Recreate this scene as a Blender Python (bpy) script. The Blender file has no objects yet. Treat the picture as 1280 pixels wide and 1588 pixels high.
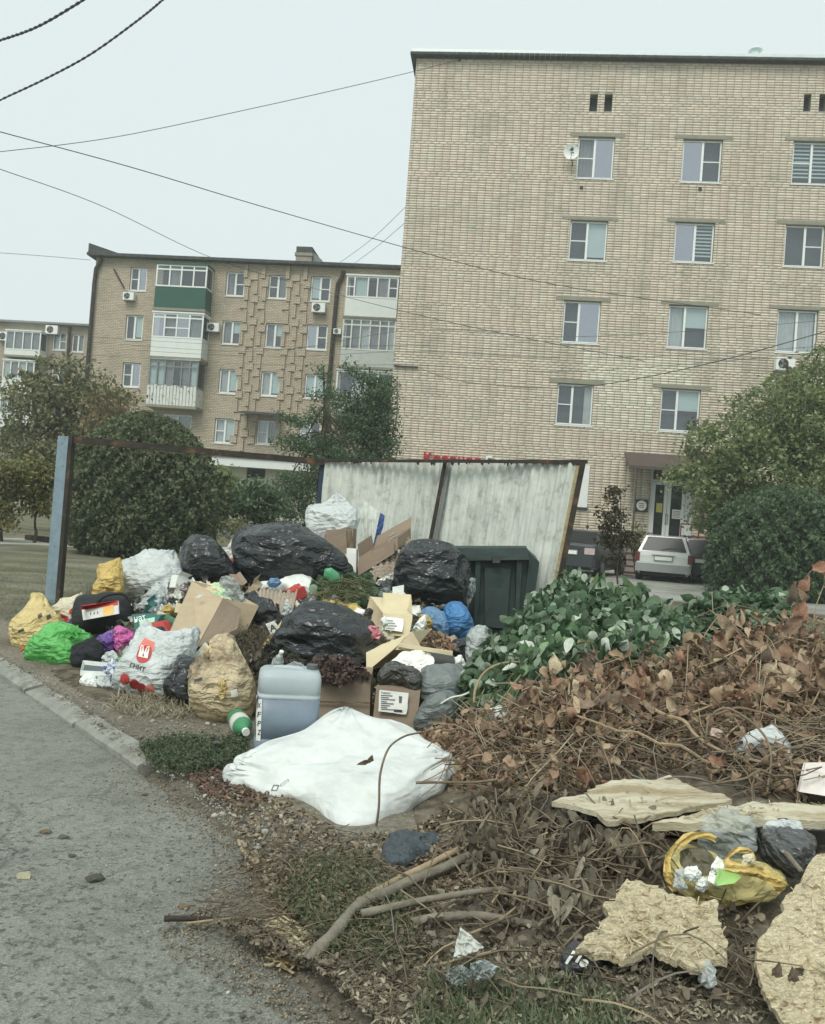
import bpy, bmesh, math, random
import numpy as np
from mathutils import Vector, Matrix, noise
from mathutils.bvhtree import BVHTree

random.seed(7); np.random.seed(7)
SC = bpy.context.scene
COL = SC.collection
W, H, FO, CH = 1280.0, 1588.0, 1300.0, 1.25

# ------------------------------------------------------------------ camera
PIT = math.atan(19 / FO); TL = math.atan(.075)
FW = Vector((0, math.cos(PIT), math.sin(PIT)))
U0 = Vector((0, -math.sin(PIT), math.cos(PIT))); R0 = Vector((1, 0, 0))
RR = R0 * math.cos(TL) + U0 * math.sin(TL)
UU = U0 * math.cos(TL) - R0 * math.sin(TL)
CP = Vector((0, 0, CH))
cam = bpy.data.cameras.new('camera'); camo = bpy.data.objects.new('camera', cam); COL.objects.link(camo)
m = Matrix((RR, UU, -FW)).transposed().to_4x4(); m.translation = CP
camo.matrix_world = m
cam.sensor_fit = 'HORIZONTAL'; cam.sensor_width = 36; cam.lens = 36 * FO / W
cam.clip_start = .05; cam.clip_end = 2000
SC.camera = camo

# ------------------------------------------------------------------ light
SUN_EL, SUN_AZ = math.radians(52), math.radians(200)
wd = bpy.data.worlds.new('World'); SC.world = wd; wd.use_nodes = True
nt = wd.node_tree; nt.nodes.clear()
sky = nt.nodes.new('ShaderNodeTexSky'); sky.sky_type = 'NISHITA'; sky.sun_disc = False
sky.sun_elevation = SUN_EL; sky.sun_rotation = SUN_AZ; sky.dust_density = 4; sky.air_density = 1.2
mx = nt.nodes.new('ShaderNodeMix'); mx.data_type = 'RGBA'; mx.inputs[0].default_value = .93
mx.inputs[7].default_value = (6.1, 6.8, 6.78, 1)
bg = nt.nodes.new('ShaderNodeBackground'); bg.inputs[1].default_value = .1
wo = nt.nodes.new('ShaderNodeOutputWorld')
nt.links.new(sky.outputs[0], mx.inputs[6]); nt.links.new(mx.outputs[2], bg.inputs[0]); nt.links.new(bg.outputs[0], wo.inputs[0])
sl = bpy.data.lights.new('sun', 'SUN'); sl.energy = 1.5; sl.angle = math.radians(28); sl.color = (1, .96, .9)
so = bpy.data.objects.new('sun', sl); COL.objects.link(so)
so.rotation_euler = (math.radians(90) - SUN_EL, 0, math.radians(180) - SUN_AZ + math.radians(0))
so.location = (0, 0, 40)
SC.view_settings.view_transform = 'Standard'; SC.view_settings.look = 'None'
SC.view_settings.exposure = .43; SC.view_settings.gamma = 1
try: SC.view_settings.use_curve_mapping = False
except Exception: pass
SC.cycles.max_bounces = 8; SC.cycles.transparent_max_bounces = 16
SC.cycles.use_denoising = True

# ------------------------------------------------------------------ helpers
def ray(px, py):
    return FW + RR * ((px - 640) / FO) - UU * ((py - 794) / FO)
def P(px, py, D):
    d = ray(px, py); return CP + d * (D / d.y)
def G(px, py, z=0):
    d = ray(px, py); return CP + d * ((z - CH) / d.z)
def HY(px): return 813 + .075 * (px - 640)

WL = {}
def tag(o, label=None, cat=None, group=None, kind=None):
    if label: o['label'] = label
    if cat: o['category'] = cat
    if group: o['group'] = group
    if kind: o['kind'] = kind
    return o
def empty(name, loc, rz=0, label=None, cat=None, group=None):
    o = bpy.data.objects.new(name, None); COL.objects.link(o); o.empty_display_size = .2
    o.location = loc; o.rotation_euler = (0, 0, rz); WL[o.name] = Vector(loc)
    return tag(o, label, cat, group)
def mesh(V, Fc, mat, smooth=False, name='mesh', mi=None):
    me = bpy.data.meshes.new(name)
    V = np.asarray(V, dtype=np.float32).reshape(-1, 3)
    if isinstance(Fc, np.ndarray):
        n, k = Fc.shape
        me.vertices.add(len(V)); me.vertices.foreach_set('co', V.ravel())
        me.loops.add(n * k); me.loops.foreach_set('vertex_index', Fc.astype(np.int32).ravel())
        me.polygons.add(n); me.polygons.foreach_set('loop_start', np.arange(0, n * k, k, dtype=np.int32))
        me.polygons.foreach_set('loop_total', np.full(n, k, dtype=np.int32))
        me.update(calc_edges=True)
    else:
        me.from_pydata([tuple(map(float, v)) for v in V], [], [tuple(f) for f in Fc]); me.update()
    for mm in (mat if isinstance(mat, (list, tuple)) else [mat]): me.materials.append(mm)
    if mi is not None: me.polygons.foreach_set('material_index', np.asarray(mi, dtype=np.int32))
    if smooth: me.polygons.foreach_set('use_smooth', np.ones(len(me.polygons), dtype=bool))
    return me
def link(name, me, parent=None, loc=(0, 0, 0)):
    o = bpy.data.objects.new(name, me); COL.objects.link(o); o.location = loc
    if parent: o.parent = parent
    return o
def mk(name, V, Fc, mat, parent=None, smooth=False, local=False, mi=None, org=None):
    """mesh object. V in world coordinates unless local; top level objects get their origin at their base."""
    V = np.asarray([tuple(v) for v in V] if not isinstance(V, np.ndarray) else V, dtype=float).reshape(-1, 3)
    if local: off = Vector((0, 0, 0)); loc = (0, 0, 0)
    elif parent: off = WL[parent.name]; loc = (0, 0, 0)
    else:
        off = Vector(org) if org is not None else Vector((V[:, 0].mean(), V[:, 1].mean(), V[:, 2].min())); loc = off
    o = link(name, mesh(V - np.array(off), Fc, mat, smooth, name, mi), parent, loc)
    WL[o.name] = Vector(off)
    return o

class MB:
    def __init__(s): s.v = []; s.f = []
    def add(s, V, Fc):
        b = len(s.v); s.v += [tuple(v) for v in V]; s.f += [tuple(b + i for i in f) for f in Fc]; return s
    def box(s, x0, y0, z0, x1, y1, z1):
        return s.hexa([(x0, y0, z0), (x1, y0, z0), (x1, y0, z1), (x0, y0, z1)], (0, y1 - y0, 0))
    def hexa(s, q, back):
        b = Vector(back); q = [Vector(p) for p in q]; V = q + [p + b for p in q]
        return s.add(V, [(0, 1, 2, 3), (7, 6, 5, 4), (0, 4, 5, 1), (1, 5, 6, 2), (2, 6, 7, 3), (3, 7, 4, 0)])
    def tube(s, pts, r, n=6, r1=None, cap=True):
        V, Fc = tube(pts, r, n, r1, cap); return s.add(V, Fc)
    def build(s, name, mat, parent=None, local=False, smooth=False):
        return mk(name, s.v, s.f, mat, parent, smooth, local)

def tube(pts, r, n=6, r1=None, cap=True):
    pts = [Vector(p) for p in pts]; N = len(pts); V = []; Fc = []
    rs = r if isinstance(r, (list, tuple)) else [r + ((r1 if r1 is not None else r) - r) * i / (N - 1) for i in range(N)]
    t = (pts[1] - pts[0]).normalized()
    a = t.orthogonal().normalized()
    for i, p in enumerate(pts):
        t = (pts[min(i + 1, N - 1)] - pts[max(i - 1, 0)]).normalized()
        a = (a - t * a.dot(t)).normalized(); b = t.cross(a)
        for k in range(n):
            an = 2 * math.pi * k / n
            V.append(p + (a * math.cos(an) + b * math.sin(an)) * rs[i])
    for i in range(N - 1):
        for k in range(n):
            k2 = (k + 1) % n
            Fc.append((i * n + k, i * n + k2, (i + 1) * n + k2, (i + 1) * n + k))
    if cap: Fc.append(tuple(range(n - 1, -1, -1))); Fc.append(tuple(range((N - 1) * n, N * n)))
    return V, Fc
def smoothpts(pts, k=6):
    pts = [Vector(p) for p in pts]; out = []
    for i in range(len(pts) - 1):
        p0 = pts[max(i - 1, 0)]; p1 = pts[i]; p2 = pts[i + 1]; p3 = pts[min(i + 2, len(pts) - 1)]
        for j in range(k):
            t = j / k
            out.append(.5 * ((2 * p1) + (p2 - p0) * t + (2 * p0 - 5 * p1 + 4 * p2 - p3) * t * t + (3 * p1 - p0 - 3 * p2 + p3) * t ** 3))
    out.append(pts[-1]); return out
def fbm(p, o=3): return noise.fractal(p, 1.0, 2.1, o)

# ------------------------------------------------------------------ materials
def s2l(c):
    g_ = .3 * c[0] + .55 * c[1] + .15 * c[2]; c = [g_ + (x - g_) * .84 for x in c]; c = (c[0] * .99, c[1] * 1.005, c[2] * 1.0)
    return tuple(((x / 255) / 12.92 if x / 255 <= .04045 else ((x / 255 + .055) / 1.055) ** 2.4) for x in c)
def nodes(name):
    mt = bpy.data.materials.new(name); mt.use_nodes = True; t = mt.node_tree; t.nodes.clear(); return mt, t
def N(t, typ, **kw):
    n = t.nodes.new(typ)
    for k, v in kw.items():
        if k.startswith('i_'): n.inputs[k[2:].replace('_', ' ')].default_value = v
        else: setattr(n, k, v)
    return n
def ramp(t, stops, interp='LINEAR'):
    r = t.nodes.new('ShaderNodeValToRGB'); r.color_ramp.interpolation = interp
    e = r.color_ramp.elements
    while len(e) > 1: e.remove(e[0])
    e[0].position = stops[0][0]; e[0].color = (*stops[0][1], 1)
    for p, c in stops[1:]:
        x = e.new(p); x.color = (*c, 1)
    return r
MATS = {}
def M(name, col, rough=.6, var=.18, sc=6., bump=.0, bsc=40., spec=.4, metal=0., col2=None, sc2=2., thr=(.45, .6), trans=0., alpha=1., island=None, stretch=(1, 1, 1), coat=0., dist=0.):
    if name in MATS: return MATS[name]
    mt, t = nodes(name); L = t.links.new
    tc = N(t, 'ShaderNodeTexCoord'); mp = N(t, 'ShaderNodeMapping'); mp.inputs['Scale'].default_value = stretch
    L(tc.outputs['Object'], mp.inputs[0])
    n1 = N(t, 'ShaderNodeTexNoise', i_Scale=sc, i_Detail=6., i_Roughness=.6); L(mp.outputs[0], n1.inputs[0])
    n1.inputs['Distortion'].default_value = dist
    lo = tuple(max(0, c * (1 - var * 1.6)) for c in col); hi = tuple(min(1, c * (1 + var * 1.6)) for c in col)
    if island:
        g = N(t, 'ShaderNodeNewGeometry'); k = len(island)
        r = ramp(t, [(i / max(1, k - 1), c) for i, c in enumerate(island)]); L(g.outputs['Random Per Island'], r.inputs[0])
        mxv = N(t, 'ShaderNodeMix', data_type='RGBA', blend_type='MULTIPLY'); mxv.inputs[0].default_value = 1
        r2 = ramp(t, [(.3, (1 - var,) * 3), (.7, (1, 1, 1))]); L(n1.outputs[0], r2.inputs[0])
        L(r.outputs[0], mxv.inputs[6]); L(r2.outputs[0], mxv.inputs[7]); cs = mxv.outputs[2]
    else:
        r = ramp(t, [(.25, lo), (.75, hi)]); L(n1.outputs[0], r.inputs[0]); cs = r.outputs[0]
    if col2:
        n2 = N(t, 'ShaderNodeTexNoise', i_Scale=sc2, i_Detail=8., i_Roughness=.65); L(mp.outputs[0], n2.inputs[0])
        r3 = ramp(t, [(thr[0], (0, 0, 0)), (thr[1], (1, 1, 1))]); L(n2.outputs[0], r3.inputs[0])
        m2 = N(t, 'ShaderNodeMix', data_type='RGBA'); L(r3.outputs[0], m2.inputs[0]); L(cs, m2.inputs[6]); m2.inputs[7].default_value = (*col2, 1)
        cs = m2.outputs[2]
    b = N(t, 'ShaderNodeBsdfPrincipled'); L(cs, b.inputs['Base Color'])
    b.inputs['Roughness'].default_value = rough; b.inputs['Metallic'].default_value = metal
    b.inputs['Specular IOR Level'].default_value = spec; b.inputs['Coat Weight'].default_value = coat
    if bump:
        n3 = N(t, 'ShaderNodeTexNoise', i_Scale=bsc, i_Detail=5., i_Roughness=.6); L(mp.outputs[0], n3.inputs[0]); n3.inputs['Distortion'].default_value = dist
        bp = N(t, 'ShaderNodeBump', i_Strength=bump, i_Distance=.02); L(n3.outputs[0], bp.inputs['Height']); L(bp.outputs[0], b.inputs['Normal'])
    out = N(t, 'ShaderNodeOutputMaterial'); sh = b.outputs[0]
    if trans:
        tr = N(t, 'ShaderNodeBsdfTranslucent'); L(cs, tr.inputs[0]); ms = N(t, 'ShaderNodeMixShader'); ms.inputs[0].default_value = trans
        L(sh, ms.inputs[1]); L(tr.outputs[0], ms.inputs[2]); sh = ms.outputs[0]
    if alpha < 1:
        tr = N(t, 'ShaderNodeBsdfTransparent'); tr.inputs[0].default_value = (.93, .95, .95, 1); ms = N(t, 'ShaderNodeMixShader'); ms.inputs[0].default_value = alpha
        L(tr.outputs[0], ms.inputs[1]); L(sh, ms.inputs[2]); sh = ms.outputs[0]
    L(sh, out.inputs[0]); MATS[name] = mt; return mt
def plastic(name, rgb, rough=.32, var=.10, trans=0., alpha=1., bump=.7, bsc=20., col2=None, spec=.5, **k):
    new = name not in MATS
    mt = M(name, s2l(rgb), rough, var, 7, 0, bsc, spec, 0, col2, trans=trans, alpha=alpha, stretch=(1, 1, 1.8), **k)
    if new:   # creased film: warped cells at two sizes give straight sharp folds between flat facets
        t = mt.node_tree; L = t.links.new; b = next(n for n in t.nodes if n.type == 'BSDF_PRINCIPLED')
        tc = N(t, 'ShaderNodeTexCoord'); ns = N(t, 'ShaderNodeTexNoise', i_Scale=3.5, i_Detail=3.); L(tc.outputs['Object'], ns.inputs[0])
        mp = N(t, 'ShaderNodeMapping'); mp.inputs['Scale'].default_value = (.6, .8, 1.75); mp.inputs['Rotation'].default_value = (.2, .35, 0); L(tc.outputs['Object'], mp.inputs[0])
        va = N(t, 'ShaderNodeVectorMath', operation='MULTIPLY_ADD'); L(ns.outputs['Color'], va.inputs[0]); va.inputs[1].default_value = (.35,) * 3; L(mp.outputs[0], va.inputs[2])
        v1 = N(t, 'ShaderNodeTexVoronoi', i_Scale=bsc * .62); v2 = N(t, 'ShaderNodeTexVoronoi', i_Scale=bsc * 1.9)
        L(va.outputs[0], v1.inputs['Vector']); L(va.outputs[0], v2.inputs['Vector'])
        ma = N(t, 'ShaderNodeMath', operation='MULTIPLY_ADD'); L(v2.outputs['Distance'], ma.inputs[0]); ma.inputs[1].default_value = .26; L(v1.outputs['Distance'], ma.inputs[2])
        bp = N(t, 'ShaderNodeBump', i_Strength=min(1., bump * 1.1), i_Distance=.05); L(ma.outputs[0], bp.inputs['Height']); L(bp.outputs[0], b.inputs['Normal'])
    return mt
def glassmat(name, refl, tint=(.9, .95, 1), dens=.25):
    mt, t = nodes(name); L = t.links.new
    tr = N(t, 'ShaderNodeBsdfTransparent'); tr.inputs[0].default_value = (dens + .55, dens + .58, dens + .6, 1)
    gl = N(t, 'ShaderNodeBsdfGlossy', i_Roughness=.03); gl.inputs[0].default_value = (*tint, 1)
    n = N(t, 'ShaderNodeTexNoise', i_Scale=1.2, i_Detail=2.); tc = N(t, 'ShaderNodeTexCoord'); L(tc.outputs['Object'], n.inputs[0])
    bp = N(t, 'ShaderNodeBump', i_Strength=.05, i_Distance=.1); L(n.outputs[0], bp.inputs['Height']); L(bp.outputs[0], gl.inputs['Normal'])
    ms = N(t, 'ShaderNodeMixShader'); ms.inputs[0].default_value = refl
    L(tr.outputs[0], ms.inputs[1]); L(gl.outputs[0], ms.inputs[2]); o = N(t, 'ShaderNodeOutputMaterial'); L(ms.outputs[0], o.inputs[0])
    return mt

BLK = plastic('black_bag_plastic', (46, 50, 52), rough=.24, bump=.6, bsc=13)
GREYBAG = plastic('grey_bag_plastic', (112, 120, 118), rough=.45, bump=.4)
WHITEBAG = plastic('white_bag_plastic', (225, 230, 228), rough=.42, trans=.25, bump=.6)
FILM = plastic('clear_film', (222, 230, 228), rough=.14, alpha=.34, bump=.9, bsc=18)
FILMG = plastic('milky_film', (226, 232, 230), rough=.22, alpha=.6, bump=.8, bsc=18, trans=.15)
YEL = plastic('yellow_bag_plastic', (250, 220, 146), rough=.38, trans=.3)
MUST = plastic('mustard_bag_plastic', (236, 200, 108), rough=.38, trans=.25)
BEIGEB = plastic('beige_bag_plastic', (240, 216, 172), rough=.36, trans=.2, alpha=.92, bump=.7, col2=s2l((150, 128, 98)), sc2=3.)
GREENB = plastic('green_bag_plastic', (116, 222, 112), rough=.28, trans=.3, bump=.7)
BLUEB = plastic('blue_bag_plastic', (70, 140, 205), rough=.35, trans=.15)
BLUEP = plastic('pale_blue_film', (120, 168, 215), rough=.35, trans=.2, alpha=.85)
PURP = plastic('purple_plastic', (120, 82, 170), rough=.4)
PINK = plastic('pink_plastic', (214, 92, 168), rough=.4)
CREAM = plastic('cream_bag_plastic', (240, 228, 196), rough=.4, trans=.2)
CARD = M('cardboard', s2l((192, 170, 138)), .85, .07, 5, .12, 60, .2, stretch=(1, 1, 4))
CARD_D = M('brown_cardboard', s2l((150, 130, 110)), .85, .07, 5, .12, 60, .2)
CARD_L = M('pale_cardboard', s2l((214, 196, 156)), .85, .06, 5, .1, 60, .2)
PAPER = M('white_paper', s2l((236, 236, 228)), .8, .03, 5, .1, 20, .2)
PAPERG = M('grey_paper', s2l((205, 205, 198)), .8, .05, 5, .1, 20, .2)
REDP = M('red_print', s2l((196, 60, 56)), .6, .1, 8)
REDS = M('salmon_print', s2l((238, 120, 104)), .6, .05)
DARKP = M('dark_print', s2l((70, 66, 66)), .6, .05)
BLUEI = M('blue_paint_print', s2l((60, 90, 150)), .6, .1)
TEAL = M('teal_card', s2l((48, 112, 102)), .6, .08, 5)
MINT = M('mint_card', s2l((176, 220, 190)), .6, .05)
FOAM = M('white_foam', s2l((232, 234, 228)), .7, .04, 30, .15, 60)
EGG = M('egg_tray_pulp', s2l((178, 162, 144)), .95, .15, 9, .4, 70, .1)
BARK = M('bark', s2l((124, 108, 88)), .9, .3, 12, .5, 60, .1, stretch=(1, 1, .3))
BARKL = M('pale_bark', s2l((168, 146, 114)), .9, .25, 12, .4, 60, .1)
TRUNK = M('tree_trunk_bark', s2l((84, 76, 62)), .95, .3, 9, .5, 30, .1, stretch=(1, 1, .3))
WHITE = M('white_pvc', s2l((232, 234, 230)), .45, .03, 3)
WHITED = M('worn_white_paint', s2l((214, 216, 208)), .6, .08, 3, col2=s2l((120, 116, 104)), sc2=5., thr=(.58, .64))
DARKM = M('dark_metal', s2l((58, 58, 56)), .6, .2, 4)
GREYM = M('grey_metal', s2l((128, 132, 130)), .5, .12, 4)
RUST = M('rusty_steel', s2l((62, 56, 50)), .8, .25, 9, .3, 60, .3, col2=s2l((126, 88, 60)), sc2=6., thr=(.55, .7))
BLACK = M('black_matte', (.012, .013, .014), .7, .1)
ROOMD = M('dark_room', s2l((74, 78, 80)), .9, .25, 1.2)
CURT = M('curtain_white', s2l((196, 200, 196)), .9, .08, 3)
CURTG = M('curtain_grey', s2l((140, 142, 140)), .9, .15, 2)
CURTB = M('roller_blind', s2l((196, 214, 208)), .8, .03, 3)
GLD = glassmat('window_glass', .13); GLS = glassmat('window_glass_sky', .42, (.86, .90, 1.0), .1)

# ------------------------------------------------------------------ terrain functions
def sst(e0, e1, x):
    t = np.clip((x - e0) / (e1 - e0), 0, 1); return t * t * (3 - 2 * t)
def npn(x, y, s=1., k=0.):
    return (np.sin(x * 1.7 * s + k + 1.3 * np.sin(y * 1.1 * s + k)) + np.sin(y * 2.3 * s - k * 2 + 1.1 * np.sin(x * 1.9 * s)) + .5 * np.sin((x + y) * 4.1 * s + k)) / 2.5
def heapA(x, y):
    z = np.interp(y, [5.1, 5.7, 6.2, 7.0, 7.8, 8.6, 9.4, 10.3], [0, .08, .2, .4, .56, .76, .72, 0])
    ax = sst(-3.1, -1.7, x + (y - 7) * .45) * (1 - sst(.05, .6, x - (y - 6) * .1))
    return z * ax
def heapB(x, y):
    z = np.interp(y, [2.0, 2.6, 3.2, 3.8, 4.3, 5.0, 5.6, 6.2, 6.9, 7.7], [0, .06, .16, .28, .4, .58, .68, .64, .38, 0])
    ax = sst(-.15, .8, x - .04 * y) * (1 - sst(4.6, 6.2, x))
    edge = sst(0, .5, x - .0)
    return z * ax * (.9 + .1 * npn(x, y, 2.)) + .03 * ax * npn(x, y, 5., 1.)
def HZ(x, y):
    x = np.asarray(x, float); y = np.asarray(y, float)
    return np.maximum(heapA(x, y), heapB(x, y))
def rays(px, py):
    px = np.asarray(px, float); py = np.asarray(py, float)
    F_, R_, U_ = (np.array(v) for v in (FW, RR, UU))
    return F_[None] + R_[None] * ((px - 640) / FO)[:, None] - U_[None] * ((py - 794) / FO)[:, None]
def hit(px, py, fn=HZ):
    """first point of the terrain under those view rays"""
    d = rays(px, py); d = d / d[:, 1:2]
    Ds = np.linspace(1.5, 14, 300)
    X = d[:, 0:1] * Ds; Z = CH + d[:, 2:3] * Ds; Y = np.broadcast_to(Ds, X.shape)
    below = Z <= fn(X, Y)
    i = np.where(below.any(1), below.argmax(1), 299)
    r = np.arange(len(i)); return np.stack([X[r, i], Y[r, i], fn(X[r, i], Y[r, i])], 1)
def inpoly(px, py, poly):
    c = np.zeros(len(px), bool); n = len(poly)
    for i in range(n):
        x0, y0 = poly[i]; x1, y1 = poly[(i + 1) % n]
        c ^= ((y0 > py) != (y1 > py)) & (px < (x1 - x0) * (py - y0) / ((y1 - y0) or 1e-9) + x0)
    return c
def scatter(poly, n, rng):
    xs = [p[0] for p in poly]; ys = [p[1] for p in poly]; out = np.zeros((0, 2))
    while len(out) < n:
        q = rng.uniform((min(xs), min(ys)), (max(xs), max(ys)), (n * 2, 2)); out = np.vstack([out, q[inpoly(q[:, 0], q[:, 1], poly)]])
    return out[:n]

# ------------------------------------------------------------------ leaf machinery
def rotm(rng, n, tilt=1.0):
    """n random rotation matrices; tilt 0 = flat lying, 1 = any"""
    a = rng.uniform(0, 2 * np.pi, n); b = rng.normal(0, tilt, n); c = rng.normal(0, tilt, n)
    ca, sa, cb, sb, cc, sc = np.cos(a), np.sin(a), np.cos(b), np.sin(b), np.cos(c), np.sin(c)
    Rz = np.zeros((n, 3, 3)); Rz[:, 0, 0] = ca; Rz[:, 0, 1] = -sa; Rz[:, 1, 0] = sa; Rz[:, 1, 1] = ca; Rz[:, 2, 2] = 1
    Rx = np.zeros((n, 3, 3)); Rx[:, 0, 0] = 1; Rx[:, 1, 1] = cb; Rx[:, 1, 2] = -sb; Rx[:, 2, 1] = sb; Rx[:, 2, 2] = cb
    Ry = np.zeros((n, 3, 3)); Ry[:, 1, 1] = 1; Ry[:, 0, 0] = cc; Ry[:, 0, 2] = sc; Ry[:, 2, 0] = -sc; Ry[:, 2, 2] = cc
    return Rz @ Rx @ Ry
def repl(bases, pts, rots, scales, rng):
    """join transformed copies of small base meshes [(V,F quads/tris as tuples)]"""
    Vs = []; Fs = []; off = 0; which = rng.integers(0, len(bases), len(pts))
    for b, (BV, BF) in enumerate(bases):
        idx = np.where(which == b)[0]
        if not len(idx): continue
        BV = np.asarray(BV, float); BF = np.asarray(BF, int); k = len(BV)
        s = scales[idx]; s = s[:, None, None] if s.ndim == 1 else s[:, None, :]
        V = np.einsum('nij,nkj->nki', rots[idx], BV[None] * s) + pts[idx][:, None]
        Vs.append(V.reshape(-1, 3)); Fs.append((BF[None] + (np.arange(len(idx)) * k)[:, None, None] + off).reshape(-1, BF.shape[1])); off += len(idx) * k
    return np.vstack(Vs), np.vstack(Fs)
DIAMOND = [(np.array([(0, -.5, 0), (.28, 0, .1), (0, .5, 0), (-.28, 0, .1)]), np.array([(0, 1, 2), (0, 2, 3)]))]
def hangm(rng, n):
    R_ = rotm(rng, n, .35); a = -np.pi / 2 + rng.normal(0, .3, n); X = np.zeros((n, 3, 3)); X[:, 0, 0] = 1; X[:, 1, 1] = np.cos(a); X[:, 1, 2] = -np.sin(a); X[:, 2, 1] = np.sin(a); X[:, 2, 2] = np.cos(a)
    return R_ @ X
def bigleaf(rng, lob=0, curl=.4, wid=.42):
    """crumpled leaf blade: 2 x 6 strips, triangles"""
    n = 6; V = []; Fc = []; bend = curl * rng.uniform(.6, 2.4) * (1 if rng.random() < .7 else -1); fa = curl * rng.uniform(.2, 1.1); fb = curl * rng.uniform(.2, 1.1); y = z = 0.; tw = curl * rng.uniform(-.9, .9)
    for i in range(n + 1):
        t = i / n; w = wid * math.sin(math.pi * min(1, (t * .93 + .05)) ** .75) * (1 + lob * rng.uniform(-.45, .45))
        a = bend * (t - .35); ca, sa = math.cos(a), math.sin(a); f1 = fa + curl * rng.uniform(-.3, .3) + tw * (t - .5); f2 = fb + curl * rng.uniform(-.3, .3) - tw * (t - .5)
        V += [(-w * math.cos(f1), y - .45 - sa * w * math.sin(f1), z + ca * w * math.sin(f1)), (0, y - .45, z), (w * math.cos(f2), y - .45 - sa * w * math.sin(f2), z + ca * w * math.sin(f2))]
        y += ca / n; z += sa / n
    if lob > .3: V = [(a + rng.normal(0, .028), b + rng.normal(0, .02), c + rng.normal(0, .045)) for a, b, c in V]
    for i in range(n):
        a = i * 3
        for k in (0, 1): Fc += [(a + k, a + k + 1, a + k + 4), (a + k, a + k + 4, a + k + 3)]
    return np.array(V), np.array(Fc)
def leafmat(name, cols, trans=.25, rough=.6, var=.25, spec=.3):
    return M(name, (1, 1, 1), rough, var, 20, .2, 60, spec, trans=trans, island=[s2l(c) for c in cols])
# ================================================================== GROUND
KA, KB = G(0, 1035), G(220, 1180)
kd = (KB - KA); kd.z = 0; kd.normalize()
edge_px = [(220, 1180), (262, 1215), (310, 1232), (352, 1262), (385, 1300), (388, 1345), (330, 1385), (300, 1412), (360, 1432), (430, 1475), (500, 1530), (580, 1588), (640, 1660), (700, 1800)]
edgeW = [G(*p) for p in edge_px]
roadpoly = [KA - kd * 30] + [KA, KB] + edgeW[1:] + [Vector((0.9, -6, 0)), Vector((-30, -6, 0)), Vector((-45, 20, 0))]
RP = [(p.x, p.y) for p in roadpoly]
def inroad(x, y): return inpoly(x, y, RP)

def ground_mat():
    mt, t = nodes('ground_dirt_grass'); L = t.links.new
    tc = N(t, 'ShaderNodeTexCoord'); O = tc.outputs['Object']
    a = N(t, 'ShaderNodeTexNoise', i_Scale=1.1, i_Detail=8., i_Roughness=.62); b = N(t, 'ShaderNodeTexNoise', i_Scale=38., i_Detail=6., i_Roughness=.75)
    mp = N(t, 'ShaderNodeMapping'); mp.inputs['Scale'].default_value = (.25, 1.3, 1); L(O, mp.inputs[0])
    c = N(t, 'ShaderNodeTexNoise', i_Scale=.9, i_Detail=7., i_Roughness=.6); L(mp.outputs[0], c.inputs[0])
    L(O, a.inputs[0]); L(O, b.inputs[0])
    dirt = ramp(t, [(.3, s2l((104, 96, 82))), (.5, s2l((140, 131, 114))), (.72, s2l((176, 168, 150)))]); L(b.outputs[0], dirt.inputs[0])
    gr = ramp(t, [(.28, s2l((74, 80, 56))), (.5, s2l((112, 116, 86))), (.72, s2l((150, 144, 112)))]); L(b.outputs[0], gr.inputs[0])
    sx = N(t, 'ShaderNodeSeparateXYZ'); L(O, sx.inputs[0])
    mr = N(t, 'ShaderNodeMapRange'); mr.inputs[1].default_value = 8.2; mr.inputs[2].default_value = 10.5; L(sx.outputs['Y'], mr.inputs[0])
    r = ramp(t, [(.42, (0, 0, 0)), (.6, (.85,) * 3)]); L(c.outputs[0], r.inputs[0])
    inv = N(t, 'ShaderNodeMath', operation='SUBTRACT'); inv.inputs[0].default_value = 1; L(r.outputs[0], inv.inputs[1])
    mu = N(t, 'ShaderNodeMath', operation='MULTIPLY'); L(mr.outputs[0], mu.inputs[0]); L(inv.outputs[0], mu.inputs[1])
    mx = N(t, 'ShaderNodeMix', data_type='RGBA'); L(mu.outputs[0], mx.inputs[0]); L(dirt.outputs[0], mx.inputs[6]); L(gr.outputs[0], mx.inputs[7])
    r2 = ramp(t, [(.4, (.62,) * 3), (.6, (1, 1, 1))]); L(a.outputs[0], r2.inputs[0])
    m2 = N(t, 'ShaderNodeMix', data_type='RGBA', blend_type='MULTIPLY'); m2.inputs[0].default_value = .8; L(mx.outputs[2], m2.inputs[6]); L(r2.outputs[0], m2.inputs[7])
    bs = N(t, 'ShaderNodeBsdfPrincipled'); bs.inputs['Roughness'].default_value = .95; bs.inputs['Specular IOR Level'].default_value = .15
    L(m2.outputs[2], bs.inputs['Base Color'])
    bp = N(t, 'ShaderNodeBump', i_Strength=.7, i_Distance=.03); L(b.outputs[0], bp.inputs['Height']); L(bp.outputs[0], bs.inputs['Normal'])
    o = N(t, 'ShaderNodeOutputMaterial'); L(bs.outputs[0], o.inputs[0]); return mt
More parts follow.
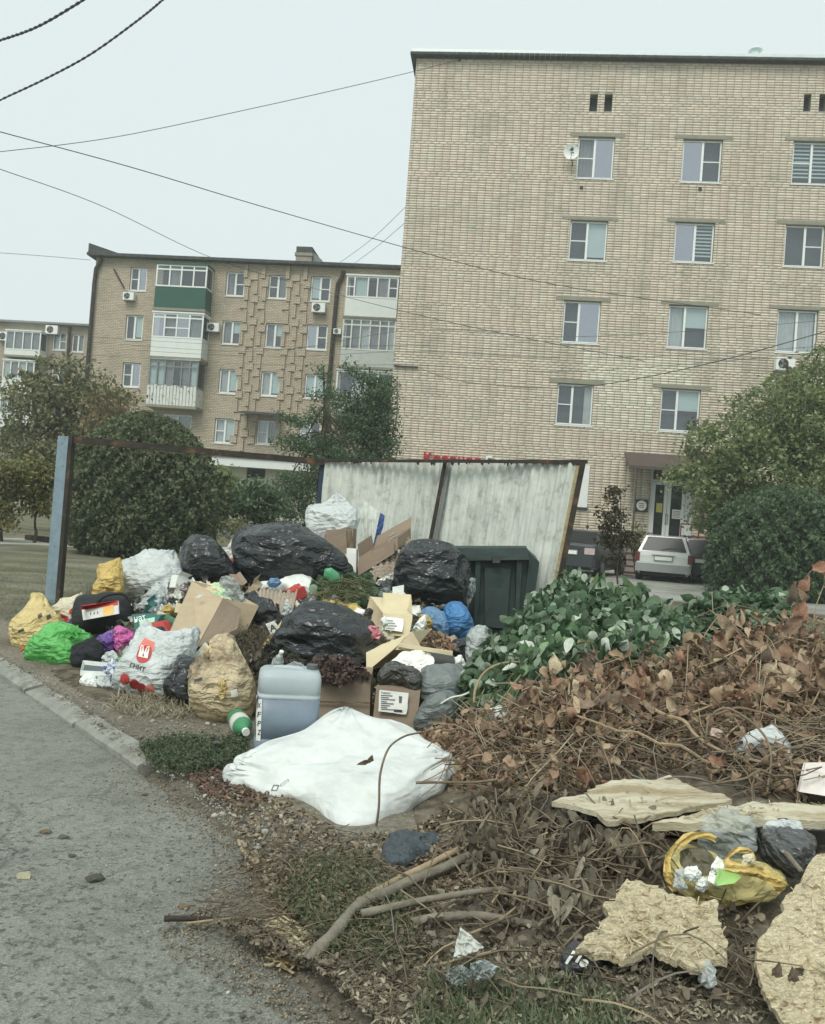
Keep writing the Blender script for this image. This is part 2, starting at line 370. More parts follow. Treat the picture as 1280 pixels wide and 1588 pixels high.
def asphalt_mat():
    mt, t = nodes('worn_asphalt'); L = t.links.new
    tc = N(t, 'ShaderNodeTexCoord'); O = tc.outputs['Object']
    fine = N(t, 'ShaderNodeTexNoise', i_Scale=160., i_Detail=4., i_Roughness=.8); L(O, fine.inputs[0])
    mid = N(t, 'ShaderNodeTexNoise', i_Scale=14., i_Detail=9., i_Roughness=.72); L(O, mid.inputs[0])
    big = N(t, 'ShaderNodeTexNoise', i_Scale=1.1, i_Detail=6., i_Roughness=.6); L(O, big.inputs[0])
    base = ramp(t, [(.3, s2l((104, 104, 97))), (.5, s2l((142, 142, 133))), (.7, s2l((178, 177, 166)))]); L(fine.outputs[0], base.inputs[0])
    r2 = ramp(t, [(.3, (.62, .61, .58)), (.46, (.88, .88, .86)), (.6, (1, 1, .98))]); L(big.outputs[0], r2.inputs[0])
    m1 = N(t, 'ShaderNodeMix', data_type='RGBA', blend_type='MULTIPLY'); m1.inputs[0].default_value = 1; L(base.outputs[0], m1.inputs[6]); L(r2.outputs[0], m1.inputs[7])
    r4 = ramp(t, [(.35, (.62,) * 3), (.52, (1,) * 3)]); L(mid.outputs[0], r4.inputs[0])
    m3 = N(t, 'ShaderNodeMix', data_type='RGBA', blend_type='MULTIPLY'); m3.inputs[0].default_value = .8; L(m1.outputs[2], m3.inputs[6]); L(r4.outputs[0], m3.inputs[7])
    # pitting: small dark hollows where the binder has worn out, thickest in the tracks
    pit = N(t, 'ShaderNodeTexNoise', i_Scale=44., i_Detail=4., i_Roughness=.55); L(O, pit.inputs[0])
    tr = N(t, 'ShaderNodeTexNoise', i_Scale=.8, i_Detail=2.); L(O, tr.inputs[0])
    sx = N(t, 'ShaderNodeSeparateXYZ'); L(O, sx.inputs[0])
    mr = N(t, 'ShaderNodeMapRange'); mr.inputs[1].default_value = 5.0; mr.inputs[2].default_value = 2.6; mr.inputs[3].default_value = 0.; mr.inputs[4].default_value = .12; L(sx.outputs['Y'], mr.inputs[0])
    ad = N(t, 'ShaderNodeMath', operation='MULTIPLY_ADD'); L(tr.outputs[0], ad.inputs[0]); ad.inputs[1].default_value = .22; L(mr.outputs[0], ad.inputs[2])
    ad2 = N(t, 'ShaderNodeMath', operation='ADD'); L(pit.outputs[0], ad2.inputs[0]); L(ad.outputs[0], ad2.inputs[1])
    r3 = ramp(t, [(.76, (1, 1, 1)), (.86, (.5, .51, .5))]); L(ad2.outputs[0], r3.inputs[0])
    m2 = N(t, 'ShaderNodeMix', data_type='RGBA', blend_type='MULTIPLY'); m2.inputs[0].default_value = 1; L(m3.outputs[2], m2.inputs[6]); L(r3.outputs[0], m2.inputs[7])
    wn = N(t, 'ShaderNodeTexNoise', i_Scale=2.2, i_Detail=6.); L(O, wn.inputs[0]); va = N(t, 'ShaderNodeVectorMath', operation='MULTIPLY_ADD'); L(wn.outputs['Color'], va.inputs[0]); va.inputs[1].default_value = (.5,) * 3; L(O, va.inputs[2])
    vc = N(t, 'ShaderNodeTexVoronoi', feature='DISTANCE_TO_EDGE', i_Scale=.62); L(va.outputs[0], vc.inputs['Vector']); rc_ = ramp(t, [(.0, (.62,) * 3), (.007, (1,) * 3)]); L(vc.outputs['Distance'], rc_.inputs[0])
    mc = N(t, 'ShaderNodeMix', data_type='RGBA', blend_type='MULTIPLY'); mc.inputs[0].default_value = .8; L(m2.outputs[2], mc.inputs[6]); L(rc_.outputs[0], mc.inputs[7]); m2 = mc
    bs = N(t, 'ShaderNodeBsdfPrincipled'); bs.inputs['Roughness'].default_value = .88; bs.inputs['Specular IOR Level'].default_value = .25; L(m2.outputs[2], bs.inputs['Base Color'])
    sm = N(t, 'ShaderNodeMath', operation='MULTIPLY_ADD'); L(r3.outputs[0], sm.inputs[0]); sm.inputs[1].default_value = .5; L(fine.outputs[0], sm.inputs[2])
    bp = N(t, 'ShaderNodeBump', i_Strength=.55, i_Distance=.012); L(sm.outputs[0], bp.inputs['Height']); L(bp.outputs[0], bs.inputs['Normal'])
    o = N(t, 'ShaderNodeOutputMaterial'); L(bs.outputs[0], o.inputs[0]); return mt
GROUND = ground_mat(); ASPH = asphalt_mat()
ROADZ = -.06
def grid(x0, x1, nx, y0, y1, ny, fz):
    X, Y = np.meshgrid(np.linspace(x0, x1, nx), np.linspace(y0, y1, ny)); Z = fz(X.ravel(), Y.ravel())
    V = np.stack([X.ravel(), Y.ravel(), Z], 1); i = np.arange(nx * ny).reshape(ny, nx)
    return V, np.stack([i[:-1, :-1].ravel(), i[:-1, 1:].ravel(), i[1:, 1:].ravel(), i[1:, :-1].ravel()], 1)
def dist_out(x, y):
    """signed distance to road edge (negative inside)"""
    d = np.full(len(x), 1e9)
    for i in range(len(RP)):
        ax, ay = RP[i]; bx, by = RP[(i + 1) % len(RP)]; vx, vy = bx - ax, by - ay
        t = np.clip(((x - ax) * vx + (y - ay) * vy) / (vx * vx + vy * vy), 0, 1)
        d = np.minimum(d, np.hypot(x - ax - t * vx, y - ay - t * vy))
    return np.where(inroad(x, y), -d, d)
def gz(x, y):
    d = dist_out(x, y); back = sst(3.6, 4.6, y)          # by the kerb a crisp step, further on the verge runs out over the asphalt
    z = np.where(d < 0, -.13, 0.) * 1.
    soft = -.078 + .078 * sst(-.08, .3, d + .05 * npn(x, y, 6.))
    z = np.where(back > .5, np.where(d < .10, -.13, 0), soft)
    return z + np.where(d > 0, .012 * npn(x, y, 4.) * sst(0, .4, d), 0)
# one sheet: a coarse outer ring stitched round a fine middle
xs = np.concatenate([[-600, -200, -80, -30, -15, -9], np.linspace(-6, 6.5, 180), [9, 15, 30, 80, 200, 600]])
ys = np.concatenate([[-100, -20, -5], np.linspace(0, 12, 190), [14, 18, 25, 40, 70, 150, 400, 900]])
X, Y = np.meshgrid(xs, ys); V = np.stack([X.ravel(), Y.ravel(), gz(X.ravel(), Y.ravel())], 1)
i = np.arange(X.size).reshape(X.shape)
tag(mk('ground', V, np.stack([i[:-1, :-1].ravel(), i[:-1, 1:].ravel(), i[1:, 1:].ravel(), i[1:, :-1].ravel()], 1), GROUND, smooth=True, org=(0, 0, 0)), kind='structure')
# road sheet with an uneven broken edge
pts = []
for a in range(len(roadpoly)):
    p, q = roadpoly[a], roadpoly[(a + 1) % len(roadpoly)]; L_ = (q - p).length; k = max(1, int(L_ / .03)) if 1 < a < 15 else 1
    for j in range(k):
        r = p.lerp(q, j / k)
        if k > 1: r = r + Vector((fbm(r * 5, 6) * .06 + random.uniform(-.008, .008), fbm(r * 5 + Vector((9, 0, 0)), 6) * .06 + random.uniform(-.008, .008), 0))
        pts.append(r)
V = [(p.x, p.y, ROADZ) for p in pts] + [(p.x, p.y, ROADZ - .02) for p in pts]
n = len(pts)
from mathutils.geometry import tessellate_polygon
Fc = [tuple(f) for f in tessellate_polygon([[Vector((p.x, p.y, 0)) for p in pts]])]
Fc = [f if (Vector(V[f[1]]) - Vector(V[f[0]])).cross(Vector(V[f[2]]) - Vector(V[f[0]])).z > 0 else f[::-1] for f in Fc]
Fc += [(k, (k + 1) % n, n + (k + 1) % n, n + k) for k in range(n)]
tag(mk('road', V, Fc, ASPH, org=(0, 0, 0)), kind='structure')

# kerb of separate worn stones
CONC = M('worn_concrete', s2l((150, 149, 140)), .9, .16, 9, .4, 70, .2, col2=s2l((112, 108, 98)), sc2=6., thr=(.5, .7))
kerb = empty('kerb', KA, 0, 'worn grey concrete kerb of long stones sunk between the asphalt and the dirt verge', 'kerb')
kn = Vector((-kd.y, kd.x, 0));
if kn.x < 0: kn = -kn
L0 = 0.; L1 = (KB - KA).length
k = -6.0
while k < L1 - .05:
    e = min(k + .93, L1); a = KA + kd * (k + .012); b = KA + kd * (e - .004)
    w = .11; z1 = -.008 + random.uniform(-.008, .006); sk = random.uniform(-.008, .008)
    # rounded top edge towards the road
    prof = [(-.01, ROADZ - .06), (-.01, z1 - .03), (.015, z1), (w, z1 + .004), (w, -.1)]
    V = []; ns = 10
    for j in range(ns + 1):
        c = a.lerp(b, j / ns)
        for u, z in prof:
            wob = fbm(c * 7 + Vector((u, z, 0)) * 9) * .007 + (-.02 if j in (0, ns) and u < .1 and z > -.02 else 0)
            V.append(c + kn * (u + sk + wob * .6) + Vector((0, 0, z + (wob if z > -.03 else 0))))
    m_ = len(prof); Fc = [(j * m_ + q, j * m_ + q + 1, (j + 1) * m_ + q + 1, (j + 1) * m_ + q) for j in range(ns) for q in range(m_ - 1)]
    Fc += [tuple(range(m_)), tuple(range(ns * m_ + m_ - 1, ns * m_ - 1, -1))]
    mk('kerb_stone', V, Fc, CONC, kerb); k += .95

def flat(name, px, z, mat, kind='structure'):
    p = [G(*q) for q in px]; V = [(a.x, a.y, z) for a in p] + [(a.x, a.y, z - .03) for a in p]; n = len(p)
    Fc = [tuple(range(n))] + [(k, (k + 1) % n, n + (k + 1) % n, n + k) for k in range(n)]
    c = (p[1] - p[0]).cross(p[2] - p[1]).z
    if c < 0: Fc[0] = Fc[0][::-1]
    return tag(mk(name, V, Fc, mat, org=(p[0].x, p[0].y, 0)), kind=kind)
YARD = M('yard_asphalt', s2l((158, 158, 150)), .9, .12, 3, .3, 40, .2, col2=s2l((128, 127, 118)), sc2=.7)
flat('parking_area', [(600, 893), (980, 926), (1180, 946), (1500, 972), (1500, 905), (1150, 868), (900, 856), (600, 838)], .02, YARD)
PATHM = M('pale_path', s2l((178, 176, 162)), .9, .1, 4, .2, 30, .2)
flat('path', [(-300, 836), (60, 846), (250, 856), (420, 862), (420, 851), (250, 847), (60, 837), (-300, 824)], .02, PATHM)

# ================================================================== FACADES
class Fac:
    def __init__(s, A, ang): s.A = Vector((A[0], A[1], 0)); s.ang = ang; s.u = Vector((math.cos(ang), math.sin(ang), 0)); s.n = Vector((math.sin(ang), -math.cos(ang), 0))
    def q(s, px, py, out=0.):
        d = ray(px, py); A = s.A + s.n * out; t = (A - CP).dot(s.n) / d.dot(s.n); p = CP + d * t
        return ((p - s.A).dot(s.u), p.z)
    def r(s, px0, py0, px1, py1, out=0.):
        """bottom-left pixel and top-right pixel -> s0,h0,s1,h1"""
        a = s.q(px0, py1, out); b = s.q(px1, py0, out); return a[0], a[1], b[0], b[1]
def holes_wall(s0, s1, h0, h1, holes, depth=.3):
    S = sorted({s0, s1, *[v for h in holes for v in (h[0], h[2])]}); Hh = sorted({h0, h1, *[v for h in holes for v in (h[1], h[3])]})
    m_ = MB()
    for a, b in zip(S, S[1:]):
        for c, d in zip(Hh, Hh[1:]):
            x, z = (a + b) / 2, (c + d) / 2
            if not any(h[0] < x < h[2] and h[1] < z < h[3] for h in holes): m_.add([(a, 0, c), (b, 0, c), (b, 0, d), (a, 0, d)], [(0, 1, 2, 3)])
    for a, c, b, d in holes:
        m_.add([(a, 0, c), (b, 0, c), (b, 0, d), (a, 0, d), (a, depth, c), (b, depth, c), (b, depth, d), (a, depth, d)], [(0, 4, 5, 1), (1, 5, 6, 2), (2, 6, 7, 3), (3, 7, 4, 0)])
    return m_
def hole_backs(holes, y):
    m_ = MB()
    class _R:
        def build(s, name, mat, parent, local=True):
            for a, c, b, d in holes: mk(name, [(a, y, c), (b, y, c), (b, y, d), (a, y, d)], [(0, 1, 2, 3)], mat, parent, local=True)
    return _R()
def curtain(s0, h0, s1, h1, y, mat, parent, wavy=True):
    n = 14; V = []; Fc = []
    for j in range(n + 1):
        x = s0 + (s1 - s0) * j / n; yy = y + (.018 * math.sin(j * 2.1 + s0) if wavy else 0)
        V += [(x, yy, h0), (x, yy, h1)]
    for j in range(n): Fc.append((2 * j, 2 * j + 2, 2 * j + 3, 2 * j + 1))
    return mk('curtain' if wavy else 'roller_blind', V, Fc, mat, parent, local=True)
def window(root, rc, layout=(.5,), transom='L', fill=('d', 'd'), y=.10, fw=.055, frame=None, sill=True, th=.5):
    """frame with panes, transom bar, what hangs behind the glass, sill"""
    s0, h0, s1, h1 = rc; s0 += .01; s1 -= .01; h0 += .01; h1 -= .01
    frame = frame or WHITE; mb = MB(); w = s1 - s0
    mb.box(s0, y, h0, s1, y + .06, h0 + fw); mb.box(s0, y, h1 - fw, s1, y + .06, h1)
    mb.box(s0, y, h0 + fw, s0 + fw, y + .06, h1 - fw); mb.box(s1 - fw, y, h0 + fw, s1, y + .06, h1 - fw)
    cuts = [s0 + w * l for l in layout]; xs = [s0 + fw] + [v for c in cuts for v in (c - fw * .75, c + fw * .75)] + [s1 - fw]
    for c in cuts: mb.box(c - fw * .75, y - .01, h0 + fw, c + fw * .75, y + .06, h1 - fw)
    zt = h0 + (h1 - h0) * th
    lights = []
    for j in range(0, len(xs), 2):
        a, b = xs[j], xs[j + 1]; i_ = j // 2
        if transom and ((transom == 'L' and i_ == 0) or (transom == 'R' and i_ == len(cuts)) or transom == 'A'):
            mb.box(a, y + .004, zt - fw * .35, b, y + .05, zt + fw * .35)
            lights += [(a, h0 + fw, b, zt - fw * .35, i_), (a, zt + fw * .35, b, h1 - fw, i_)]
        else: lights.append((a, h0 + fw, b, h1 - fw, i_))
    wf = mb.build('window', frame, root, local=True)
    for a, c, b, d, i_ in lights:
        f = fill[min(i_, len(fill) - 1)]
        mk('pane', [(a, y + .03, c), (b, y + .03, c), (b, y + .03, d), (a, y + .03, d)], [(0, 1, 2, 3)], GLS if f in 'sS' else GLD, wf, local=True)
    for i_ in range(len(cuts) + 1):
        a, b = xs[2 * i_], xs[2 * i_ + 1]; f = fill[min(i_, len(fill) - 1)]
        if f == 'c': curtain(a, h0 + fw, b, h1 - fw, y + .13, CURT, wf)
        if f == 'g': curtain(a, h0 + fw, b, h1 - fw, y + .13, CURTG, wf)
        if f == 'w': curtain(a, h0 + fw + (.10 if sill else 0), b, h1 - fw, y + .075, CURTB, wf, False)
        if f == 'h': curtain(a, h0 + (h1 - h0) * .5, b, h1 - fw, y + .08, CURTB, wf, False)
        if f == 'H': curtain(a + (b - a) * .62, h0 + fw, b, h1 - fw, y + .12, CURT, wf)
        if f == 'b':
            nb = 9
            for q in range(nb):
                z = h1 - fw - (h1 - h0 - 2 * fw) * (q + .5) / (nb + 1.2)
                o = link('slat', SL[0], wf, ((a + b) / 2, y + .07, z)); o.scale = ((b - a) * .98, 1, 1)
    if sill:
        sb = MB(); sb.hexa([(s0 - .05, -.045, h0 - .075), (s1 + .05, -.045, h0 - .075), (s1 + .05, -.045, h0 - .04), (s0 - .05, -.045, h0 - .04)], (0, y + .03, .03))
        sb.build('sill', WHITE, wf, local=True)
    return wf
SL = [mesh(MB().box(-.5, 0, -.028, .5, .008, .028).v, MB().box(-.5, 0, -.028, .5, .008, .028).f, CURTB, name='slat')]

def aircon(root, s, h, w=.8, top=False, name='air_conditioner', out=0.):
    mb = MB(); y0 = -.36 - out; hh = w * .68
    mb.box(s, y0, h, s + w, y0 + .3, h + hh)
    a = mb.build(name, WHITE, root, local=True)
    c = (s + w * .38, h + hh * .5); r = hh * .4; n = 20
    g = MB()
    g.add([(c[0] + r * math.cos(2 * math.pi * k / n), y0 - .012, c[1] + r * math.sin(2 * math.pi * k / n)) for k in range(n)] + [(c[0] + r * math.cos(2 * math.pi * k / n), y0 + .002, c[1] + r * math.sin(2 * math.pi * k / n)) for k in range(n)],
          [tuple(range(n))] + [(k, k + n, (k + 1) % n + n, (k + 1) % n) for k in range(n)])
    g.build('fan_grille', DARKM, a, local=True)
    for k in range(3):
        an = 2.1 * k; f_ = MB(); d = Vector((math.cos(an), 0, math.sin(an))); e = Vector((-d.z, 0, d.x))
        cc = Vector((c[0], y0 - .02, c[1])); f_.add([cc, cc + d * r * .8 + e * .05, cc + d * r * .8 - e * .08], [(0, 1, 2)]); f_.build('fan_blade', GREYM, a, local=True)
    b = MB(); b.box(s + .06, y0, h - .05, s + .1, 0 - out, h - .002); b.box(s + w - .1, y0, h - .05, s + w - .06, 0 - out, h - .002); b.build('bracket', GREYM, a, local=True)
    return a

# ---------------- big brick block
def brick_face_mat(name, cols, var=.12):
    mt, t = nodes(name); L = t.links.new
    g = N(t, 'ShaderNodeNewGeometry'); r = ramp(t, [(i / (len(cols) - 1), s2l(c)) for i, c in enumerate(cols)]); L(g.outputs['Random Per Island'], r.inputs[0])
    tc = N(t, 'ShaderNodeTexCoord'); n1 = N(t, 'ShaderNodeTexNoise', i_Scale=.55, i_Detail=5., i_Roughness=.6); L(tc.outputs['Object'], n1.inputs[0])
    r2 = ramp(t, [(.3, (.80, .79, .75)), (.48, (.98, .95, .90)), (.6, (1, .93, .88)), (.72, (.96, 1.0, .95))]); L(n1.outputs[0], r2.inputs[0])
    m1 = N(t, 'ShaderNodeMix', data_type='RGBA', blend_type='MULTIPLY'); m1.inputs[0].default_value = 1; L(r.outputs[0], m1.inputs[6]); L(r2.outputs[0], m1.inputs[7])
    n2 = N(t, 'ShaderNodeTexNoise', i_Scale=30., i_Detail=4.); L(tc.outputs['Object'], n2.inputs[0])
    r3 = ramp(t, [(.3, (.86,) * 3), (.6, (1,) * 3)]); L(n2.outputs[0], r3.inputs[0])
    m2 = N(t, 'ShaderNodeMix', data_type='RGBA', blend_type='MULTIPLY'); m2.inputs[0].default_value = 1; L(m1.outputs[2], m2.inputs[6]); L(r3.outputs[0], m2.inputs[7])
    mp = N(t, 'ShaderNodeMapping'); mp.inputs['Scale'].default_value = (1.1, 1, .13); L(tc.outputs['Object'], mp.inputs[0]); ns = N(t, 'ShaderNodeTexNoise', i_Scale=1.3, i_Detail=7., i_Roughness=.6); L(mp.outputs[0], ns.inputs[0])
    rs = ramp(t, [(.32, (.80, .79, .76)), (.5, (1, 1, 1)), (.7, (1, .985, .96))]); L(ns.outputs[0], rs.inputs[0]); m3 = N(t, 'ShaderNodeMix', data_type='RGBA', blend_type='MULTIPLY'); m3.inputs[0].default_value = 1; L(m2.outputs[2], m3.inputs[6]); L(rs.outputs[0], m3.inputs[7]); m2 = m3
    b = N(t, 'ShaderNodeBsdfPrincipled'); b.inputs['Roughness'].default_value = .8; b.inputs['Specular IOR Level'].default_value = .25; L(m2.outputs[2], b.inputs['Base Color'])
    o = N(t, 'ShaderNodeOutputMaterial'); L(b.outputs[0], o.inputs[0]); return mt
BRICKM = brick_face_mat('yellow_brick', [(232, 220, 202), (220, 208, 190), (238, 226, 208), (230, 208, 196), (216, 206, 190), (240, 230, 210), (232, 214, 200), (210, 199, 184), (234, 222, 202)])
MORT = M('mortar', s2l((150, 146, 132)), .95, .15, 6)
LINT = M('concrete_lintel', s2l((146, 142, 124)), .9, .1, 4, .2, 40)
xA = (-40 / 1300) * 33.0 - .17
FB = Fac((xA, 33.0), math.atan2(-1.5, 14.4))
B = empty('apartment_block', FB.A, FB.ang, 'tall plain yellow-brick apartment block with small windows and a brown entrance canopy', 'building')
ROOFH = FB.q(655, 80)[1] - .25
rowsB = [[(893, 213, 955, 275), (1056, 217, 1122, 281), (1227, 220, 1290, 284)], [(881, 343, 944, 402), (1044, 346, 1110, 405), (1215, 350, 1281, 412)],
         [(871, 468, 933, 530), (1034, 475, 1100, 538), (1203, 482, 1270, 545)], [(861, 597, 922, 657), (1022, 605, 1088, 667), (1191, 614, 1258, 676)]]
fillB = [[((.47,), 'L', ('g', 's')), ((.52,), 'R', ('s', 'd')), ((.52,), 'L', ('b', 'b'))], [((.47,), 'L', ('d', 'w')), ((.52,), None, ('s', 'b')), ((.52,), 'R', ('d', 'd'))],
         [((.42,), 'L', ('d', 's')), ((.42,), None, ('c', 'h')), ((.5,), None, ('c', 'c'))], [((.42,), 'L', ('d', 'H')), ((.42,), 'L', ('d', 'h')), ((.5,), 'L', ('d', 'c'))]]
HB = []; wins = []
for r_, fr in zip(rowsB, fillB):
    for a, f in zip(r_, fr): rc = FB.r(a[0], a[1], a[2], a[3]); HB.append(rc); wins.append((rc, f))
vents = []
for x0, x1 in ((914, 927), (937, 950), (1246, 1258), (1270, 1282)):
    vents.append(FB.r(x0, 146, x1 + 1, 172)); HB.append(vents[-1])
door = FB.r(1003, 728, 1080, 848); HB.append(door)
SR = 26.0
holes_wall(0, SR, -.3, ROOFH, HB, .32).build('wall', MORT, B, local=True)
body = MB(); body.add([(0, 0, -.3), (0, 12, -.3), (0, 12, ROOFH), (0, 0, ROOFH), (SR, 0, -.3), (SR, 12, -.3), (SR, 12, ROOFH), (SR, 0, ROOFH)], [(0, 3, 2, 1), (4, 5, 6, 7), (1, 2, 6, 5), (3, 7, 6, 2)])
body.build('side_wall', MORT, B, local=True)
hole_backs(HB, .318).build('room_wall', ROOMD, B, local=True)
# bricks: stack courses with the irregular shifts of the photo; openings left free
rng = np.random.default_rng(5)
CO = .100; BL_ = .298; bw = BL_ - .018; bh = CO - .026; ncr = int(ROOFH / CO)
rects = []; off = 0.
for r_ in range(ncr):
    if r_ % 23 == 0: off = rng.uniform(0, BL_)
    o2 = off + (BL_ / 2 if rng.random() < .07 else 0) + rng.normal(0, .006); z0 = r_ * CO + .01
    for c_ in range(-1, int(19.5 / BL_)):
        a = c_ * BL_ + o2; a0 = max(a, .004); a1 = min(a + bw, 19.5)
        if a1 - a0 < .04: continue
        segs = [(a0, a1)]
        for h in HB:
            if z0 + bh > h[1] and z0 < h[3]:
                ns = []
                for p, q in segs:
                    if q <= h[0] or p >= h[2]: ns.append((p, q))
                    else:
                        if h[0] - p > .03: ns.append((p, h[0]))
                        if q - h[2] > .03: ns.append((h[2], q))
                segs = ns
        for p, q in segs: rects.append((p, z0, q, z0 + bh))
rects = np.array(rects)
def brick_mesh(rc, out):
    n = len(rc); x0, z0, x1, z1 = rc.T; o = out; i_ = .003
    V = np.stack([np.stack([x0, 0 * x0, z0], 1), np.stack([x1, 0 * x0, z0], 1), np.stack([x1, 0 * x0, z1], 1), np.stack([x0, 0 * x0, z1], 1),
                  np.stack([x0 + i_, -o, z0 + i_], 1), np.stack([x1 - i_, -o, z0 + i_], 1), np.stack([x1 - i_, -o, z1 - i_], 1), np.stack([x0 + i_, -o, z1 - i_], 1)], 1).reshape(-1, 3)
    b = (np.arange(n) * 8)[:, None, None]
    Fc = np.array([(4, 5, 6, 7), (0, 1, 5, 4), (1, 2, 6, 5), (2, 3, 7, 6), (3, 0, 4, 7)])[None] + b
    return V, Fc.reshape(-1, 4)
full = np.abs((rects[:, 2] - rects[:, 0]) - bw) < 1e-6
cx = (rects[:, 0] + rects[:, 2]) / 2
cand = np.where(full & (rects[:, 1] > 5.4) & (cx > 7.4) & (cx < 11.4))[0]
cand = cand[np.argsort(rects[cand, 1])][:300]
rest = np.ones(len(rects), bool); rest[cand] = False
outs = rng.uniform(.008, .015, rest.sum())
V, Fc = brick_mesh(rects[rest], outs)
tag(mk('brickwork', V, Fc, BRICKM, B, local=True), kind='stuff')
one = [mesh(*brick_mesh(np.array([(-bw / 2, -bh / 2, bw / 2, bh / 2)]), np.array([o])), M('brick_face_%d' % k, s2l(c), .8, .05, 20), name='brick') for k, (o, c) in enumerate([(.009, (234, 224, 200)), (.012, (222, 212, 190)), (.011, (242, 232, 210)), (.014, (230, 212, 194)), (.010, (216, 208, 186))])]
for k in cand: link('brick', one[rng.integers(0, 5)], B, (float(cx[k]), 0, float(rects[k, 1] + bh / 2)))
for rc, f in wins:
    window(B, rc, *f)
    MB().box(rc[0] - .33, -.03, rc[3] + .012, rc[2] + .36, .05, rc[3] + .16).build('lintel', LINT, B, local=True)
# roof edge, parapet flashing, vent pipe
RF = M('roof_felt', s2l((74, 76, 74)), .9, .3, 5, .4, 20)
GALV = M('galvanised_sheet', s2l((214, 224, 222)), .35, .05, 4, metal=.3)
rb = MB(); n = 130
prev = None
for k in range(n):
    a = -.22 + (SR + .4) * k / n; b = -.22 + (SR + .4) * (k + 1) / n; d0 = .02 * fbm(Vector((k * .7, 3, 0))) ; rb.box(a, -.30 + d0, ROOFH + d0 * .6, b - .01, 12.2, ROOFH + .10 + d0)
rf = rb.build('roof_edge', RF, B, local=True)
MB().box(-.16, -.2, ROOFH + .13, SR, 12, ROOFH + .27).build('roof_sheet', GALV, B, local=True)
pp = FB.q(1179, 72); vp = MB(); vp.tube([(pp[0], .6, ROOFH + .2), (pp[0], .6, ROOFH + .86)], .17, 12); vp.tube([(pp[0], .6, ROOFH + .84), (pp[0], .6, ROOFH + 1.0)], .27, 12, .12); vp.build('vent_pipe', GALV, B, local=True)
# satellite dish on the wall
s_, h_ = FB.q(886, 236, .35); dish = MB(); nr, na = 4, 24; rr = .29; V = []; Fc = []
for i_ in range(nr + 1):
    for k in range(na):
        an = 2 * math.pi * k / na; r = rr * i_ / nr; V.append((s_ + r * math.cos(an), -.35 - .10 * (i_ / nr) ** 2 + .04, h_ + r * 1.02 * math.sin(an)))
for i_ in range(nr):
    for k in range(na): Fc.append((i_ * na + k, i_ * na + (k + 1) % na, (i_ + 1) * na + (k + 1) % na, (i_ + 1) * na + k))
dsh = mk('satellite_dish', V, Fc, WHITE, B, smooth=True, local=True)
da = MB(); da.tube([(s_, -.3, h_ - .1), (s_ + .1, -.15, h_ - .35), (s_ + .1, 0, h_ - .35)], .02, 6); da.tube([(s_, -.38, h_ - .27), (s_ + .02, -.62, h_ - .05)], .012, 5)
da.box(s_ - .03, -.68, h_ - .06, s_ + .07, -.6, h_ + .04); da.build('dish_arm', DARKM, dsh, local=True)
mkk = MB(); mkk.add([(s_ - .1, -.392, h_ + .08), (s_ + .04, -.392, h_ + .02), (s_ + .0, -.392, h_ + .12)], [(0, 1, 2)]); mkk.add([(s_ - .02, -.398, h_ - .03), (s_ + .12, -.4, h_ - .08), (s_ + .1, -.398, h_ + .0)], [(0, 1, 2)]); mkk.build('dish_logo', DARKP, dsh, local=True)
ac = FB.r(1203, 547, 1234, 573, .3); aircon(B, ac[0], ac[1], ac[2] - ac[0])
# small wall fittings under windows
for px, py in ((902, 291), (1086, 293)):
    s_, h_ = FB.q(px, py); MB().box(s_ - .06, -.05, h_ - .06, s_ + .06, -.012, h_ + .06).build('wall_fitting', DARKM, B, local=True)
s_, h_ = FB.q(612, 568); MB().box(s_, -.12, h_ - .02, s_ + .95, -.04, h_ + .03).build('cable_bracket', DARKM, B, local=True)
s_, h_ = FB.q(713, 93); MB().tube([(s_, .02, h_), (s_, -.14, h_ - .02)], .05, 8).build('cable_hook', DARKM, B, local=True)
cp = [FB.q(*q, .04) for q in ((616, 590), (616, 640), (612, 665), (607, 682))]; MB().tube([(a[0], -.04, a[1]) for a in cp], .018, 5).build('wall_cable', DARKM, B, local=True)
# entrance: canopy, double door, side lights, porch, rails
BROWN = M('brown_sheet_metal', s2l((88, 76, 70)), .55, .08, 3)
c0 = FB.q(975, 701); c1 = FB.q(1100, 706)
y_ = -1.5; hb = c0[1] - .62; cn = MB()
cn.add([(c0[0] - .15, -.016, c0[1]), (c1[0] + .3, -.016, c0[1]), (c1[0] + .3, y_, hb), (c0[0] - .15, y_, hb), (c0[0] - .15, -.016, c0[1] - .06), (c1[0] + .3, -.016, c0[1] - .06), (c1[0] + .3, y_, hb - .12), (c0[0] - .15, y_, hb - .12)],
       [(0, 3, 2, 1), (4, 5, 6, 7), (3, 7, 6, 2), (0, 4, 7, 3), (1, 2, 6, 5)])
cno = cn.build('entrance_canopy', BROWN, B, local=True)
MB().tube([(c0[0] + .15, y_ + .1, hb - .1), (c0[0] + .15, y_ + .1, 1.0)], .035, 6).build('post', BROWN, cno, local=True)
MB().tube([(c1[0] + .9, y_ + .1, hb - .1), (c1[0] + .9, y_ + .1, .02)], .05, 6).build('post', DARKM, cno, local=True)
s0, h0, s1, h1 = door; dd = MB(); fw = .09; y = .12
dd.box(s0, y, h0, s0 + fw, y + .08, h1); dd.box(s1 - fw, y, h0, s1, y + .08, h1); dd.box(s0 + fw, y, h1 - fw, s1 - fw, y + .08, h1); dd.box(s0 + fw, y, h1 - .55, s1 - fw, y + .08, h1 - .47)
df = dd.build('door_frame', WHITE, B, local=True)
w = s1 - s0 - 2 * fw; x0 = s0 + fw
mk('pane', [(x0, y + .05, h1 - .47), (s1 - fw, y + .05, h1 - .47), (s1 - fw, y + .05, h1 - fw), (x0, y + .05, h1 - fw)], [(0, 1, 2, 3)], GLS, df, local=True)
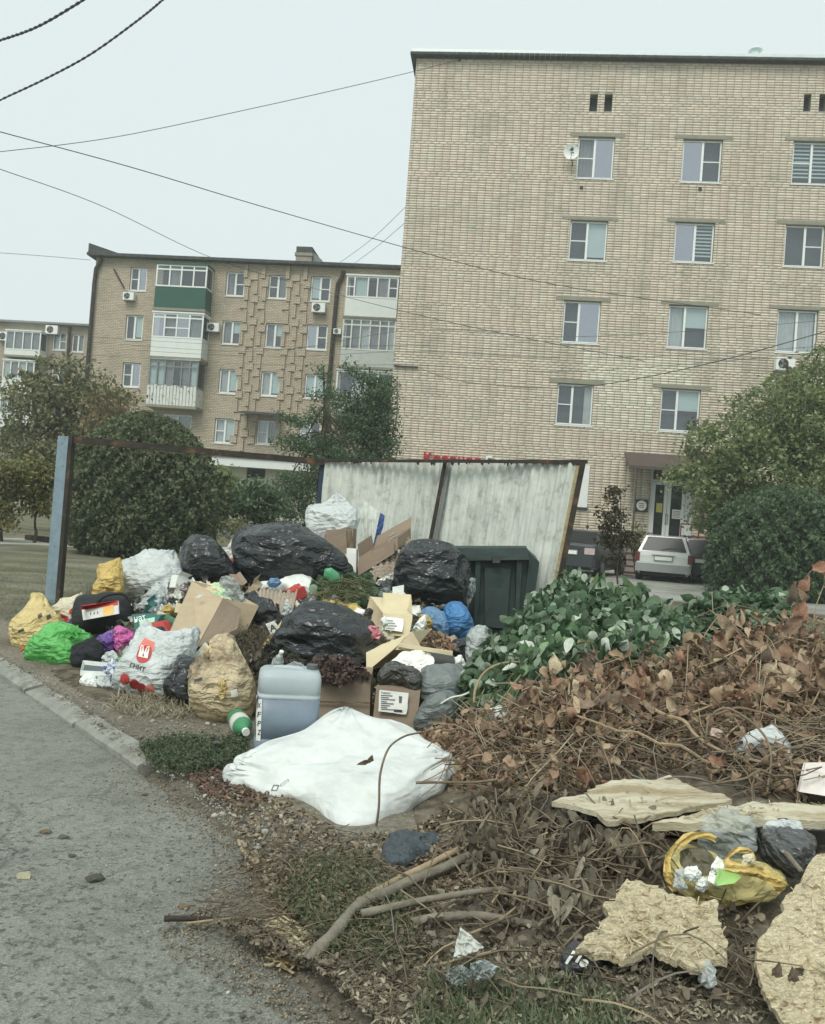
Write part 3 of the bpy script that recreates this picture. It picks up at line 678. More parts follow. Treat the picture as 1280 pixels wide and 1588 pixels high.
def leafdoor(a, b, mat, gx):
    m_ = MB(); m_.box(a, y + .01, h0, a + .12, y + .07, h1 - .56); m_.box(b - .12, y + .01, h0, b, y + .07, h1 - .56); m_.box(a + .12, y + .01, h0, b - .12, y + .07, h0 + .3); m_.box(a + .12, y + .01, h1 - .66, b - .12, y + .07, h1 - .56)
    d = m_.build('door', mat, B, local=True)
    mk('pane', [(a + .12, y + .05, h0 + .3), (b - .12, y + .05, h0 + .3), (b - .12, y + .05, h1 - .66), (a + .12, y + .05, h1 - .66)], [(0, 1, 2, 3)], GLD, d, local=True)
    MB().tube([(gx, y, h0 + .9), (gx, y - .06, h0 + .95), (gx, y - .06, h0 + 1.25), (gx, y, h0 + 1.3)], .015, 6).build('handle', GREYM, d, local=True); return d
ld = leafdoor(x0, x0 + w * .40, WHITE, x0 + w * .38); rd = leafdoor(x0 + w * .41, x0 + w * .86, WHITE, x0 + w * .43)
MB().box(x0 + w * .87, y + .01, h0, s1 - fw - .004, y + .07, h1 - .56).build('side_panel', WHITE, B, local=True)
YN = M('yellow_notice', s2l((214, 204, 90)), .7, .05)
MB().box(x0 + .2, y + .03, h0 + 1.35, x0 + .42, y + .045, h0 + 1.7).build('notice', YN, ld, local=True)
MB().box(x0 + w * .55, y + .02, h0 + 1.15, x0 + w * .78, y + .035, h0 + 1.5).build('notice', PAPER, rd, local=True)
nb_ = MB()
for k in range(4):
    for j in range(3):
        if (k * 3 + j * 5) % 4 != 1: nb_.box(x0 + .21 + j * .07, y + .03, h0 + .98 + k * .08, x0 + .26 + j * .07, y + .04, h0 + 1.04 + k * .08)
nb_.build('sticker', DARKP, ld, local=True)
nl = MB()
for k in range(5): nl.box(x0 + w * .57, y + .012, h0 + 1.2 + k * .055, x0 + w * .76, y + .0195, h0 + 1.22 + k * .055)
nl.build('notice_lines', GREYM, rd, local=True)
MB().box(s0 - .9, -1.1, -.1, s1 + 1.6, -.02, h0 - .01).build('porch', CONC, B, local=True)
s_, h_ = FB.q(995, 784, .03); sg = MB(); sg.box(s_ - .24, -.07, h_ - .24, s_ + .24, -.02, h_ + .24); rs = sg.build('round_sign', DARKM, B, local=True)
n = 24; V = [(s_ + .19 * math.cos(2 * math.pi * k / n), -.075, h_ + .19 * math.sin(2 * math.pi * k / n)) for k in range(n)]
mk('sign_disc', V, [tuple(range(n))], PAPER, rs, local=True)
mm = MB()
for k in range(3): mm.box(s_ - .1 + .02 * (k % 2), -.08, h_ + .06 - k * .07, s_ + .1, -.0765, h_ + .085 - k * .07)
mm.build('sign_lines', REDP, rs, local=True)
bs = FB.r(880, 722, 915, 785); MB().box(bs[0] - .5, -.09, bs[1], bs[2], -.02, bs[3]).build('white_board', WHITE, B, local=True)
MB().box(bs[0] - .53, -.10, bs[1] - .08, bs[2] + .03, -.015, bs[1] - .004).build('board_sill', DARKM, B, local=True)
# porch railing (its own thing) with red and dark bars, and red ramp steps
REDM = M('red_painted_metal', s2l((122, 50, 44)), .6, .15, 4)
pr = empty('porch_railing', FB.A, FB.ang, 'thin dark red metal handrail in front of the entrance door', 'railing')
for z in (h0 + .5, h0 + .95): MB().tube([(s0 + 1.0, -1.08, z), (s1 + 1.9, -1.08, z)], .028, 6).build('rail', REDM, pr, local=True)
for k in range(5):
    xx = s0 + 1.0 + k * (s1 - s0 + .9) / 4; MB().tube([(xx, -1.08, h0 - .03), (xx, -1.08, h0 + .95)], .022, 6).build('upright', REDM, pr, local=True)
a = FB.q(957, 880, 3); b = FB.q(992, 880, 3); rs_ = empty('red_steps', FB.A, FB.ang, 'dark red slatted metal steps between the sapling and the pale estate car', 'steps')
for k in range(5):
    z = .1 + k * .22; MB().box(a[0], -3.0 + k * .17, z, b[0] + .4, -2.8 + k * .17, z + .07).build('step', REDM, rs_, local=True)
for xx in (a[0] - .02, b[0] + .42): MB().hexa([(xx - .03, -3.05, 0), (xx + .03, -3.05, 0), (xx + .03, -3.05, .12), (xx - .03, -3.05, .12)], (0, .9, 1.1)).build('stringer', REDM, rs_, local=True)

# text helper ------------------------------------------------------------
def text_mesh(s, size=1., bold=0.):
    c = bpy.data.curves.new('t', 'FONT'); c.body = s; c.size = size; c.offset = bold; c.resolution_u = 3
    o = bpy.data.objects.new('t', c); COL.objects.link(o); dg = bpy.context.evaluated_depsgraph_get(); dg.update()
    me = bpy.data.meshes.new_from_object(o.evaluated_get(dg)); V = np.array([v.co[:] for v in me.vertices]); Fc = [tuple(p.vertices) for p in me.polygons]
    bpy.data.objects.remove(o); bpy.data.curves.remove(c); bpy.data.meshes.remove(me); return V, Fc
RS = M('red_letter_plastic', s2l((200, 40, 44)), .4, .04)
a = FB.q(655, 722, .15)
sgn = empty('shop_sign', FB.A, FB.ang, 'red and white sign letters on the brick wall just above the corrugated fence', 'sign')
xx = a[0]; zz = a[1] + .16
for ch in 'Красное':
    V, Fc = text_mesh(ch, .52, .012); w = V[:, 0].max()
    m_ = MB()
    V2 = [(xx + v[0], -.16, zz + v[1]) for v in V]; V3 = [(xx + v[0], -.05, zz + v[1]) for v in V]
    m_.add(V2, Fc); m_.add(V3, [f[::-1] for f in Fc])
    ec = {}
    for f in Fc:
        for p, q in zip(f, f[1:] + f[:1]): ec[(p, q)] = ec.get((p, q), 0) + 1
    k = len(V2)
    for (p, q) in ec:
        if (q, p) not in ec: m_.f.append((p, p + k, q + k, q))
    m_.build('letter', RS, sgn, local=True); xx += w + .035
xx += .1
for ch in 'Белое':
    V, Fc = text_mesh(ch, .52, .012); w = V[:, 0].max()
    V2 = [(xx + v[0], -.15, zz + v[1]) for v in V]; m_ = MB(); m_.add(V2, Fc); m_.add([(v[0], -.06, v[2]) for v in V2], [f[::-1] for f in Fc]); m_.build('letter', WHITE, sgn, local=True); xx += w + .035

# ---------------- left block
def brick_tex(name, c1, c2, mo, sc=1.):
    mt, t = nodes(name); L = t.links.new; tc = N(t, 'ShaderNodeTexCoord'); mp = N(t, 'ShaderNodeMapping'); mp.inputs['Rotation'].default_value = (math.pi / 2, 0, 0); L(tc.outputs['Object'], mp.inputs[0])
    b = N(t, 'ShaderNodeTexBrick', i_Scale=1.); b.offset = .5; b.offset_frequency = 2
    b.inputs['Color1'].default_value = (*s2l(c1), 1); b.inputs['Color2'].default_value = (*s2l(c2), 1); b.inputs['Mortar'].default_value = (*s2l(mo), 1)
    b.inputs['Mortar Size'].default_value = .013; b.inputs['Mortar Smooth'].default_value = .3; b.inputs['Brick Width'].default_value = .262 * sc; b.inputs['Row Height'].default_value = .09 * sc; b.inputs['Bias'].default_value = -.1
    L(mp.outputs[0], b.inputs[0])
    n1 = N(t, 'ShaderNodeTexNoise', i_Scale=.5, i_Detail=6.); L(tc.outputs['Object'], n1.inputs[0]); r2 = ramp(t, [(.3, (.8, .78, .74)), (.5, (1, .96, .92)), (.7, (1.0, .92, .84))]); L(n1.outputs[0], r2.inputs[0])
    m1 = N(t, 'ShaderNodeMix', data_type='RGBA', blend_type='MULTIPLY'); m1.inputs[0].default_value = 1; L(b.outputs[0], m1.inputs[6]); L(r2.outputs[0], m1.inputs[7])
    bs = N(t, 'ShaderNodeBsdfPrincipled'); bs.inputs['Roughness'].default_value = .85; bs.inputs['Specular IOR Level'].default_value = .2; L(m1.outputs[2], bs.inputs['Base Color'])
    bp = N(t, 'ShaderNodeBump', i_Strength=.5, i_Distance=.01); bp.invert = True; L(b.outputs['Fac'], bp.inputs['Height']); L(bp.outputs[0], bs.inputs['Normal'])
    o = N(t, 'ShaderNodeOutputMaterial'); L(bs.outputs[0], o.inputs[0]); return mt
BT = brick_tex('weathered_brick', (202, 189, 168), (182, 170, 150), (134, 126, 113))
BT2 = brick_tex('far_brick', (182, 174, 158), (170, 161, 146), (146, 139, 128))
ANG = FB.ang
FL = Fac((-518 / 1300 * 47 - .1, 47.0), ANG)
BLD = empty('balcony_block', FL.A, FL.ang, 'weathered brick block with glazed balconies, green panelled balcony at top, behind the tall one', 'building')
RL = FL.q(150, 399)[1]
WLs = [((200, 415, 229, 450), 'L', 'ds'), ((349, 422, 381, 458), 'R', 'gd'), ((415, 427, 447, 462), 'L', 'dg'), ((480, 429, 514, 466), 'R', 'wd'),
       ((193, 489, 223, 526), None, 'dw'), ((343, 498, 376, 533), None, 'gh'), ((410, 502, 442, 538), None, 'gh'), ((474, 504, 509, 541), 'R', 'sd'),
       ((188, 563, 219, 599), 'L', 'ds'), ((338, 573, 370, 609), None, 'cw'), ((403, 577, 436, 613), None, 'cw'), ((471, 581, 505, 617), None, 'ww'),
       ((250, 644, 298, 672), None, 'cg'), ((331, 650, 365, 686), 'L', 'cw'), ((397, 653, 431, 688), 'L', 'cg'), ((463, 655, 498, 690), 'L', 'cd')]
HL = [FL.r(*w[0]) for w in WLs]
holes_wall(0, 30, -.3, RL, HL, .3).build('wall', BT, BLD, local=True)
bb = MB(); bb.add([(0, 0, -.3), (0, 12, -.3), (0, 12, RL), (0, 0, RL), (30, 0, -.3), (30, 12, -.3), (30, 12, RL), (30, 0, RL)], [(0, 3, 2, 1), (4, 5, 6, 7), (1, 2, 6, 5), (3, 7, 6, 2)]); bb.build('side_wall', BT, BLD, local=True)
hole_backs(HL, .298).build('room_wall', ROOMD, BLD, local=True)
for (w_, tr_, fl_), rc in zip(WLs, HL):
    window(BLD, rc, (.5,) if len(w_) and w_[0] != 250 else (.5,), tr_, tuple(fl_), fw=.07)
MB().box(-.35, -.45, RL, 30.3, 12.3, RL + .16).build('roof_edge', RF, BLD, local=True)
# gable upstand at the left and chimney
q0 = FL.q(142, 380); q1 = FL.q(182, 399); g_ = MB(); g_.add([(-.3, -.4, RL + .165), (1.5, -.4, RL + .165), (-.3, -.4, q0[1]), (-.3, 8, RL + .165), (1.5, 8, RL + .165), (-.3, 8, q0[1])], [(0, 1, 2), (3, 5, 4), (1, 4, 5, 2), (0, 2, 5, 3)]); g_.build('gable_upstand', RF, BLD, local=True)
q0 = FL.q(460, 383, -3); q1 = FL.q(503, 408, -3)
ch = MB(); ch.box(q0[0], 3, RL + .163, q0[0] + .95, 7, q0[1] - .5); cho = ch.build('chimney', BT2, BLD, local=True)
MB().box(q0[0] - .06, 2.94, q0[1] - .497, q0[0] + 1.0, 7.1, q0[1] - .32).build('chimney_band', LINT, cho, local=True)
MB().box(q0[0], 3, q0[1] - .317, q0[0] + .95, 7, q0[1] + .05).build('chimney_cap', RF, cho, local=True)
MB().hexa([(q0[0] + .96, 3.2, RL + .165), (q0[0] + 1.6, 3.2, RL + .165), (q0[0] + 1.5, 3.2, q0[1] - .6), (q0[0] + .96, 3.2, q0[1] - .2)], (0, 3, 0)).build('chimney_side', GREYM, cho, local=True)
# drainpipes
for pts in ([(158, 400), (155, 408), (149, 416), (146, 440), (133, 600), (128, 700)], [(533, 420), (530, 430), (524, 440), (521, 470), (508, 620), (504, 700)]):
    qs = [FL.q(*p, .15) for p in pts]; MB().tube([(a, -.15, b) for a, b in qs], .11, 8).build('drainpipe', RUST, BLD, local=True)
# relief bricks: projecting blocks in two chequered strips
RB = [mesh(*(lambda b: (b.v, b.f))(MB().box(-.19, -.09, -.20, .19, 0, .20)), BT, name='relief_block'), mesh(*(lambda b: (b.v, b.f))(MB().box(-.10, -.11, -.36, .10, 0, .36)), BT, name='relief_block')]
for pt, pb in (((398, 418), (380, 700)), ((463, 420), (446, 700))):
    a = FL.q(*pt); b = FL.q(*pb); z = a[1] - .25; r_ = 0
    while z > b[1]:
        t_ = (a[1] - z) / (a[1] - b[1]); x = a[0] + (b[0] - a[0]) * t_ * 0
        for c_ in (-1, 0, 1):
            kk = (r_ + c_) % 2
            link('relief_block', RB[kk], BLD, (x + c_ * .5 + (.06 if r_ % 3 else -.06), 0, z + (.12 if c_ else -.14)))
        z -= .62; r_ += 1
# balconies
GREENP = M('green_panel', s2l((34, 88, 72)), .5, .06, 2); LGP = M('pale_panel', s2l((222, 226, 220)), .55, .03, 3); GRYP = M('grey_panel', s2l((186, 190, 184)), .6, .08, 4)
def balcony(fac, root, top, split, bot, panel, cuts, fills, upper=.0, side=None, frame=None, out=1.0, transom=None, ragged=False):
    """top/split/bot: (pxL,pyL,pxR) of the glazing top, the sill line and the bottom"""
    s0 = fac.q(split[0], split[1], out)[0]; s1 = fac.q(split[2], split[1], out)[0]; z2 = fac.q(top[0], top[1], out)[1]; z1 = fac.q(split[0], split[1], out)[1]; z0 = fac.q(bot[0], bot[1], out)[1]
    m_ = MB(); m_.box(s0, -out, z0, s1, -out + .06, z1 - .02); m_.box(s0, -out + .061, z0, s0 + .06, -.02, z1 - .02); m_.box(s1 - .06, -out + .061, z0, s1, -.02, z1 - .02)
    bal = m_.build('balcony', panel, root, local=True)
    MB().box(s0 - .05, -out - .05, z0 - .14, s1 + .05, -.015, z0 - .003).build('floor_slab', LINT, bal, local=True)
    MB().box(s0 - .05, -out - .05, z2 + .003, s1 + .05, -.015, z2 + .09).build('balcony_roof', panel if side is None else side, bal, local=True)
    fr = frame or WHITE; f = MB(); fw = .075; y = -out + .0
    zt = z2 - (z2 - z1) * upper
    f.box(s0, y, z1, s1, y + .06, z1 + fw); f.box(s0, y, z2 - fw, s1, y + .06, z2)
    xs = [s0] + [s0 + (s1 - s0) * c for c in cuts] + [s1]
    for k, x in enumerate(xs):
        a = x if k == 0 else (x - fw if k == len(xs) - 1 else x - fw / 2); f.box(a, y - .005, z1 + fw, a + fw, y + .055, z2 - fw)
    if upper: f.box(s0 + fw, y - .008, zt - fw / 2, s1 - fw, y + .05, zt + fw / 2)
    for yy in (0,):
        for xs_ in (s0, s1 - .05):
            f.box(xs_, y + .07, z2 - fw, xs_ + .05, -.02, z2); f.box(xs_, y + .07, z1, xs_ + .05, -.02, z1 + fw); f.box(xs_, -.08, z1 + fw, xs_ + .05, -.02, z2 - fw)
    fo = f.build('window', fr, root, local=True)
    for k in range(len(xs) - 1):
        fl = fills[k % len(fills)]
        mk('pane', [(xs[k] + .03, y + .03, z1 + fw), (xs[k + 1] - .03, y + .03, z1 + fw), (xs[k + 1] - .03, y + .03, z2 - fw), (xs[k] + .03, y + .03, z2 - fw)], [(0, 1, 2, 3)], GLS if fl == 's' else GLD, fo, local=True)
        if fl in 'cgw': curtain(xs[k] + .05, z1 + fw, xs[k + 1] - .05, z2 - fw, y + .12, {'c': CURT, 'g': CURTG, 'w': CURTB}[fl], fo)
        if transom and transom[k] == '1': MB().box(xs[k] + fw / 2, y + .004, (z1 + zt) / 2 - .03, xs[k + 1] - fw / 2, y + .045, (z1 + zt) / 2 + .03).build('glazing_bar', fr, fo, local=True)
    mk('room_wall', [(s0 + .07, -.25, z1), (s1 - .07, -.25, z1), (s1 - .07, -.25, z2), (s0 + .07, -.25, z2)], [(0, 1, 2, 3)], ROOMD, bal, local=True)
    for xs_ in (s0 + .02, s1 - .02): mk('side_pane', [(xs_, y + .07, z1 + fw), (xs_, -.09, z1 + fw), (xs_, -.09, z2 - fw), (xs_, y + .07, z2 - fw)], [(0, 1, 2, 3)], GLD, fo, local=True)
    return bal, (s0, s1, z0, z1, z2)
balcony(FL, BLD, (243, 409, 321), (241, 443, 320), (237, 476, 316), GREENP, (.27, .5, .74), 'dgdd', .22, GREENP)
# green side cheek right of the window
balcony(FL, BLD, (237, 484, 312), (235, 522, 314), (231, 551, 310), LGP, (.24, .48, .73), 'sgsg', .18, None, transom='0110')
b3, e3 = balcony(FL, BLD, (232, 556, 308), (229, 597, 306), (226, 626, 306), WHITED, (.17, .33, .5, .66, .83), 'wwgdgw', .25, GRYP, frame=GREYM)
for k in range(15):
    x = e3[0] + (e3[1] - e3[0]) * (k + .5) / 15; w = (e3[1] - e3[0]) / 15 * .42
    MB().hexa([(x - w, -1.05, e3[2] + .0), (x + w, -1.05, e3[2]), (x + w * .9, -1.07, e3[3] + .03 * (k % 3)), (x - w * .9, -1.07, e3[3] + .03 * (k % 3))], (0, .03, 0)).build('slat', WHITED, b3, local=True)
balcony(FL, BLD, (539, 427, 617), (536, 460, 617), (532, 489, 614), LGP, (.16, .42, .60, .82), 'dwdgd', 0, None, transom='10001')
balcony(FL, BLD, (532, 493, 612), (529, 541, 612), (525, 566, 612), GRYP, (.17, .34, .52, .7, .86), 'dgcggc', .2, GRYP, frame=WHITED, transom='100000')
balcony(FL, BLD, (524, 574, 610), (520, 612, 610), (515, 640, 608), GRYP, (.3, .5, .72), 'dcgd', 0, GRYP)
for p in ((190, 448, 208), (483, 467, 505), (320, 497, 340), (517, 501, 530)):
    s_, h_ = FL.q(p[0], p[1] + 16, .36); s2 = FL.q(p[2], p[1], .36)[0]; aircon(BLD, s_, h_, s2 - s_)
a = FL.q(176, 417, .1); b = FL.q(193, 447, .3); MB().tube([(a[0], -.03, a[1]), (b[0], -.3, b[1])], .045, 5).build('stay_bar', RUST, BLD, local=True)
a = FL.q(375, 643, .5); b = FL.q(436, 652, .5); MB().hexa([(a[0], -1.2, a[1]), (b[0], -1.2, a[1]), (b[0], -1.2, a[1] + .08), (a[0], -1.2, a[1] + .08)], (0, 1.18, .2)).build('door_canopy', RF, BLD, local=True)

# ---------------- farthest block
FF = Fac((-32.5, 60.5), ANG)
BF = empty('far_apartment_block', FF.A, FF.ang, 'farthest low grey-brick block with white balcony windows, at the left edge of the photo', 'building')
RFh = FF.q(60, 503)[1]
WF_ = [((-40, 512, -12, 545), 'L', 'dd'), ((80, 516, 104, 542), 'R', 'cg'), ((78, 566, 102, 596), 'L', 'dd'), ((110, 519, 131, 545), None, 'dg'), ((76, 618, 100, 646), None, 'dg')]
HF = [FF.r(*w[0]) for w in WF_]
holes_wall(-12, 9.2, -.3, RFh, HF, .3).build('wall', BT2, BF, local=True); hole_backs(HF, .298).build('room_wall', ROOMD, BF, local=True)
bb = MB(); bb.add([(-12, 0, -.3), (-12, 12, -.3), (-12, 12, RFh), (-12, 0, RFh), (9.2, 0, -.3), (9.2, 12, -.3), (9.2, 12, RFh), (9.2, 0, RFh)], [(0, 3, 2, 1), (4, 5, 6, 7), (1, 2, 6, 5), (3, 7, 6, 2)]); bb.build('side_wall', BT2, BF, local=True)
for w_, rc in zip(WF_, HF): window(BF, rc, (.5,), w_[1], tuple(w_[2]), fw=.07)
MB().box(-12.3, -.4, RFh, 9.5, 12.3, RFh + .14).build('roof_edge', GREYM, BF, local=True)
for j, (t_, s_, b_) in enumerate((((9, 512, 62), (7, 541, 62), (6, 549, 60)), ((5, 558, 56), (3, 586, 52), (0, 608, 50)), ((1, 613, 50), (-2, 641, 48), (-4, 661, 46)))):
    balcony(FF, BF, t_, s_, b_, LGP, (.25, .5, .75), 'gggg' if j == 0 else 'cgcg', .0, None, out=.9)
    if j == 0:
        pass
s_, h_ = FF.q(70, 517, .36); aircon(BF, s_, h_, .9); s_, h_ = FF.q(-4, 527, .36); aircon(BF, s_, h_, .9)
q_ = [FF.q(*p, .15) for p in ((108, 507), (100, 640))]; MB().tube([(a, -.15, b) for a, b in q_], .1, 8).build('drainpipe', RUST, BF, local=True)

# ---------------- pale one-storey annexe between the trees
FA = Fac((-14.0, 41.0), ANG)
AN = empty('shop_annexe', FA.A, FA.ang, 'low pale rendered shop annexe with a white fascia between the small trees', 'building')
PALE = M('pale_render', s2l((196, 190, 174)), .85, .08, 2, .1, 20)
z1 = FA.q(330, 722)[1]; hw = FA.r(382, 726, 412, 741); s1 = FA.q(560, 730)[0]; s0 = FA.q(255, 720)[0]
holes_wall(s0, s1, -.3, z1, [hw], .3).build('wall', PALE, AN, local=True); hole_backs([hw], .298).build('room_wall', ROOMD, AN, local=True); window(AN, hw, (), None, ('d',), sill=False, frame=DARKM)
bb = MB(); bb.add([(s0, 0, -.3), (s0, 5, -.3), (s0, 5, z1), (s0, 0, z1), (s1, 0, -.3), (s1, 5, -.3), (s1, 5, z1), (s1, 0, z1)], [(0, 3, 2, 1), (4, 5, 6, 7), (3, 7, 6, 2)]); bb.build('side_wall', PALE, AN, local=True)
MB().box(s0 - .3, -.7, z1 + .003, s1 + .3, 5.2, z1 + .42).build('fascia', WHITE, AN, local=True)
MB().box(s0 - .35, -.78, z1 + .423, s1 + .35, 5.3, z1 + .5).build('roof_edge', GREYM, AN, local=True)
MB().box(s0, -.12, -.1, s1, -.003, .9).build('plinth', GREYM, AN, local=True)
# ================================================================== TREES
LM_DK = leafmat('dark_foliage', [(76, 102, 72), (94, 120, 84), (114, 138, 94), (84, 108, 80)], .3)
LM_MID = leafmat('green_foliage', [(108, 128, 82), (130, 148, 90), (156, 166, 106), (114, 134, 90), (182, 186, 134), (138, 152, 98)], .35)
LM_YEL = leafmat('yellow_green_foliage', [(108, 118, 60), (136, 140, 72), (162, 154, 86), (98, 110, 62), (168, 138, 90)], .25)
LM_AUT = leafmat('autumn_foliage', [(112, 122, 82), (134, 138, 88), (162, 148, 104), (120, 126, 84), (96, 112, 80)], .25)
LM_BR = leafmat('bronze_foliage', [(62, 62, 46), (82, 74, 52), (96, 80, 56), (58, 70, 48)], .2)
LM_TOP = leafmat('clipped_foliage', [(90, 108, 78), (106, 124, 86), (122, 136, 94), (140, 142, 102), (80, 96, 74), (148, 140, 106)], .3)
def cloud(ells, nclump, per, spread, lsz, rng, shell=.55, flat=.35, droop=0.):
    C_ = []
    vol = np.array([e[1][0] * e[1][1] * e[1][2] for e in ells]); vol = vol / vol.sum()
    for (c, r), v in zip(ells, vol):
        k = max(4, int(nclump * v)); d = rng.normal(size=(k, 3)); d /= np.linalg.norm(d, axis=1)[:, None]
        rad = shell + (1 - shell) * rng.random(k) ** .6; rad *= 1 + .18 * np.sin(d[:, 0] * 5 + c[0]) * np.sin(d[:, 2] * 6 + c[1])
        C_.append(np.array(c) + d * rad[:, None] * np.array(r))
    C_ = np.vstack(C_); n = len(C_) * per
    off = rng.normal(0, 1, (n, 3)) * spread; off[:, 2] *= .6
    pts = np.repeat(C_, per, 0) + off
    rots = rotm(rng, n, flat if flat else .6); sc = np.repeat(rng.uniform(.8, 1.2, len(C_)), per) * rng.uniform(.7, 1.3, n) * lsz
    return pts, rots, sc, C_
def tree(name, label, cat, base, ells, nclump, per, spread, lsz, mat, rng, trunk_r=.1, fork=.45, group=None, shell=.5, flat=.8, limbs=6, tmat=None):
    base = Vector(base); t = empty(name, base, 0, label, cat, group)
    pts, rots, sc, C_ = cloud(ells, nclump, per, spread, lsz, rng, shell, flat)
    ok = pts[:, 2] > .05; V, Fc = repl(DIAMOND, pts[ok], rots[ok], sc[ok], rng)
    mk('crown', V, Fc, mat, t)
    top = max(e[0][2] + e[1][2] * .5 for e in ells); cx = np.mean([e[0][0] for e in ells]); cy = np.mean([e[0][1] for e in ells])
    fk = base + Vector(((cx - base.x) * .4, (cy - base.y) * .4, (top - base.z) * fork)); m_ = MB()
    m_.tube(smoothpts([base - Vector((0, 0, .1)), base.lerp(fk, .5) + Vector((rng.normal() * .05, rng.normal() * .05, 0)), fk, Vector((cx, cy, top))], 4), trunk_r, 8, trunk_r * .25)
    for i_ in range(limbs * 3):
        c = C_[rng.integers(0, len(C_))]; a = fk + Vector((0, 0, (top - fk.z) * rng.uniform(0, .6))); a.x = fk.x + (cx - fk.x) * (a.z - fk.z) / max(.1, top - fk.z); b = Vector(c); mid = a.lerp(b, .5) + Vector((0, 0, .12 * (b - a).length))
        m_.tube(smoothpts([a, mid, b], 4), trunk_r * .38, 5, trunk_r * .08)
    m_.build('trunk', tmat or TRUNK, t); return t
def E(px, py, rx, ry, D, ry_d=None):
    c = P(px, py, D); k = D / FO
    return ((c.x, c.y, c.z), (rx * k, (ry_d or rx) * k, ry * k))
def clipped(name, label, px0, px1, pytop, pybase, D, prof, rng, nleaf, lsz, mat):
    """clipped bush: leaves over a lathe profile, uneven"""
    c = G((px0 + px1) / 2, HY((px0 + px1) / 2) + CH * FO / D); rad = (px1 - px0) / 2 / FO * D; top = P((px0 + px1) / 2, pytop, D).z
    t = empty(name, (c.x, c.y, 0), 0, label, 'bush')
    a = rng.uniform(0, 2 * np.pi, nleaf); h = rng.random(nleaf) ** .8; R_ = np.interp(h, *prof) * rad
    # caps: more leaves near the top
    bump = 1 + .05 * np.sin(a * 3 + h * 7) + .05 * np.sin(a * 9 - h * 19) + .045 * np.sin(a * 21 + h * 29) + .04 * np.sin(a * 37 - h * 61)
    depth = rng.exponential(.05, nleaf) - .04 * (rng.random(nleaf) < .06); R2 = np.maximum(0, R_ * bump - depth * rad * 1.2)
    z = h * top * (1 + .02 * np.sin(a * 7)) - depth * .3 * (h > .8); pts = np.stack([c.x + R2 * np.cos(a), c.y + R2 * np.sin(a), z], 1)
    V, Fc = repl(DIAMOND, pts, rotm(rng, nleaf, .9), rng.uniform(.6, 1.4, nleaf) * lsz, rng)
    mk('crown', V, Fc, mat, t)
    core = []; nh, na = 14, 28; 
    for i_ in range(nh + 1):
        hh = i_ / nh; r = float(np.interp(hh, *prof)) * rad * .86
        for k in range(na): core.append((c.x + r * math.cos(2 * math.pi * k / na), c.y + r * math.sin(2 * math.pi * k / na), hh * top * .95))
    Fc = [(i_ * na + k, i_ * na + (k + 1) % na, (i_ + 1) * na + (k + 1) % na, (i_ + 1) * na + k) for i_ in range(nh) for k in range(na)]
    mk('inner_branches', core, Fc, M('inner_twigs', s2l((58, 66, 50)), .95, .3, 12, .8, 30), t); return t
rng = np.random.default_rng(11)
clipped('clipped_bush', 'large egg-shaped clipped evergreen bush behind the rusty top rail, left', 98, 326, 640, 868, 20.0, ([0, .08, .25, .5, .7, .85, .95, 1], [.72, .88, 1, .98, .87, .66, .38, .02]), rng, 42000, .10, LM_TOP)
clipped('clipped_bush', 'round-topped dark clipped bush in front of the leafy tree beside the parked cars', 1100, 1316, 755, 925, 22.5, ([0, .08, .3, .55, .75, .9, .97, 1], [.86, .95, 1, .97, .84, .55, .28, .02]), rng, 36000, .12, LM_DK)
# right tree in front of the tall block
tree('leafy_tree', 'spreading yellow-green tree hiding the right part of the tall block behind the round bush', 'tree', G(1225, HY(1225) + CH * FO / 25), [E(1215, 640, 75, 60, 25), E(1290, 600, 70, 60, 25.5), E(1130, 690, 70, 48, 24.5), E(1085, 745, 48, 42, 24.5), E(1190, 745, 100, 75, 25), E(1290, 720, 80, 90, 26), E(1340, 660, 80, 90, 26), E(1140, 800, 70, 35, 25)],
     1250, 34, .19, .145, LM_MID, rng, .17, .35, shell=.35, flat=.7, limbs=9)
# left group
tree('tall_tree', 'loose olive-brown tree in front of the farthest block, above the clipped bush', 'tree', G(110, HY(110) + CH * FO / 30), [E(75, 640, 70, 60, 30), E(140, 610, 50, 50, 30), E(60, 590, 30, 40, 30), E(95, 575, 38, 28, 30), E(180, 660, 60, 50, 29), E(40, 700, 50, 60, 30), E(120, 710, 80, 60, 30)], 420, 28, .24, .17, LM_AUT, rng, .16, .4, shell=.3, limbs=8)
tree('autumn_tree', 'small tree with coppery top leaves left of the block corner', 'tree', G(165, HY(165) + CH * FO / 27), [E(168, 640, 32, 50, 27), E(200, 690, 50, 45, 27)], 90, 24, .2, .15, leafmat('copper_foliage', [(150, 124, 90), (128, 112, 78), (110, 108, 70), (166, 136, 100)]), rng, .1, .45)
tree('young_tree', 'bushy yellowing young tree cut by the left edge of the photo', 'tree', G(2, HY(2) + CH * FO / 21.5), [E(5, 745, 32, 42, 21.5), E(-20, 770, 40, 50, 21.5), E(8, 795, 24, 25, 21.5)], 110, 40, .15, .11, LM_YEL, rng, .07)
tree('young_tree', 'young round-crowned tree on a thin stem left of the blue post', 'tree', G(52, HY(52) + CH * FO / 22), [E(58, 745, 32, 36, 22), E(56, 780, 22, 18, 22)], 90, 44, .13, .11, LM_YEL, rng, .055, .3)
tree('small_tree', 'dense dark small tree right behind the clipped bush', 'tree', G(334, HY(334) + CH * FO / 23), [E(336, 760, 34, 38, 23), E(330, 790, 24, 24, 23)], 110, 44, .14, .12, LM_MID, rng, .06, .3)
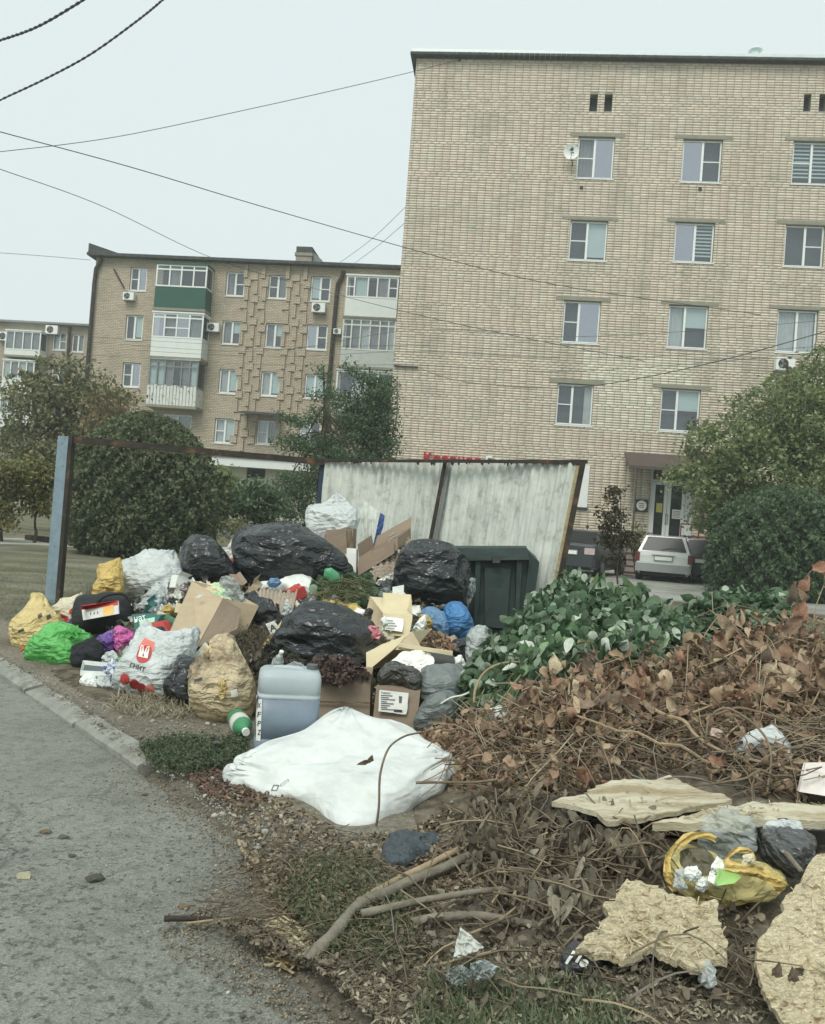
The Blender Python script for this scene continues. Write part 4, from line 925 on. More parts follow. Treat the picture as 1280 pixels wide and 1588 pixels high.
tree('small_tree', 'loose dark shrub-like tree in front of the pale annexe', 'tree', G(400, HY(400) + CH * FO / 22), [E(395, 775, 38, 28, 22), E(420, 795, 26, 28, 22), E(385, 808, 24, 18, 22)], 70, 36, .14, .13, LM_DK, rng, .05, .25, limbs=6)
tree('feathery_tree', 'feathery dark tree with tiered boughs left of the fence corner', 'tree', G(505, HY(505) + CH * FO / 24), [E(470, 650, 44, 14, 24), E(500, 610, 28, 16, 24), E(480, 690, 48, 18, 24), E(505, 720, 54, 24, 24), E(470, 760, 60, 30, 24), E(500, 575, 14, 18, 24), E(480, 800, 50, 25, 24), E(530, 690, 40, 30, 24.5), E(450, 690, 26, 12, 24), E(535, 750, 50, 34, 24.5)], 380, 44, .13, .085, LM_DK, rng, .09, .5, shell=.2, limbs=8)
tree('feathery_tree', 'denser dark tree against the edge of the tall block, beside the feathery one', 'tree', G(575, HY(575) + CH * FO / 26), [E(580, 610, 30, 40, 26), E(560, 660, 42, 30, 26), E(585, 690, 34, 32, 26), E(550, 575, 18, 14, 26), E(560, 740, 50, 40, 26), E(596, 640, 22, 60, 26), E(540, 630, 36, 20, 26)], 400, 46, .17, .10, LM_DK, rng, .1, .5, shell=.2, limbs=8)
sp_ = 17.5
tree('sapling', 'thin bronze-leaved sapling between the dark and the pale car', 'sapling', G(962, HY(962) + CH * FO / sp_), [E(953, 768, 18, 20, sp_), E(948, 800, 26, 14, sp_), E(962, 830, 28, 26, sp_), E(955, 862, 13, 14, sp_), E(972, 838, 12, 10, sp_)], 52, 22, .09, .095, LM_BR, rng, .025, .55, shell=.1, limbs=4)
tree('low_shrub', 'low olive shrub in front of the entrance steps', 'shrub', G(985, HY(985) + CH * FO / 27.5), [E(985, 838, 18, 20, 27.5)], 24, 30, .12, .12, LM_AUT, rng, .03, .2, limbs=2)
tree('low_shrub', 'low twiggy shrub under the dark small tree by the annexe', 'shrub', G(360, HY(360) + CH * FO / 20), [E(360, 822, 28, 16, 20), E(420, 828, 30, 12, 20)], 40, 26, .12, .09, LM_AUT, rng, .03, .2, limbs=4)
# raised planter edge and white stone left of the post
pl = MB(); a = G(38, 838); b = G(100, 846); pl.hexa([a, b, b + Vector((0, 0, .16)), a + Vector((0, 0, .16))], (0, .35, 0)); tag(pl.build('planter_edge', RUST), 'low dark planter kerb under the young tree left of the blue post', 'planter')

# ================================================================== CARS
def paint(name, rgb, rough=.3): 
    return M(name, s2l(rgb), rough, .02, 3, spec=.5, coat=.5)
CW = paint('pale_car_paint', (212, 214, 210)); CD = paint('dark_car_paint', (48, 56, 62)); TYRE = M('tyre', s2l((38, 38, 38)), .9, .1); RIM = M('wheel_rim', s2l((150, 152, 152)), .4, .05, metal=.6)
CG = M('car_window', s2l((42, 48, 50)), .25, .05, spec=.25); LAMP = M('tail_lamp', s2l((112, 34, 34)), .25, .1, spec=.6); LAMPW = M('lamp_clear', s2l((196, 170, 170)), .2, .1, spec=.6); BUMP = M('bumper_plastic', s2l((150, 152, 150)), .5, .05)
def car(loc, hd, label, body, wagon=True, bump=None, lamp=LAMP):
    """local x: forward from the rear bumper, y: left, z up"""
    c = empty('parked_car', (loc[0], loc[1], .02), math.radians(90) - hd, label, 'car', 'cars parked by the entrance')
    hw = .86
    st = [(0, .34, .80, .80), (.03, .24, .93, .83), (.25, .2, .96, .86), (1.0, .19, .95, .865), (2.4, .19, .94, .865), (3.3, .2, .93, .86), (4.1, .22, .80, .83), (4.35, .28, .66, .76)]
    if not wagon: st[0] = (0, .34, .93, .80); st[1] = (.04, .24, 1.0, .83); st[2] = (.25, .2, 1.02, .86); st[3] = (1.0, .19, .98, .865)
    V = []; 
    for x, z0, z1, w in st:
        half = [(0, z0), (w * .86, z0), (w * .98, z0 + .1), (w, (z0 + z1) / 2), (w * .985, z1 - .08), (w * .93, z1), (0, z1 + .02)]
        ring = half + [(-y, z) for y, z in half[-2:0:-1]]
        V += [(x, y, z) for y, z in ring]
    k = len(ring); Fc = [(i_ * k + j, (i_ + 1) * k + j, (i_ + 1) * k + (j + 1) % k, i_ * k + (j + 1) % k) for i_ in range(len(st) - 1) for j in range(k)]
    Fc += [tuple(range(k)), tuple(range(len(st) * k - 1, (len(st) - 1) * k - 1, -1))]
    mk('body', V, Fc, body, c, local=True)
    # greenhouse
    zb, zt = .93, 1.44
    if wagon: bx = (.10, 3.35); tx = (.34, 2.3)
    else: bx = (.55, 3.3); tx = (1.25, 2.35)
    cb = lambda x, z, w: [(x, w, z), (x, -w, z)]
    q = [(bx[0], .80, zb), (bx[0], -.80, zb), (bx[1], -.80, zb), (bx[1], .80, zb), (tx[0], .60, zt), (tx[0], -.60, zt), (tx[1], -.60, zt), (tx[1], .60, zt), ((tx[0] + tx[1]) / 2, .60, zt + .05), ((tx[0] + tx[1]) / 2, -.60, zt + .05)]
    mk('cabin', q, [(0, 1, 5, 4), (1, 2, 6, 5), (2, 3, 7, 6), (3, 0, 4, 7), (4, 5, 9, 8), (8, 9, 6, 7), (4, 8, 7), (5, 6, 9)], body, c, local=True)
    def quad(name, a, b, cc, d, ins, mat, par, outv):
        a, b, cc, d = map(Vector, (a, b, cc, d)); ce = (a + b + cc + d) / 4; ps = [ce + (p - ce) * ins + Vector(outv) for p in (a, b, cc, d)]
        return mk(name, ps, [(0, 1, 2, 3)], mat, par, local=True)
    quad('rear_window', q[0], q[1], q[5], q[4], .86, CG, c, (-.012, 0, .01)); quad('windscreen', q[2], q[3], q[7], q[6], .88, CG, c, (.012, 0, .01))
    for sgn_, (i0, i1, i2, i3) in ((-1, (1, 2, 6, 5)), (1, (3, 0, 4, 7))):
        A, Bq, Cq, Dq = (Vector(q[i_]) for i_ in (i0, i1, i2, i3)); segs = 3 if wagon else 2
        for s_ in range(segs):
            u0, u1 = s_ / segs, (s_ + 1) / segs
            quad('side_window', A.lerp(Bq, u0), A.lerp(Bq, u1), Dq.lerp(Cq, u1), Dq.lerp(Cq, u0), .84, CG, c, (0, sgn_ * .012, .003))
    bz = MB(); bz.hexa([(-.07, -.8, .30), (-.07, .8, .30), (-.07, .8, .56), (-.07, -.8, .56)], (.16, 0, 0)); bz.hexa([(-.02, -.85, .30), (-.02, -.80, .30), (-.02, -.80, .56), (-.02, -.85, .56)], (.5, 0, 0)); bz.hexa([(-.02, .80, .30), (-.02, .85, .30), (-.02, .85, .56), (-.02, .80, .56)], (.5, 0, 0))
    bo = bz.build('bumper', bump or body, c, local=True)
    MB().box(-.075, -.8, .555, -.02, .8, .60).build('bumper_trim', body, bo, local=True)
    MB().box(.0, -.7, .2, .3, .7, .3).build('underside', BLACK, c, local=True)
    for sgn_ in (-1, 1):
        l = MB(); l.box(-.035, sgn_ * .80 - .075, .62, .2, sgn_ * .80 + .062, .90 if wagon else .80) if wagon else l.box(-.03, sgn_ * .66 - .16, .70, .12, sgn_ * .66 + .16, .90)
        l.build('tail_light', lamp, c, local=True)
        mrr = MB(); mrr.box(2.85, sgn_ * .92 - .09, .93, 2.97, sgn_ * .92 + .09, 1.05); mrr.build('mirror', body, c, local=True)
        for x in (.85, 3.45):
            V, Fc = tube([(x, sgn_ * .66, .31), (x, sgn_ * .87, .31)], .31, 20); w_ = mk('wheel', V, Fc, TYRE, c, local=True)
            V, Fc = tube([(x, sgn_ * .80, .31), (x, sgn_ * .885, .31)], .20, 14); mk('rim', V, Fc, RIM, w_, local=True)
            MB().tube([(x - .36, sgn_ * .868, .3), (x - .33, sgn_ * .873, .5), (x - .2, sgn_ * .875, .63), (x, sgn_ * .876, .68), (x + .2, sgn_ * .875, .63), (x + .33, sgn_ * .873, .5), (x + .36, sgn_ * .868, .3)], .03, 5).build('wheel_arch', BLACK, c, local=True)
        if wagon: MB().tube([(.5, sgn_ * .56, zt + .03), (.6, sgn_ * .56, zt + .09), (2.1, sgn_ * .56, zt + .09), (2.2, sgn_ * .56, zt + .03)], .02, 5).build('roof_rail', DARKM, c, local=True)
    p = MB(); p.box(-.045, -.29, .66, .0, .29, .82); po = p.build('plate_recess', GREYM, c, local=True)
    mk('number_plate', [(-.05, .26, .68), (-.05, -.26, .68), (-.05, -.26, .79), (-.05, .26, .79)], [(0, 1, 2, 3)], PAPER, po, local=True)
    MB().box(-.05, -.36, .84, -.0, .36, .868).build('tailgate_handle', body, c, local=True)
    MB().tube([(.12, .1, 1.0), (.13, -.12, 1.06), (.15, -.42, 1.07)], .012, 4).build('wiper', BLACK, c, local=True)
    return c
w_ = P(1029, 868, 26.6)
car((w_.x, w_.y - .0), math.radians(20), 'pale estate car parked with its tailgate to the viewer before the entrance', CW, True, BUMP)
w_ = P(882, 868, 26.4)
car((w_.x, w_.y), math.radians(28), 'dark saloon car half hidden behind the leaning fence sheet', CD, False, None, LAMPW)
w_ = P(1092, 868, 27.2)
car((w_.x, w_.y), math.radians(22), 'dark hatchback in the shade between the pale estate and the round bush', CD, True)

# ================================================================== BIN ENCLOSURE
BLUE = M('flaking_blue_paint', s2l((130, 152, 164)), .6, .12, 8, .2, 60, .35, col2=s2l((88, 84, 78)), sc2=9., thr=(.60, .66))
BLUED = M('dark_blue_paint', s2l((44, 62, 84)), .6, .15, 8, .2, 60, .35)
en = empty('bin_enclosure', P(300, 900, 10.2), 0, 'leaning bin enclosure: blue post, rusty top rail and whitewashed corrugated sheets', 'bin enclosure')
en.location.z = 0; WL[en.name] = en.location.copy()
D0, D1, D2, D3 = 9.95, 10.8, 9.35, 8.3
def foot(p): return Vector((p.x, p.y, -.05))
pt = P(100, 676, D0); x = pt.x
# left post: blue flange facing the road, brown web on its right
def post(px_top, py_top, D, w, d, mat, lean=0., zb=-.05):
    t_ = P(px_top, py_top, D); b_ = Vector((t_.x + lean, t_.y, zb)); m_ = MB()
    V = [b_ + Vector((-w / 2, 0, 0)), b_ + Vector((w / 2, 0, 0)), t_ + Vector((w / 2, 0, 0)), t_ + Vector((-w / 2, 0, 0))]
    return m_.hexa(V, (0, d, 0))
post(98, 676, D0, .125, .02, None).build('post', BLUE, en)
post(109, 674, D0 + .003, .052, .11, None).build('post', RUST, en)
post(501, 714, D1 - .0, .07, .06, None).build('post', BLUED, en)
a = P(108, 676, D0 + .02); b = P(504, 712, D1 - .04)
m_ = MB(); m_.hexa([a + Vector((0, 0, -.075)), b + Vector((0, 0, -.075)), b, a], (0, .06, 0)); m_.hexa([a + Vector((0, .061, -.012)), b + Vector((0, .061, -.012)), b + Vector((0, .061, .0)), a + Vector((0, .061, 0))], (0, .05, 0)); m_.build('top_rail', RUST, en)
a = P(504, 712, D1 - .04); b = P(908, 713, D3 - .02)
nrm = Vector((-(b - a).y, (b - a).x, 0)).normalized()
if nrm.y < 0: nrm = -nrm
m_ = MB(); m_.hexa([a + Vector((0, 0, -.03)), b + Vector((0, 0, -.035)), b, a], nrm * .05); m_.build('top_rail', RUST, en)
WASH = None
def wash_mat():
    mt, t = nodes('whitewashed_sheet'); L = t.links.new; tc = N(t, 'ShaderNodeTexCoord'); O = tc.outputs['Object']
    mp = N(t, 'ShaderNodeMapping'); mp.inputs['Scale'].default_value = (3.2, 3.2, .35); L(O, mp.inputs[0])
    n1 = N(t, 'ShaderNodeTexNoise', i_Scale=4., i_Detail=8., i_Roughness=.65); L(mp.outputs[0], n1.inputs[0])
    n2 = N(t, 'ShaderNodeTexNoise', i_Scale=7., i_Detail=10., i_Roughness=.75); L(O, n2.inputs[0])
    n3 = N(t, 'ShaderNodeTexNoise', i_Scale=2., i_Detail=4.); L(O, n3.inputs[0])
    r1 = ramp(t, [(.34, s2l((156, 160, 150))), (.5, s2l((206, 210, 200))), (.62, s2l((226, 228, 218)))]); L(n1.outputs[0], r1.inputs[0])
    r2 = ramp(t, [(.36, s2l((128, 128, 114))), (.47, s2l((196, 200, 190))), (.7, s2l((226, 228, 218)))]); L(n2.outputs[0], r2.inputs[0])
    m1 = N(t, 'ShaderNodeMix', data_type='RGBA'); m1.inputs[0].default_value = .5; L(r1.outputs[0], m1.inputs[6]); L(r2.outputs[0], m1.inputs[7])
    r3 = ramp(t, [(.66, (0, 0, 0)), (.74, (.6,) * 3)]); L(n2.outputs[0], r3.inputs[0])
    m2 = N(t, 'ShaderNodeMix', data_type='RGBA'); L(r3.outputs[0], m2.inputs[0]); L(m1.outputs[2], m2.inputs[6]); m2.inputs[7].default_value = (*s2l((160, 140, 104)), 1)
    b = N(t, 'ShaderNodeBsdfPrincipled'); b.inputs['Roughness'].default_value = .7; b.inputs['Specular IOR Level'].default_value = .3; L(m2.outputs[2], b.inputs['Base Color'])
    bp = N(t, 'ShaderNodeBump', i_Strength=.3, i_Distance=.01); L(n2.outputs[0], bp.inputs['Height']); L(bp.outputs[0], b.inputs['Normal'])
    o = N(t, 'ShaderNodeOutputMaterial'); L(b.outputs[0], o.inputs[0]); return mt
WASH = wash_mat()
def sheet(tl, tr, bl, br, name='corrugated_sheet', wl=.115, amp=.022, par=en, mat=WASH, nz=14, ragged=False, bend=None):
    w = (tr - tl).length; nx = int(w / wl * 8); V = []; nn = (tr - tl).cross(bl - tl).normalized()
    if nn.y > 0: nn = -nn
    for side in (0, 1):
        for j in range(nz + 1):
            v = j / nz
            for i_ in range(nx + 1):
                u = i_ / nx; p = tl.lerp(tr, u).lerp(bl.lerp(br, u), v)
                cph = 2 * math.pi * u * w / wl; o_ = amp * max(-.75, min(.75, math.cos(cph) * 1.2)) + .02 * fbm(p * 1.3)
                if bend: o_ += bend(u, v)
                V.append(p + nn * (o_ - side * .003))
    K = (nx + 1) * (nz + 1); Fc = []
    for j in range(nz):
        for i_ in range(nx):
            a_ = j * (nx + 1) + i_; q = (a_, a_ + nx + 1, a_ + nx + 2, a_ + 1); Fc.append(q); Fc.append(tuple(K + z for z in q[::-1]))
    return mk(name, V, Fc, mat, par, smooth=True)
tl = P(505, 715, D1); tm = P(692, 716, D2 + .3); tr = P(903, 718, D3)
bl = P(480, 1000, D1); bm = P(648, 1000, D2 + .3); br = P(849, 1000, D3)
sheet(tl, tm, bl, bm, bend=lambda u, v: .05 * math.sin(u * 5) * v); sheet(tm + Vector((.012, 0, 0)), tr, bm + Vector((.012, 0, 0)), br)
def brace(px0, py0, px1, py1, D, w, mat, d=.05):
    a = P(px0, py0, D); b = P(px1, py1, D); return MB().hexa([b - Vector((w / 2, 0, 0)), b + Vector((w / 2, 0, 0)), a + Vector((w / 2, 0, 0)), a - Vector((w / 2, 0, 0))], (0, d, 0)).build('brace', mat, en)
brace(691, 716, 655, 905, D2 + .2, .045, RUST); brace(697, 718, 664, 905, D2 + .22, .035, GREYM, .03)
brace(905, 716, 852, 985, D3 - .06, .055, RUST, .09); brace(897, 722, 846, 985, D3 - .05, .035, M('ochre_edge', s2l((172, 154, 112)), .9, .25, 20), .02)
# little hanging bits of rust along the top edge
m_ = MB()
for k in range(46):
    t_ = random.random(); p = tl.lerp(tr, t_) + Vector((0, -.035, 0)); h = random.uniform(.01, .05); w = random.uniform(.008, .03); m_.add([p + Vector((-w, 0, .01)), p + Vector((w, 0, .01)), p + Vector((w * .4, -.002, -h)), p + Vector((-w * .3, -.002, -h * .7))], [(0, 1, 2, 3)])
m_.build('torn_edge', RUST, en)

# ================================================================== CABLES
CAB = M('black_cable', s2l((84, 88, 88)), .7, .1)
def cable(label, pts, r, k=8, cat='cable', grp=None):
    w = smoothpts([P(*p) for p in pts], k); V, Fc = tube(w, r * .8, 5); return tag(mk('overhead_cable', V, Fc, CAB), label, cat, grp)
def twist(label, pts, r):
    w = smoothpts([P(*p) for p in pts], 30); V = []; m_ = MB()
    for ph in (0, math.pi):
        q = []
        for i_, p in enumerate(w):
            t = (w[min(i_ + 1, len(w) - 1)] - w[max(i_ - 1, 0)]).normalized(); a = t.orthogonal().normalized(); b = t.cross(a); an = i_ * .9 + ph; q.append(p + (a * math.cos(an) + b * math.sin(an)) * r * .8)
        m_.tube(q, r, 5)
    return tag(m_.build('overhead_cable', CAB), label, 'cable')
twist('thick twisted cable across the top left corner, topmost', [(-60, 78, 9.5), (0, 62, 9.2), (60, 40, 9), (130, -1, 8.6), (190, -40, 8.4)], .009)
twist('second thick twisted cable below the topmost one, running to the upper edge', [(-60, 185, 10.5), (0, 155, 10), (70, 122, 9.6), (140, 84, 9.2), (210, 34, 9), (255, -3, 8.8), (300, -45, 8.6)], .0075)
cable('thin cable running from the left edge up to the hook under the big roof edge', [(-80, 242, 24), (0, 235, 25), (180, 212, 26), (400, 166, 27), (560, 130, 28), (660, 106, 31.5), (712, 92, 32.7)], .014)
cable('long sagging cable crossing the sky and the tall block from upper left', [(-60, 186, 17), (0, 204, 17.5), (200, 258, 19), (400, 318, 21), (630, 384, 23), (780, 424, 24), (900, 448, 25), (1010, 464, 26), (1180, 488, 28)], .014)
cable('lower sky cable meeting the roof of the balcony block', [(-60, 240, 22), (0, 262, 23), (160, 320, 27), (330, 400, 34), (480, 445, 38), (700, 500, 27), (1000, 560, 27)], .014)
cable('short faint cable reaching the corner of the balcony block', [(-60, 390, 40), (0, 392, 42), (70, 397, 44), (140, 403, 46.5)], .016)
cable('thin cable rising to the edge of the tall block, upper of two', [(520, 412, 42), (575, 372, 36), (632, 318, 33)], .012)
cable('thin cable rising to the edge of the tall block, lower of two', [(545, 412, 42), (590, 378, 36), (632, 342, 33)], .012)
cable('dark drooping cable across the lower tall block rising to the right edge', [(650, 570, 32.6), (700, 588, 24), (800, 600, 20), (900, 600, 18), (1000, 585, 16.5), (1130, 556, 15), (1280, 514, 14), (1340, 496, 13.5)], .0105)
for j, (ya, yb, yc, lb) in enumerate(((520, 512, 500, 'faint cable across the brickwork, uppermost of the low bundle'), (528, 545, 540, 'faint cable across the brickwork, second of the low bundle'), (540, 566, 548, 'faint cable across the brickwork, third of the low bundle'), (512, 536, 560, 'faint cable across the brickwork, crossing the others of the low bundle'))):
    cable(lb, [(135, ya + 10, 40), (400, ya + 25, 36), (640, yb, 28.3), (860, yb + 10, 27), (1060, (yb + yc) / 2 + 8, 26), (1300, yc - 5, 25)], .009)
# ================================================================== RUBBISH: builders
def Dof(D, py, y0, y1):
    if isinstance(D, tuple): return D[0] + (D[1] - D[0]) * max(0, min(1, (py - y0) / max(1e-6, y1 - y0)))
    return D
def bag(name, label, cat, outline, D, th, mat, seed=0, amp=.05, fr=1., knot=None, na=90, nl=44, group=None, pw=.75, parent=None, aniso=(1, 1, 1), ruff=None, crease=3.4, ears=()):
    """limp plastic volume: outline gives its silhouette, th its half depth; folds are real relief"""
    xs = [p[0] for p in outline]; ys = [p[1] for p in outline]; y0, y1 = min(ys), max(ys)
    A2 = cx = cy = 0.
    for (a, b), (c, d) in zip(outline, outline[1:] + outline[:1]):
        k = a * d - c * b; A2 += k; cx += (a + c) * k; cy += (b + d) * k
    cx /= 3 * A2; cy /= 3 * A2
    rad = []
    for k in range(na):
        an = 2 * math.pi * k / na; dx, dy = math.cos(an), math.sin(an); best = 3.
        for (a, b), (c, d) in zip(outline, outline[1:] + outline[:1]):
            ex, ey = c - a, d - b; den = dx * ey - dy * ex
            if abs(den) < 1e-9: continue
            t = ((a - cx) * ey - (b - cy) * ex) / den; u = ((a - cx) * dy - (b - cy) * dx) / den
            if t > 0 and -1e-6 <= u <= 1 + 1e-6: best = max(best, t)
        rad.append(best)
    rad = [(rad[k - 1] + 2 * rad[k] + rad[(k + 1) % na]) / 4 for k in range(na)]
    C = P(cx, cy, Dof(D, cy, y0, y1)); size = math.sqrt(abs(A2) / 2) / FO * C.y
    up = P(cx, y0, Dof(D, y0, y0, y1)) - P(cx, y1, Dof(D, y1, y0, y1)); rt = P(cx + 10, cy, C.y) - C; nrm = rt.cross(up).normalized()
    if nrm.y > 0: nrm = -nrm
    V = []; sd = Vector((seed * 7.3, seed * 3.1, seed * 5.7)); f = fr * 2.2 / size; an_ = Vector(aniso)
    kp = [P(a, b, Dof(D, b, y0, y1)) + nrm * th * .6 for a, b in (knot or [])]
    ep = [(P(a, b, Dof(D, b, y0, y1)), C + (P(a, b, Dof(D, b, y0, y1)) - C) * .72) for a, b in ears]
    B = []
    for k in range(na):
        an = 2 * math.pi * k / na; px, py = cx + rad[k] * math.cos(an), cy + rad[k] * math.sin(an); B.append(P(px, py, Dof(D, py, y0, y1)) - C)
    BS = B
    for _ in range(40): BS = [(BS[k - 1] + BS[k] * 2 + BS[(k + 1) % na]) / 4 for k in range(na)]
    for j in range(nl + 1):
        ph = -math.pi / 2 + math.pi * j / nl; c_, s_ = max(0, math.cos(ph)) ** pw, math.sin(ph)
        s_ = math.copysign(abs(s_) ** .85, s_)
        for k in range(na):
            off = BS[k].lerp(B[k], c_ ** 2.5) * c_ + nrm * th * s_; p = C + off; dr = off.normalized()
            q = Vector((p.x * an_.x, p.y * an_.y, p.z * an_.z)) * f + sd; w = noise.noise_vector(q * .8) * .55
            a = noise.voronoi(q * .75 + w)[0][0]; b = noise.voronoi(q * 2.1 + w * 1.6)[0][0]
            d = amp * size * (2.6 * a + .55 * b - 1.7 + .9 * noise.noise(q * .5))
            for K_ in kp:
                v = p - K_; l = v.length / size
                if l < 1: ang = math.atan2(v.z, v.x); d += amp * size * 1.3 * math.cos(ang * 15 + 2 * a) * math.exp(-l / .22) - .12 * size * math.exp(-l / .12)
            p = p + dr * d * (.35 + .65 * abs(s_) if abs(s_) < .5 else 1)
            for T_, B_ in ep:
                v = p - B_; l = v.length / size; g = math.exp(-(l / .34) ** 2); ang = math.atan2(v.x, v.y)
                p = p + (T_ - B_) * g * 1.15 - Vector((v.x, v.y, v.z * .3)) * g * .55 + dr * (.05 * size * math.cos(ang * 9) * g)
            V.append(p)
    Fc = [(j * na + k, j * na + (k + 1) % na, (j + 1) * na + (k + 1) % na, (j + 1) * na + k) for j in range(nl) for k in range(na)]
    o = mk(name, V, Fc, mat, parent, smooth=True)
    if not parent: tag(o, label, cat, group)
    for K_, (a, b) in zip(kp, knot or []): ruffle(K_, size * (ruff or .16), mat, o, seed)
    return o
def ruffle(K_, r, mat, parent, seed=0, dirn=None, name='knot'):
    """gathered tail of plastic past a knot"""
    rr = random.Random(seed); d = Vector(dirn or (rr.uniform(-.5, .5), -.5, .6)).normalized(); a = d.orthogonal().normalized(); b = d.cross(a); V = []; na, nr = 44, 8
    for j in range(nr + 1):
        t = j / nr
        for k in range(na):
            an = 2 * math.pi * k / na; R_ = r * (.16 + .9 * t ** 1.3) * (1 + .28 * math.sin(an * 6 + seed) * t + .2 * math.sin(an * 11 + seed * 2) * t)
            V.append(K_ + d * (r * 1.1 * t * (1 + .3 * math.sin(an * 4 + seed))) + (a * math.cos(an) + b * math.sin(an)) * R_ + noise.noise_vector(Vector((an, t * 3, seed))) * r * .25 * t)
    Fc = [(j * na + k, j * na + (k + 1) % na, (j + 1) * na + (k + 1) % na, (j + 1) * na + k) for j in range(nr) for k in range(na)]
    return mk(name, V, Fc, mat, parent, smooth=True)
def flatsheet(name, label, cat, outline, D, mat, seed=0, amp=.03, thick=.003, parent=None, na=64, nr=12, group=None, fold=1.):
    """crumpled flat piece (paper, foil, film): radial net over the outline, own thickness"""
    ys = [p[1] for p in outline]; y0, y1 = min(ys), max(ys); cx = sum(p[0] for p in outline) / len(outline); cy = sum(ys) / len(ys)
    pts = []; per = []
    tot = sum(math.dist(a, b) for a, b in zip(outline, outline[1:] + outline[:1]))
    for a, b in zip(outline, outline[1:] + outline[:1]):
        k = max(1, round(na * math.dist(a, b) / tot)); per += [(a[0] + (b[0] - a[0]) * i_ / k, a[1] + (b[1] - a[1]) * i_ / k) for i_ in range(k)]
    n = len(per); V = []; C = P(cx, cy, Dof(D, cy, y0, y1)); size = math.sqrt((max(p[0] for p in outline) - min(p[0] for p in outline)) * (y1 - y0)) / FO * C.y
    for side in (0, 1):
        for j in range(nr + 1):
            t = j / nr
            for px, py in per:
                qx, qy = cx + (px - cx) * t, cy + (py - cy) * t; p = P(qx, qy, Dof(D, qy, y0, y1)); q = p * (2.4 / size) + Vector((seed * 3.3, seed, 0)); a = noise.noise(q); b = noise.noise(q * 2.4)
                V.append(p + Vector((0, -1, .5)) * (amp * (a * 1.2 + fold * max(0, 1 - abs(b) * 3.5) - .3) + (thick if side else 0)))
    K = n * (nr + 1); Fc = []
    for j in range(nr):
        for k in range(n):
            q = (j * n + k, j * n + (k + 1) % n, (j + 1) * n + (k + 1) % n, (j + 1) * n + k); Fc.append(q); Fc.append(tuple(K + z for z in q[::-1]))
    for k in range(n): Fc.append((nr * n + k, nr * n + (k + 1) % n, K + nr * n + (k + 1) % n, K + nr * n + k))
    o = mk(name, V, Fc, mat, parent, smooth=True)
    if not parent: tag(o, label, cat, group)
    return o
def qpts(q): return [P(*p) for p in q]
def boxq(name, label, cat, q, back, mat, parent=None, r=.0, group=None):
    """box from its front face (four pixels with depths, bottom-left first, anticlockwise) and the vector of its depth; edges a little worn"""
    p = qpts(q); b = Vector(back); V = []; ce = sum(p, Vector()) / 4 + b / 2
    nx = 6
    def face(a, bb, c, d):
        o_ = len(V); n_ = (bb - a).cross(d - a).normalized()
        for j in range(nx + 1):
            for i_ in range(nx + 1):
                u, v = i_ / nx, j / nx; x = a.lerp(bb, u).lerp(d.lerp(c, u), v); e = min(u, v, 1 - u, 1 - v)
                V.append(x + (Vector() if e <= 0 else n_ * .010 * fbm(x * 5) * min(1, e * 4)))
        return [(o_ + j * (nx + 1) + i_, o_ + j * (nx + 1) + i_ + 1, o_ + (j + 1) * (nx + 1) + i_ + 1, o_ + (j + 1) * (nx + 1) + i_) for j in range(nx) for i_ in range(nx)]
    P0, P1, P2, P3 = p; Q = [x + b for x in p]; Fc = face(P0, P1, P2, P3) + face(Q[1], Q[0], Q[3], Q[2]) + face(P1, Q[1], Q[2], P2) + face(Q[0], P0, P3, Q[3]) + face(P3, P2, Q[2], Q[3]) + face(Q[0], Q[1], P1, P0)
    o = mk(name, V, Fc, mat, parent)
    if not parent: tag(o, label, cat, group)
    return o
def openbox(name, label, cat, q, back, mat, flaps=(1, 1, 1, 1), group=None, ang=.6, fl=.45, inner=None):
    """carton with an open top: four walls with thickness and flaps (front, right, back, left)"""
    p = qpts(q); b = Vector(back); base = p[0]; t = empty(name, (base.x, base.y, base.z), 0, label, cat, group)
    c = [p[0], p[1], p[1] + b, p[0] + b]; T = [p[3], p[2], p[2] + b, p[3] + b]; th = .006; up = (T[0] - c[0]).normalized(); ce = sum(c, Vector()) / 4
    for k in range(4):
        a, bb, ta, tb = c[k], c[(k + 1) % 4], T[k], T[(k + 1) % 4]; n_ = (bb - a).cross(ta - a).normalized()
        m_ = MB(); m_.hexa([a + up * .001 * k, bb + up * .001 * k, tb, ta], -n_ * th); m_.build('side', mat, t)
        if flaps[k]:
            w = (c[(k + 2) % 4] - c[(k + 1) % 4]).length * fl * flaps[k]; an = ang + .5 * random.random(); d = (n_ * math.cos(an) + up * math.sin(an)).normalized() * w; e = (tb - ta) * .03
            MB().hexa([ta + up * .002, tb + up * .002, tb + d - e, ta + d + e], (0, 0, .004)).build('flap', mat, t)
    MB().hexa([c[0] + up * .01, c[1] + up * .01, c[2] + up * .01, c[3] + up * .01], up * .006).build('bottom', mat, t)
    return t
def bil(c, u, v): return (c[0][0] * (1 - u) * (1 - v) + c[1][0] * u * (1 - v) + c[2][0] * u * v + c[3][0] * (1 - u) * v, c[0][1] * (1 - u) * (1 - v) + c[1][1] * u * (1 - v) + c[2][1] * u * v + c[3][1] * (1 - u) * v)
def bvh(o, off=None):
    L_ = WL[o.name]; me = o.data; return BVHTree.FromPolygons([v.co + L_ for v in me.vertices], [tuple(p.vertices) for p in me.polygons])
def project(tree_, pts2, lift=.004, default=None):
    out = []; last = default
    for x, y in pts2:
        d = ray(x, y).normalized(); h = tree_.ray_cast(CP, d, 40)
        if h[0] is not None: last = h[3]
        out.append(CP + d * ((h[3] if h[0] is not None else (last or 5.)) - lift))
    return out
